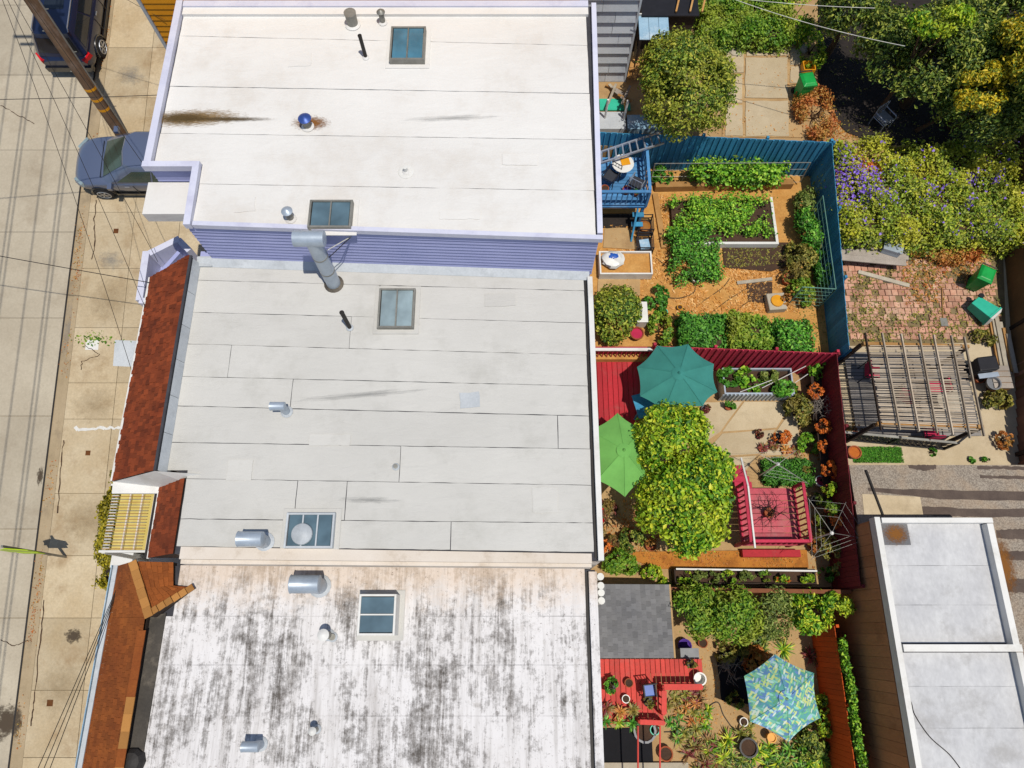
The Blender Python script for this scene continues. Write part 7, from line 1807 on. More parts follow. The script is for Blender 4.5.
# things on the coral deck
shrub('potted_plant', 612, 686, zl, (0.22, 0.22, 0.2), 420, 0.11, 'leaf_green', 'green potted plant standing alone on the coral deck', cat='potted plant', pot=(0.14, 0.22, 'black_metal'))
shrub('potted_plant', 692, 664, zl, (0.14, 0.12, 0.1), 160, 0.08, 'leaf_olive', 'small potted plant on the far edge of coral deck', cat='potted plant', pot=(0.12, 0.16, 'black_metal'))
potty(629, 683, zl, 0.12, 0.2, 'terracotta', 'dark clay pot on the coral deck')
potty(626, 699, zl, 0.11, 0.2, 'white_plastic', 'white pot among the red leaved plants')
chair(649, 690, zl, 0.1, 'black_metal', 'blue_plastic', 'small blue seated chair by the coral railing', False, 0.34)
shrub('potted_plant', 649, 702, zl, (0.16, 0.16, 0.14), 240, 0.08, 'leaf_olive', 'olive potted plant below the blue chair', cat='potted plant', pot=(0.13, 0.18, 'black_metal'))
c = P(700, 679, zl + 0.3)
tub = thing('white_tub', (c.x, c.y, zl), 'white plastic tub at the end of the coral railing', 'tub')
obj('tub', MB().lathe((c.x, c.y, zl), [(0.13, 0), (0.17, 0.3), (0.19, 0.3), (0.19, 0.33), (0.15, 0.33), (0.13, 0.06)], 16), MATS['white_plastic'], tub, smooth=True)
for (x, y, m, n, L, lab) in ((607, 708, 'leaf_red', 26, 0.34, 'red leaved spiky plant against the streaked roof house'), (620, 712, 'leaf_dry', 24, 0.3, 'bronze spiky plant on the coral deck'), (633, 710, 'leaf_olive', 26, 0.32, 'olive spiky plant beside the white pot'),
                       (606, 722, 'leaf_green', 18, 0.26, 'green spiky plant at the stairwell corner'), (632, 723, 'leaf_green', 24, 0.28, 'bright green spiky plant at the stairwell railing'), (619, 722, 'leaf_lemon', 18, 0.24, 'yellow spiky plant above the stairwell')):
    spiky('spiky_plant', x, y, zl, n, L, 0.06, m, lab, pot=(0.13, 0.18, 'terracotta'))
c = P(645, 730, ZD + 0.5); potty(645, 731, ZD, 0.32, 0.3, 'grey_plastic', 'wide grey bowl beside the stairwell'); potty(655, 730, ZD, 0.14, 0.3, 'teal_plastic', 'small teal pot beside the grey bowl')
# bushes along the brown fence
tree('leafy_tree', P(714, 612, ZD + 2.0), (1.3, 0.8, 1.0), ZD, 9000, 0.12, MATS['leaf_hedge'], 'wide yellow green bush tree over the brown fence', trunk_r=0.07, lumps=26, asp=0.45, lump_r=0.32, extra=[((-0.6, 0.05, 0), (0.75, 0.7, 0.9), 0.45), ((0.45, -0.05, 0.05), (0.85, 0.8, 0.95), 0.55)])
tree('leafy_tree', P(772, 614, ZD + 1.6), (0.58, 0.75, 0.8), ZD, 3600, 0.12, MATS['leaf_blue_grey'], 'grey green olive tree next to the citrus', trunk_r=0.06, lumps=16, asp=0.35, lump_r=0.34)
tree('leafy_tree', P(820, 608, ZD + 1.9), (0.85, 0.6, 0.7), ZD, 3400, 0.13, MATS['leaf_lemon'], 'bright lemon tree in the fence corner', trunk_r=0.06, lumps=18, asp=0.5, lump_r=0.32, extra=[((-0.3, -0.1, 0), (0.55, 0.62, 0.6), 0.6), ((0.5, 0.05, 0), (0.42, 0.4, 0.5), 0.4)])
shrub('shrub', 663, 592, ZD + 0.4, (0.35, 0.5, 0.5), 1200, 0.11, 'leaf_lemon', 'yellow green bush squeezed against the shed roof')
c = P(686, 645, ZD + 0.4); potty(685, 646, ZD, 0.2, 0.3, 'purple_cloth', 'purple glazed pot at the shed corner', 'purple_cloth'); potty(703, 643, ZD, 0.14, 0.2, 'terracotta', 'small clay pot on the tan patio')
a, b = P(674, 650, ZD), P(690, 657, ZD); obj('grey_crate', MB().box(((a.x + b.x) / 2, (a.y + b.y) / 2, ZD + 0.5), (0.5, 0.3, 1.0)).box(((a.x + b.x) / 2, (a.y + b.y) / 2, ZD + 1.03), (0.56, 0.36, 0.05)), MATS['grey_plastic'], label='grey cabinet at the shed corner behind the coral deck', cat='cabinet')
# dark pond netting
q = [P(x, y, ZD) for x, y in ((716, 656), (736, 643), (758, 640), (768, 676), (752, 706), (722, 700))]
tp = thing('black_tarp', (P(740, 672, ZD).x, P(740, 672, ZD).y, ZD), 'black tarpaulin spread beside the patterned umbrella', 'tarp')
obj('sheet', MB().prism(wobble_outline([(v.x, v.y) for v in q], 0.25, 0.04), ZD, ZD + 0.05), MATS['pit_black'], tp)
twigs('bare_plant', 730, 668, ZD + 0.05, 0.5, 0.5, 18, 'grey_wood', 'bare grey stems on the black tarpaulin')
spiky('spiky_plant', 752, 650, ZD, 30, 0.4, 0.05, 'leaf_dry', 'bronze spiky plant between tarpaulin and olive tree')
spiky('spiky_plant', 784, 650, ZD, 34, 0.45, 0.05, 'leaf_lemon', 'yellow green spiky plant above the patterned umbrella')
spiky('spiky_plant', 815, 660, ZD, 30, 0.36, 0.06, 'leaf_red', 'dark red spiky plant in the fence shade', heads=2, spread=0.25)
umbrella(787, 699, ZD, ZD + 2.6, [(774.7, 654), (814, 673), (820.5, 718), (788.7, 742), (750, 721.5), (744, 676)], MATS['leaf_print'], 'leaf patterned hexagonal umbrella in the lower yard', drop=0.5)
for (x, y, m, n, L, lab, hd, spd) in ((680, 704, 'leaf_olive', 20, 0.28, 'mixed olive succulents filling the coral railing corner', 7, 0.5), (697, 700, 'leaf_red', 18, 0.26, 'dark red succulents next to the white tub', 5, 0.35), (704, 718, 'leaf_lemon', 18, 0.26, 'yellow succulents at the edge of the tan patio', 4, 0.3), (675, 728, 'leaf_green', 18, 0.26, 'green succulents below the coral railing', 4, 0.3),
                                (702, 752, 'leaf_red', 20, 0.36, 'large dark red spiky clump on the tan patio', 6, 0.5), (722, 748, 'leaf_lemon', 22, 0.4, 'large yellow spiky clump on the tan patio', 5, 0.4), (712, 768, 'leaf_olive', 22, 0.36, 'olive spiky clump beyond the yellow one', 5, 0.45),
                                (745, 738, 'leaf_olive', 20, 0.32, 'olive spiky clump below the patterned umbrella', 4, 0.35), (765, 756, 'leaf_lemon', 22, 0.34, 'golden spiky clump by the yellow flower', 6, 0.4), (795, 756, 'leaf_green', 22, 0.36, 'green spiky clump right of the golden one', 6, 0.5), (835, 757, 'leaf_lime', 24, 0.34, 'lime spiky clump at the orange fence', 5, 0.4),
                                (690, 738, 'leaf_olive', 22, 0.3, 'bronze green spiky clump above the dark red one', 5, 0.4), (738, 762, 'leaf_dark', 24, 0.36, 'dark green spiky clump between golden and yellow clumps', 6, 0.45), (782, 768, 'leaf_dark', 24, 0.36, 'dark green spiky clump below the golden one', 6, 0.45),
                                (815, 768, 'leaf_lemon', 22, 0.34, 'yellow spiky clump beyond the dark green bush', 6, 0.45), (760, 640, 'leaf_dark', 24, 0.3, 'dark spiky clump at the tarpaulin edge', 5, 0.4), (742, 648, 'leaf_olive', 22, 0.28, 'olive spiky clump on the tarpaulin edge', 4, 0.3), (690, 712, 'leaf_dry', 20, 0.24, 'bronze succulents in the middle of the railing bed', 6, 0.4)):
    spiky('spiky_plant', x, y, ZD, n, L, 0.055, m, lab, heads=hd, spread=spd)
shrub('shrub', 825, 718, ZD, (0.45, 0.6, 0.4), 2000, 0.1, 'leaf_lemon', 'yellow bush between patterned umbrella and orange fence')
shrub('shrub', 812, 745, ZD, (0.55, 0.45, 0.35), 1800, 0.1, 'leaf_dark', 'dark green bush below the yellow bush')
potty(772, 738, ZD + 0.1, 0.13, 0.3, 'yellow_plastic', 'bright yellow pot under the umbrella edge', 'yellow_plastic'); potty(749, 748, ZD, 0.26, 0.4, 'black_metal', 'dark round pot beside the golden clump'); potty(666, 754, ZD, 0.2, 0.25, 'terracotta', 'terracotta pot beside the grey step'); potty(744, 722, ZD, 0.12, 0.2, 'white_plastic', 'white pot at the umbrella rim')
litter('ground_leaves', ((690, 640), (830, 632), (840, 768), (660, 768)), ZD, 1800, 0.07, 'straw_leaf', 'dry leaves littering the tan patio', 'leaf litter')
hose([(664, 732), (684, 730), (694, 720), (716, 702), (724, 716), (738, 736)], ZD, 0.016, 'black_pipe', 'dark hose curling over the tan patio')
# orange fence and its vine
o0, o1 = P(836, 626, 0.4), P(860, 790, 0.4)
fence('orange_fence', (o0.x, o0.y), (o1.x, o1.y), ZD, 0.4, MATS['orange_fence'], 'orange board fence along the brown walled building', side=-1)
vA, vB = P(842, 640, 0.5), P(866, 790, 0.5)
vv = thing('vine', ((vA.x + vB.x) / 2, (vA.y + vB.y) / 2, -1.2), 'narrow green vine trailing along the orange fence top', 'vine')
N = 3600; f = RNG.uniform(0, 1, N)[:, None]
pv = np.array(vA) * (1 - f) + np.array(vB) * f + RNG.normal(0, 1, (N, 3)) * np.array([0.04, 0.05, 0.1]); pv[:, 0] += 0.03 * np.sin(pv[:, 1] * 3)
leafmesh('foliage', pv, np.tile([0, 0, 1.0], (N, 1)), 0.1, MATS['leaf_lime'], vv)
obj('stems', MB().tube([vA, vA.lerp(vB, 0.5) + Vector((0.03, 0, -0.1)), vB], 0.02, 5).tube([(vA.x, vA.y, -1.2), vA], 0.02, 5), MATS['bark'], vv)
iv = thing('ivy', (P(862, 700, -0.6).x, P(862, 700, -0.6).y, -1.2), 'dark ivy in the gap below the brown wall', 'ivy')
N = 7000; a, b = P(854, 650, -0.6), P(874, 790, -0.6); f = RNG.uniform(0, 1, N)[:, None]
pv = np.array(a) * (1 - f) + np.array(b) * f + RNG.normal(0, 1, (N, 3)) * np.array([0.14, 0.1, 0.3]); pv[:, 2] = np.clip(pv[:, 2], -1.15, 0.6)
leafmesh('foliage', pv, np.tile([-0.4, 0, 1.0], (N, 1)), 0.13, MATS['leaf_dark'], iv)
obj('stems', MB().tube([(a.x, a.y, -1.2), (b.x, b.y, -0.9)], 0.02, 5), MATS['bark'], iv)

# ================================================================== EAST: LOW BUILDINGS
zr = R_BIG
bx0 = 10.17; by1 = 3.05; bx1 = P(990, 519, zr).x + 0.06; ymid = P(950, 648, zr).y; bx2 = P(1014, 655, zr).x + 0.25
hb = thing('outbuilding', (12, -3, -1.2), 'low building with white parapet roof and brown board wall', 'building')
obj('wall', MB().prism([(bx0 + 0.05, by1 - 0.05), (bx1 - 0.05, by1 - 0.05), (bx1 - 0.05, ymid), (bx2, ymid), (bx2, -10), (bx0 + 0.05, -10)], -1.2, zr - 0.32), MATS['red_brown_wall'], hb)
k = 0; yy = by1 - 0.1
while yy > -9.9:
    w = 0.3; piece('wall_board', (bx0 + 0.03, yy - w / 2, 0.52), (0.025, w - 0.008, 3.4), MATS['red_brown_wall'], hb); yy -= w
obj('roof_deck', MB().prism([(bx0 + 0.06, by1 - 0.06), (bx1 - 0.06, by1 - 0.06), (bx1 - 0.06, ymid + 0.01), (bx2 - 0.01, ymid + 0.01), (bx2 - 0.01, -10), (bx0 + 0.06, -10)], zr - 0.315, zr - 0.26), MATS['seam_black'], hb)
def broof(x0, x1, y0, y1, dz=0): obj('roofing_sheet', MB().prism(wobble_outline([(x0, y0), (x1, y0), (x1, y1), (x0, y1)], 0.35, 0.003), zr - 0.255, zr - 0.24 + dz), MATS['big_roof'], hb)
for (ya, yb2, i) in ((by1 - 0.12, 1.75, 0), (1.745, 0.7, 1), (0.695, ymid + 0.12, 0)): broof(bx0 + 0.15, bx1 - 0.19, yb2, ya, 0.003 * i)
for (ya, yb2, i) in ((ymid - 0.12, -1.35, 0), (-1.355, -2.35, 1), (-2.355, -3.6, 0), (-3.605, -10, 1)): broof(bx0 + 0.15, bx2 - 0.19, yb2, ya, 0.003 * i)
for (a, b, w) in (((bx0 + 0.08, by1), (bx0 + 0.08, -10), 0.15), ((bx0 + 0.2, by1 - 0.09), (bx1, by1 - 0.09), 0.14), ((bx1 - 0.1, by1 - 0.18), (bx1 - 0.1, ymid + 0.09), 0.17), ((bx0 + 0.2, ymid), (bx2, ymid), 0.18), ((bx2 - 0.1, ymid - 0.11), (bx2 - 0.1, -10), 0.17)):
    obj('parapet', MB().beam((a[0], a[1], zr - 0.14), (b[0], b[1], zr - 0.14), w, 0.32), MATS['white_paint'], hb)
q = [P(x, y, zr - 0.23) for x, y in ((880, 524), (907, 524), (911, 545), (884, 545))]
obj('grey_patch', MB().prism([(v.x, v.y) for v in q], zr - 0.24, zr - 0.225), MATS['grey_shingle'], hb)
stain(896, 534, zr - 0.22, 0.42, 0.34, 'stain_rust', 'orange stain on the grey corner patch of the parapet roof')
hose([(903, 694), (911, 702), (915, 715), (930, 737), (950, 755), (965, 775)], zr - 0.235, 0.012, 'black_pipe', 'thin black cable curving over the parapet roof', 'cable')
# worn felt roof beside it
zf = 1.15
fx0 = P(849, 465, zf).x; fy1 = P(900, 465, zf).y
hf = thing('felt_roof_shed', (13.5, 3.5, -1.2), 'low flat shed roof of worn grey felt with brown lap bands', 'shed')
obj('wall', MB().prism([(fx0 + 0.1, fy1 - 0.05), (20, fy1 - 0.05), (20, -4), (bx2 + 0.01, -4), (bx2 + 0.01, by1 + 0.02), (fx0 + 0.1, by1 + 0.02)], -1.2, zf - 0.1), MATS['red_brown_wall'], hf)
obj('felt', MB().prism([(fx0, fy1), (20.1, fy1), (20.1, -4), (bx1 + 0.002, -4), (bx1 + 0.002, by1 + 0.002), (fx0, by1 + 0.002)], zf - 0.095, zf), MATS['worn_felt'], hf)
def band(pts_a, pts_b):
    up_ = [P(x, y, zf) for x, y in pts_a]; lo_ = [P(x, y, zf) for x, y in pts_b]
    def rag(l):
        out = []
        for i in range(len(l) - 1):
            for k in range(8): p = l[i].lerp(l[i + 1], k / 8); out.append((p.x, p.y + random.uniform(-0.018, 0.018)))
        out.append((l[-1].x, l[-1].y)); return out
    u_, l_ = rag(up_), rag(lo_)
    mb = MB(); n = min(len(u_), len(l_))
    mb.add([(x, y, zf + 0.006) for x, y in u_[:n]] + [(x, y, zf + 0.006) for x, y in l_[:n]], [(i + n, i + 1 + n, i + 1, i) for i in range(n - 1)])
    obj('lap_band', mb, MATS['worn_band'], hf)
band([(868, 488), (940, 490), (1030, 492), (1100, 493)], [(868, 491), (940, 499), (1030, 501), (1100, 502)])
band([(922, 506), (970, 509), (1030, 509), (1100, 510)], [(923, 515), (970, 517), (1030, 517), (1100, 518)])
band([(996, 530), (1010, 529), (1030, 529), (1100, 529)], [(997, 538), (1010, 539), (1030, 539), (1100, 539)])
band([(1000, 551), (1010, 551), (1030, 551), (1100, 551)], [(1001, 558), (1010, 560), (1030, 561), (1100, 561)])
band([(1005, 580), (1012, 579), (1030, 579), (1100, 579)], [(1006, 592), (1012, 592), (1030, 594), (1100, 594)])
band([(908, 465), (925, 465), (936, 465)], [(909, 468), (925, 471), (936, 469)])
band([(977, 466), (1000, 466), (1030, 467)], [(978, 470), (1000, 469), (1030, 470)]); band([(980, 475), (1000, 476), (1030, 476)], [(980, 478), (1000, 479), (1030, 479)])
p = [P(x, y, zf) for x, y in ((862, 494), (920, 497), (923, 515), (864, 515))]
obj('pale_patch', MB().prism([(v.x, v.y) for v in p], zf - 0.01, zf + 0.012), MATS['patio_concrete'], hf)
obj('pipe', MB().tube([P(866, 470, zf + 0.04), P(883, 515, zf + 0.04)], 0.035, 8), MATS['black_pipe'], hf)
stain(1004, 566, zf + 0.012, 0.4, 1.0, 'stain_rust', 'mossy yellow streak along the white parapet')

# ================================================================== EAST YARD: BRICK PATIO AND PERGOLA
bp = obj('brick_patio', MB().prism([(P(x, y, ZE).x, P(x, y, ZE).y) for x, y in ((838, 258), (1002, 228), (1006, 342), (846, 346))], ZE - 0.1, ZE + 0.012), MATS['joint_dirt'], kind='structure')
cnt = 0
for r in range(16):
    for c_ in range(26):
        x = 11.0 + c_ * 0.225 + (0.11 if r % 2 else 0); y = 8.75 + r * 0.235
        X, Yp = 512 + F_PX * x / (y * ST + (CAM_Z - ZE) * CT), 384 - F_PX * (y * CT - (CAM_Z - ZE) * ST) / (y * ST + (CAM_Z - ZE) * CT)
        lim = 262 - (X - 838) * 0.18
        if X < 843 or X > 1000 or Yp < lim or Yp > 342 or random.random() < 0.16 + 0.25 * (math.sin(x * 2.1) * math.sin(y * 2.7 + 1) > 0.35) or cnt >= 300: continue
        piece('brick', (x, y, ZE + 0.03 + random.uniform(-0.01, 0.012)), (0.205, 0.215, 0.06), MATS['brick_pink'], bp, (random.uniform(-.02, .02), random.uniform(-.02, .02), random.uniform(-.05, .05))); cnt += 1
litter('patio_weeds', ((845, 275), (1000, 250), (1004, 342), (848, 344)), ZE + 0.06, 3600, 0.09, 'leaf_olive', 'dry weeds sprouting between the pink bricks', 'weeds')
litter('patio_weeds', ((900, 262), (990, 252), (960, 300), (905, 305)), ZE + 0.06, 1100, 0.1, 'leaf_dry', 'browner weeds at the upper edge of the bricks', 'weeds')
hedge('lavender_bush', (826, 142), (1040, 236), ZE, ZE + 1.35, 48000, 0.1, 'leaf_lavender', 'long lavender and green bush below the shaded tree', 'bush', 0.12, rag=0.5, bare=-2.0, flowers=('flower_violet', 2600, 0.08, lambda p: 0.02 + sum(w_ * np.exp(-((p[:, 0] - q_.x) ** 2 + (p[:, 1] - q_.y) ** 2) / s_ ** 2) for q_, w_, s_ in ((P(852, 180, 1.8), 1.0, 0.75), (P(842, 198, 1.8), 0.5, 0.4), (P(868, 172, 1.8), 0.6, 0.3), (P(880, 195, 1.8), 0.3, 0.4), (P(925, 194, 1.8), 1.2, 0.14), (P(973, 180, 1.8), 1.5, 0.16), (P(992, 180, 1.8), 1.2, 0.12), (P(940, 190, 1.8), 1.0, 0.12), (P(965, 207, 1.8), 0.6, 0.15)))))
shrub('dry_shrub', 945, 250, ZE, (1.3, 0.5, 0.35), 3000, 0.09, 'leaf_dry', 'rust coloured dead shrub along the lavender bush', lumps=12)
shrub('dry_shrub', 862, 174, ZE + 0.9, (0.8, 0.4, 0.3), 1500, 0.1, 'leaf_orange', 'orange shrub between flagstones and lavender')
# timber bench with boxes
bn = thing('potting_bench', (P(870, 252, ZE).x, P(870, 252, ZE).y, ZE), 'grey timber bench under the lavender bush', 'bench')
for k, (x0, y0, x1, y1) in enumerate(((838, 245, 908, 250), (838, 251, 908, 257), (839, 257, 906, 263))):
    obj('plank', MB().beam(P(x0, y0, ZE + 0.5), P(x1, y1, ZE + 0.5), 0.24, 0.04), MATS['grey_wood'], bn)
for x, y in ((842, 250), (903, 256)): c = P(x, y, ZE + 0.24); obj('leg', MB().box((c.x, c.y, ZE + 0.24), (0.1, 0.5, 0.46)), MATS['grey_wood'], bn)
for i, (x, y, w, d, rz, m, lab) in enumerate(((862, 241, 0.45, 0.35, 0.1, 'dark_wood', 'brown board lying on the grey bench'), (893, 247, 0.6, 0.42, -0.35, 'galvanised', 'tilted metal box at the end of the grey bench'))):
    c = P(x, y, ZE + 0.75); t = thing('storage_box', (c.x, c.y, ZE + 0.52), lab, 'box'); obj('body', MB().box((c.x, c.y, ZE + 0.66), (w, d, 0.28), rz), MATS[m], t, bevel=0.02); obj('lid', MB().box((c.x, c.y, ZE + 0.82), (w + 0.04, d + 0.04, 0.03), rz), MATS[m], t)
planks('loose_board', [(858, 272, 909, 286, ZE + 0.08, 0.14, 0.08)], 'stone_pale', 'pale timber baulk edging the pink bricks', 'board')
wheelie_bin(971, 286, ZE + 0.06, 'green_plastic', 'green wheelie bin standing on the pink bricks', -0.5)
wheelie_bin(966, 305, ZE + 0.05, 'teal_plastic', 'teal wheelie bin fallen on its side', 0.0, 1.0, 'white_plastic', fallen=-0.9)
sv = thing('shovel', P(943, 300, ZE + 0.06), 'long handled shovel lying on the pink bricks', 'shovel')
obj('handle', MB().tube([P(942, 288, ZE + 0.09), P(943, 318, ZE + 0.09)], 0.02, 6), MATS['raw_wood'], sv)
obj('blade', MB().box(P(944, 322, ZE + 0.08), (0.24, 0.3, 0.02)), MATS['dull_metal'], sv)
obj('grip', MB().tube([P(940, 287, ZE + 0.09), P(945, 287, ZE + 0.09)], 0.02, 6), MATS['raw_wood'], sv)
planks('plank_stack', [(988 + 4 * k, 304 + 6 * k, 1000 + 3.2 * k, 372 + random.uniform(-4, 4), ZE + 0.12 + 0.05 * (k % 3), 0.13, 0.05) for k in range(6)], ['grey_wood', 'raw_wood', 'stone_pale'], 'stack of weathered planks against the retaining wall')
# pergola
zp0, zp1 = ZE + 2.3, ZE + 2.19
pg = thing('pergola', (P(920, 385, ZE).x, P(920, 385, ZE).y, ZE), 'weathered timber pergola with thin slats over the seating', 'pergola')
tops = [(865, 333), (882, 333), (901, 334), (919, 334), (933.5, 335), (951, 335.5), (964, 337)]
bots = [(881, 430), (900, 430), (919, 431.5), (937, 433), (953, 435), (970, 438), (984, 436)]
for a, b in zip(tops, bots): obj('rafter', MB().beam(P(*a, zp0), P(*b, zp0), 0.035, 0.08), MATS['dark_wood'] if a[0] == 865 else MATS['tan_slat'], pg)
Lx = lambda f: (P(866, 346, zp1).lerp(P(881, 428, zp1), f), P(964, 346, zp1).lerp(P(983, 432, zp1), f))
NS = 46
for k in range(NS):
    f = (k + random.uniform(-0.12, 0.12)) / (NS - 1); a, b = Lx(f)
    a, b = a + Vector((random.uniform(-0.05, 0.12), random.uniform(-.02, .02), 0)), b + Vector((random.uniform(-0.2, 0.05), random.uniform(-.02, .02), 0))
    obj('slat', MB().beam(a, b, random.choice((0.024, 0.03, 0.036)), 0.018), MATS['tan_slat'], pg)
for yy in (344, 424):
    a, b = P(862 + (yy - 344) * 0.18, yy, zp0 - 0.23), P(968 + (yy - 344) * 0.18, yy + 3, zp0 - 0.23); obj('beam', MB().beam(a, b, 0.1, 0.15), MATS['raw_wood'], pg)
    for q in (a, b): obj('post', MB().box((q.x, q.y, (ZE + zp0 - 0.3) / 2), (0.1, 0.1, zp0 - 0.3 - ZE)), MATS['dark_wood'], pg)
dq0, dq1 = P(836, 352, ZE + 0.12), P(985, 436, ZE + 0.12)
pd = deck('pergola_deck', dq0.x + 0.25, dq1.x - 0.1, dq1.y, dq0.y, ZE + 0.13, ZE, MATS['deck_grey'], 'grey board deck under the pergola', 'x', 0.12)
for i, (x, y, rz, lab) in enumerate(((872, 372, 1.4, 'black chair with crimson cushion left of the pergola'), (905, 396, 2.6, 'black chair with crimson cushion under the pergola slats'), (936, 388, -1.5, 'black chair with crimson cushion beside the small glass table'), (931, 432, 3.1, 'black chair with crimson cushion at the lattice fence'))):
    chair(x, y, ZE + 0.13, rz, 'black_metal', 'cushion_red', lab)
c = P(950, 400, ZE + 0.6); gt = thing('side_table', (c.x, c.y, ZE + 0.13), 'round pale table under the pergola', 'table')
obj('table_top', MB().lathe((c.x, c.y, ZE + 0.58), [(0.4, 0), (0.41, 0.02), (0.4, 0.03)], 20), MATS['stone_pale'], gt); obj('leg', MB().tube([(c.x, c.y, ZE + 0.13), (c.x, c.y, ZE + 0.58)], 0.05, 8), MATS['black_metal'], gt)
# barbecue and clutter beside it
c = P(987, 364, ZE + 0.9); bq = thing('barbecue', (c.x, c.y, ZE), 'dark hooded barbecue at the corner of the pergola', 'barbecue')
obj('hood', MB().prism([(c.x - 0.33, c.y - 0.28), (c.x + 0.33, c.y - 0.2), (c.x + 0.3, c.y + 0.28), (c.x - 0.34, c.y + 0.2)], ZE + 0.75, ZE + 1.0), MATS['black_metal'], bq, bevel=0.05)
obj('cart', MB().box((c.x, c.y, ZE + 0.4), (0.55, 0.42, 0.66), 0.12), MATS['black_metal'], bq); obj('side_shelf', MB().box((c.x + 0.05, c.y - 0.34, ZE + 0.78), (0.66, 0.16, 0.03), 0.12), MATS['galvanised'], bq)
c = P(990, 385, ZE + 0.3); kt = thing('kettle_grill', (c.x, c.y, ZE), 'small round kettle grill beside the hooded barbecue', 'barbecue')
obj('bowl', MB().lathe((c.x, c.y, ZE + 0.3), [(0.05, 0), (0.2, 0.08), (0.24, 0.22), (0.2, 0.22), (0.17, 0.1)], 16), MATS['grey_plastic'], kt, smooth=True)
for a in (0, 2.1, 4.2): obj('leg', MB().tube([(c.x + 0.1 * math.cos(a), c.y + 0.1 * math.sin(a), ZE + 0.34), (c.x + 0.22 * math.cos(a), c.y + 0.22 * math.sin(a), ZE)], 0.012, 5), MATS['black_metal'], kt)
potty(980, 378, ZE, 0.16, 0.2, 'terracotta', 'broken clay pot beside the barbecue')
c = P(1003, 376, ZE + 0.5); bx_ = thing('timber_box', (c.x, c.y, ZE), 'pale timber box beside the retaining wall', 'box')
for k in range(4): piece('slat', (c.x, c.y + 0.3 - 0.2 * k, ZE + 0.42), (0.62, 0.18, 0.03), MATS['grey_wood'], bx_)
obj('carcass', MB().box((c.x, c.y, ZE + 0.2), (0.56, 0.76, 0.4)), MATS['raw_wood'], bx_)
shrub('shrub', 997, 402, ZE, (0.35, 0.4, 0.35), 1100, 0.12, 'leaf_olive', 'olive bush below the kettle grill')
shrub('shrub', 1004, 440, ZE, (0.25, 0.3, 0.25), 500, 0.1, 'leaf_dry', 'dry bush at the retaining wall corner')
shrub('dry_shrub', 983, 338, ZE, (0.45, 0.3, 0.2), 700, 0.1, 'leaf_olive', 'dry olive weeds between bricks and pergola')
# lattice fence below the pergola, artificial grass
l0, l1 = P(842, 432, ZE + 0.8), P(958, 443, ZE + 0.8)
lt = thing('lattice_fence', ((l0.x + l1.x) / 2, (l0.y + l1.y) / 2, ZE), 'low black lattice fence along the artificial grass', 'fence')
Lf = (l1 - l0).length; u_ = (l1 - l0).normalized()
for k in range(20):
    s = Lf * k / 20
    for sg_ in (1, -1):
        a = l0 + u_ * max(0, min(Lf, s)); b = l0 + u_ * max(0, min(Lf, s + sg_ * 0.55))
        if (b - a).length < 0.06: continue
        obj('lattice_slat', MB().beam((a.x, a.y + 0.012 * sg_, ZE + 0.08), (b.x, b.y + 0.012 * sg_, ZE + 0.08 + 0.72 * (b - a).length / 0.55), 0.04, 0.014, (0, 1, 0)), MATS['black_metal'], lt)
for z in (0.06, 0.8): obj('rail', MB().beam((l0.x, l0.y, ZE + z), (l1.x, l1.y, ZE + z), 0.07, 0.05), MATS['black_metal' if z < 0.5 else 'dull_metal'], lt)
for f in (0, 0.5, 1): q = l0.lerp(l1, f); obj('post', MB().box((q.x, q.y, ZE + 0.42), (0.07, 0.07, 0.84)), MATS['black_metal'], lt)
for k, (x0, x1) in enumerate(((945, 963), (963, 972))):
    pass
l2 = P(972, 432, ZE + 0.8); obj('rail', MB().beam((l1.x, l1.y, ZE + 0.78), (l2.x, l2.y, ZE + 0.78), 0.06, 0.05), MATS['black_metal'], lt)
p = [P(x, y, ZE) for x, y in ((852, 447), (901, 448), (901, 463), (853, 462))]
obj('grass_strip', MB().prism([(v.x, v.y) for v in p], ZE - 0.05, ZE + 0.03), MATS['turf'], kind='structure')
rngp = RNG.uniform(0, 1, (2600, 2)); gx = p[0].x + rngp[:, 0] * (p[1].x - p[0].x); gy = p[2].y + rngp[:, 1] * (p[0].y - p[2].y)
leafmesh('grass_blades', np.stack([gx, gy, np.full(2600, ZE + 0.045)], 1), np.tile([0, 0, 1.0], (2600, 1)), 0.06, MATS['leaf_green'], None, asp=0.25, label='short green artificial grass below the lattice fence', cat='grass', kind='stuff')
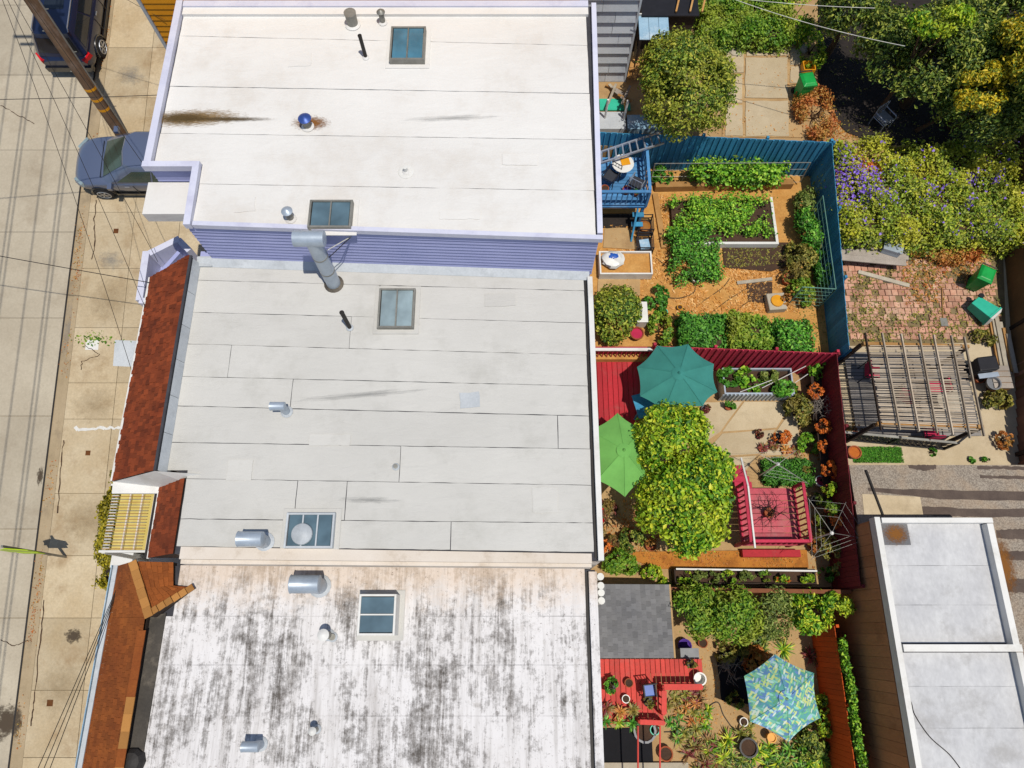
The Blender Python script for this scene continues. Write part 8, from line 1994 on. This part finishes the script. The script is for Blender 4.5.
potty(855, 452, ZE, 0.2, 0.24, 'terracotta', 'wide terracotta pot at the end of the artificial grass', 'flower_orange')
for (x, y, r, m, lab) in ((846, 428, 0.22, 'leaf_red', 'dark red pot plant at the lattice fence end'), (858, 428, 0.2, 'leaf_red', 'crimson pot plant inside the lattice fence'), (932, 452, 0.14, 'leaf_green', 'weed tuft on the pale concrete strip'), (972, 460, 0.1, 'leaf_green', 'small weed near the felt roof edge'), (985, 461, 0.12, 'leaf_green', 'low weed beside the retaining wall')):
    shrub('small_plant', x, y, ZE, (r, r, r * 0.7), 220, 0.08, m, lab, cat='plant', lumps=5)
# retaining wall at the east edge
w0, w1 = P(1001, 205, ZE), P(1012, 470, ZE)
rw = thing('retaining_wall', ((w0.x + w1.x) / 2 + 0.1, (w0.y + w1.y) / 2, ZE), 'tall dark timber retaining wall at the east side', 'wall')
k = 0; yy = w0.y + 2.0
while yy > w1.y - 0.2:
    f = (w0.y - yy) / (w0.y - w1.y); xx = w0.x + (w1.x - w0.x) * f + 0.25
    piece('board', (xx, yy, ZE + 0.85), (0.05, 0.29, 1.7), MATS['retaining_wood'], rw); yy -= 0.3
obj('bank', MB().prism([(w0.x + 0.3, w0.y + 2.1), (24, w0.y + 2.1), (24, w1.y - 0.2), (w1.x + 0.3, w1.y - 0.2)], ZE - 0.5, ZE + 1.6), MATS['subsoil'], rw)
for (y) in (w0.y + 1, (w0.y + w1.y) / 2, w1.y + 0.5): obj('post', MB().box((w0.x + (w1.x - w0.x) * (w0.y - y) / (w0.y - w1.y) + 0.17, y, ZE + 0.9), (0.12, 0.12, 1.8)), MATS['dark_wood'], rw)

shrub('shrub', 728, 652, ZD, (0.35, 0.35, 0.35), 900, 0.1, 'leaf_olive', 'olive shrub leaning over the black tarpaulin')
shrub('shrub', 758, 662, ZD, (0.4, 0.4, 0.35), 1100, 0.1, 'leaf_dry', 'bronze shrub between tarpaulin and patterned umbrella')
shrub('shrub', 736, 700, ZD, (0.25, 0.25, 0.25), 500, 0.1, 'leaf_dark', 'dark shrub at the lower tarpaulin edge')
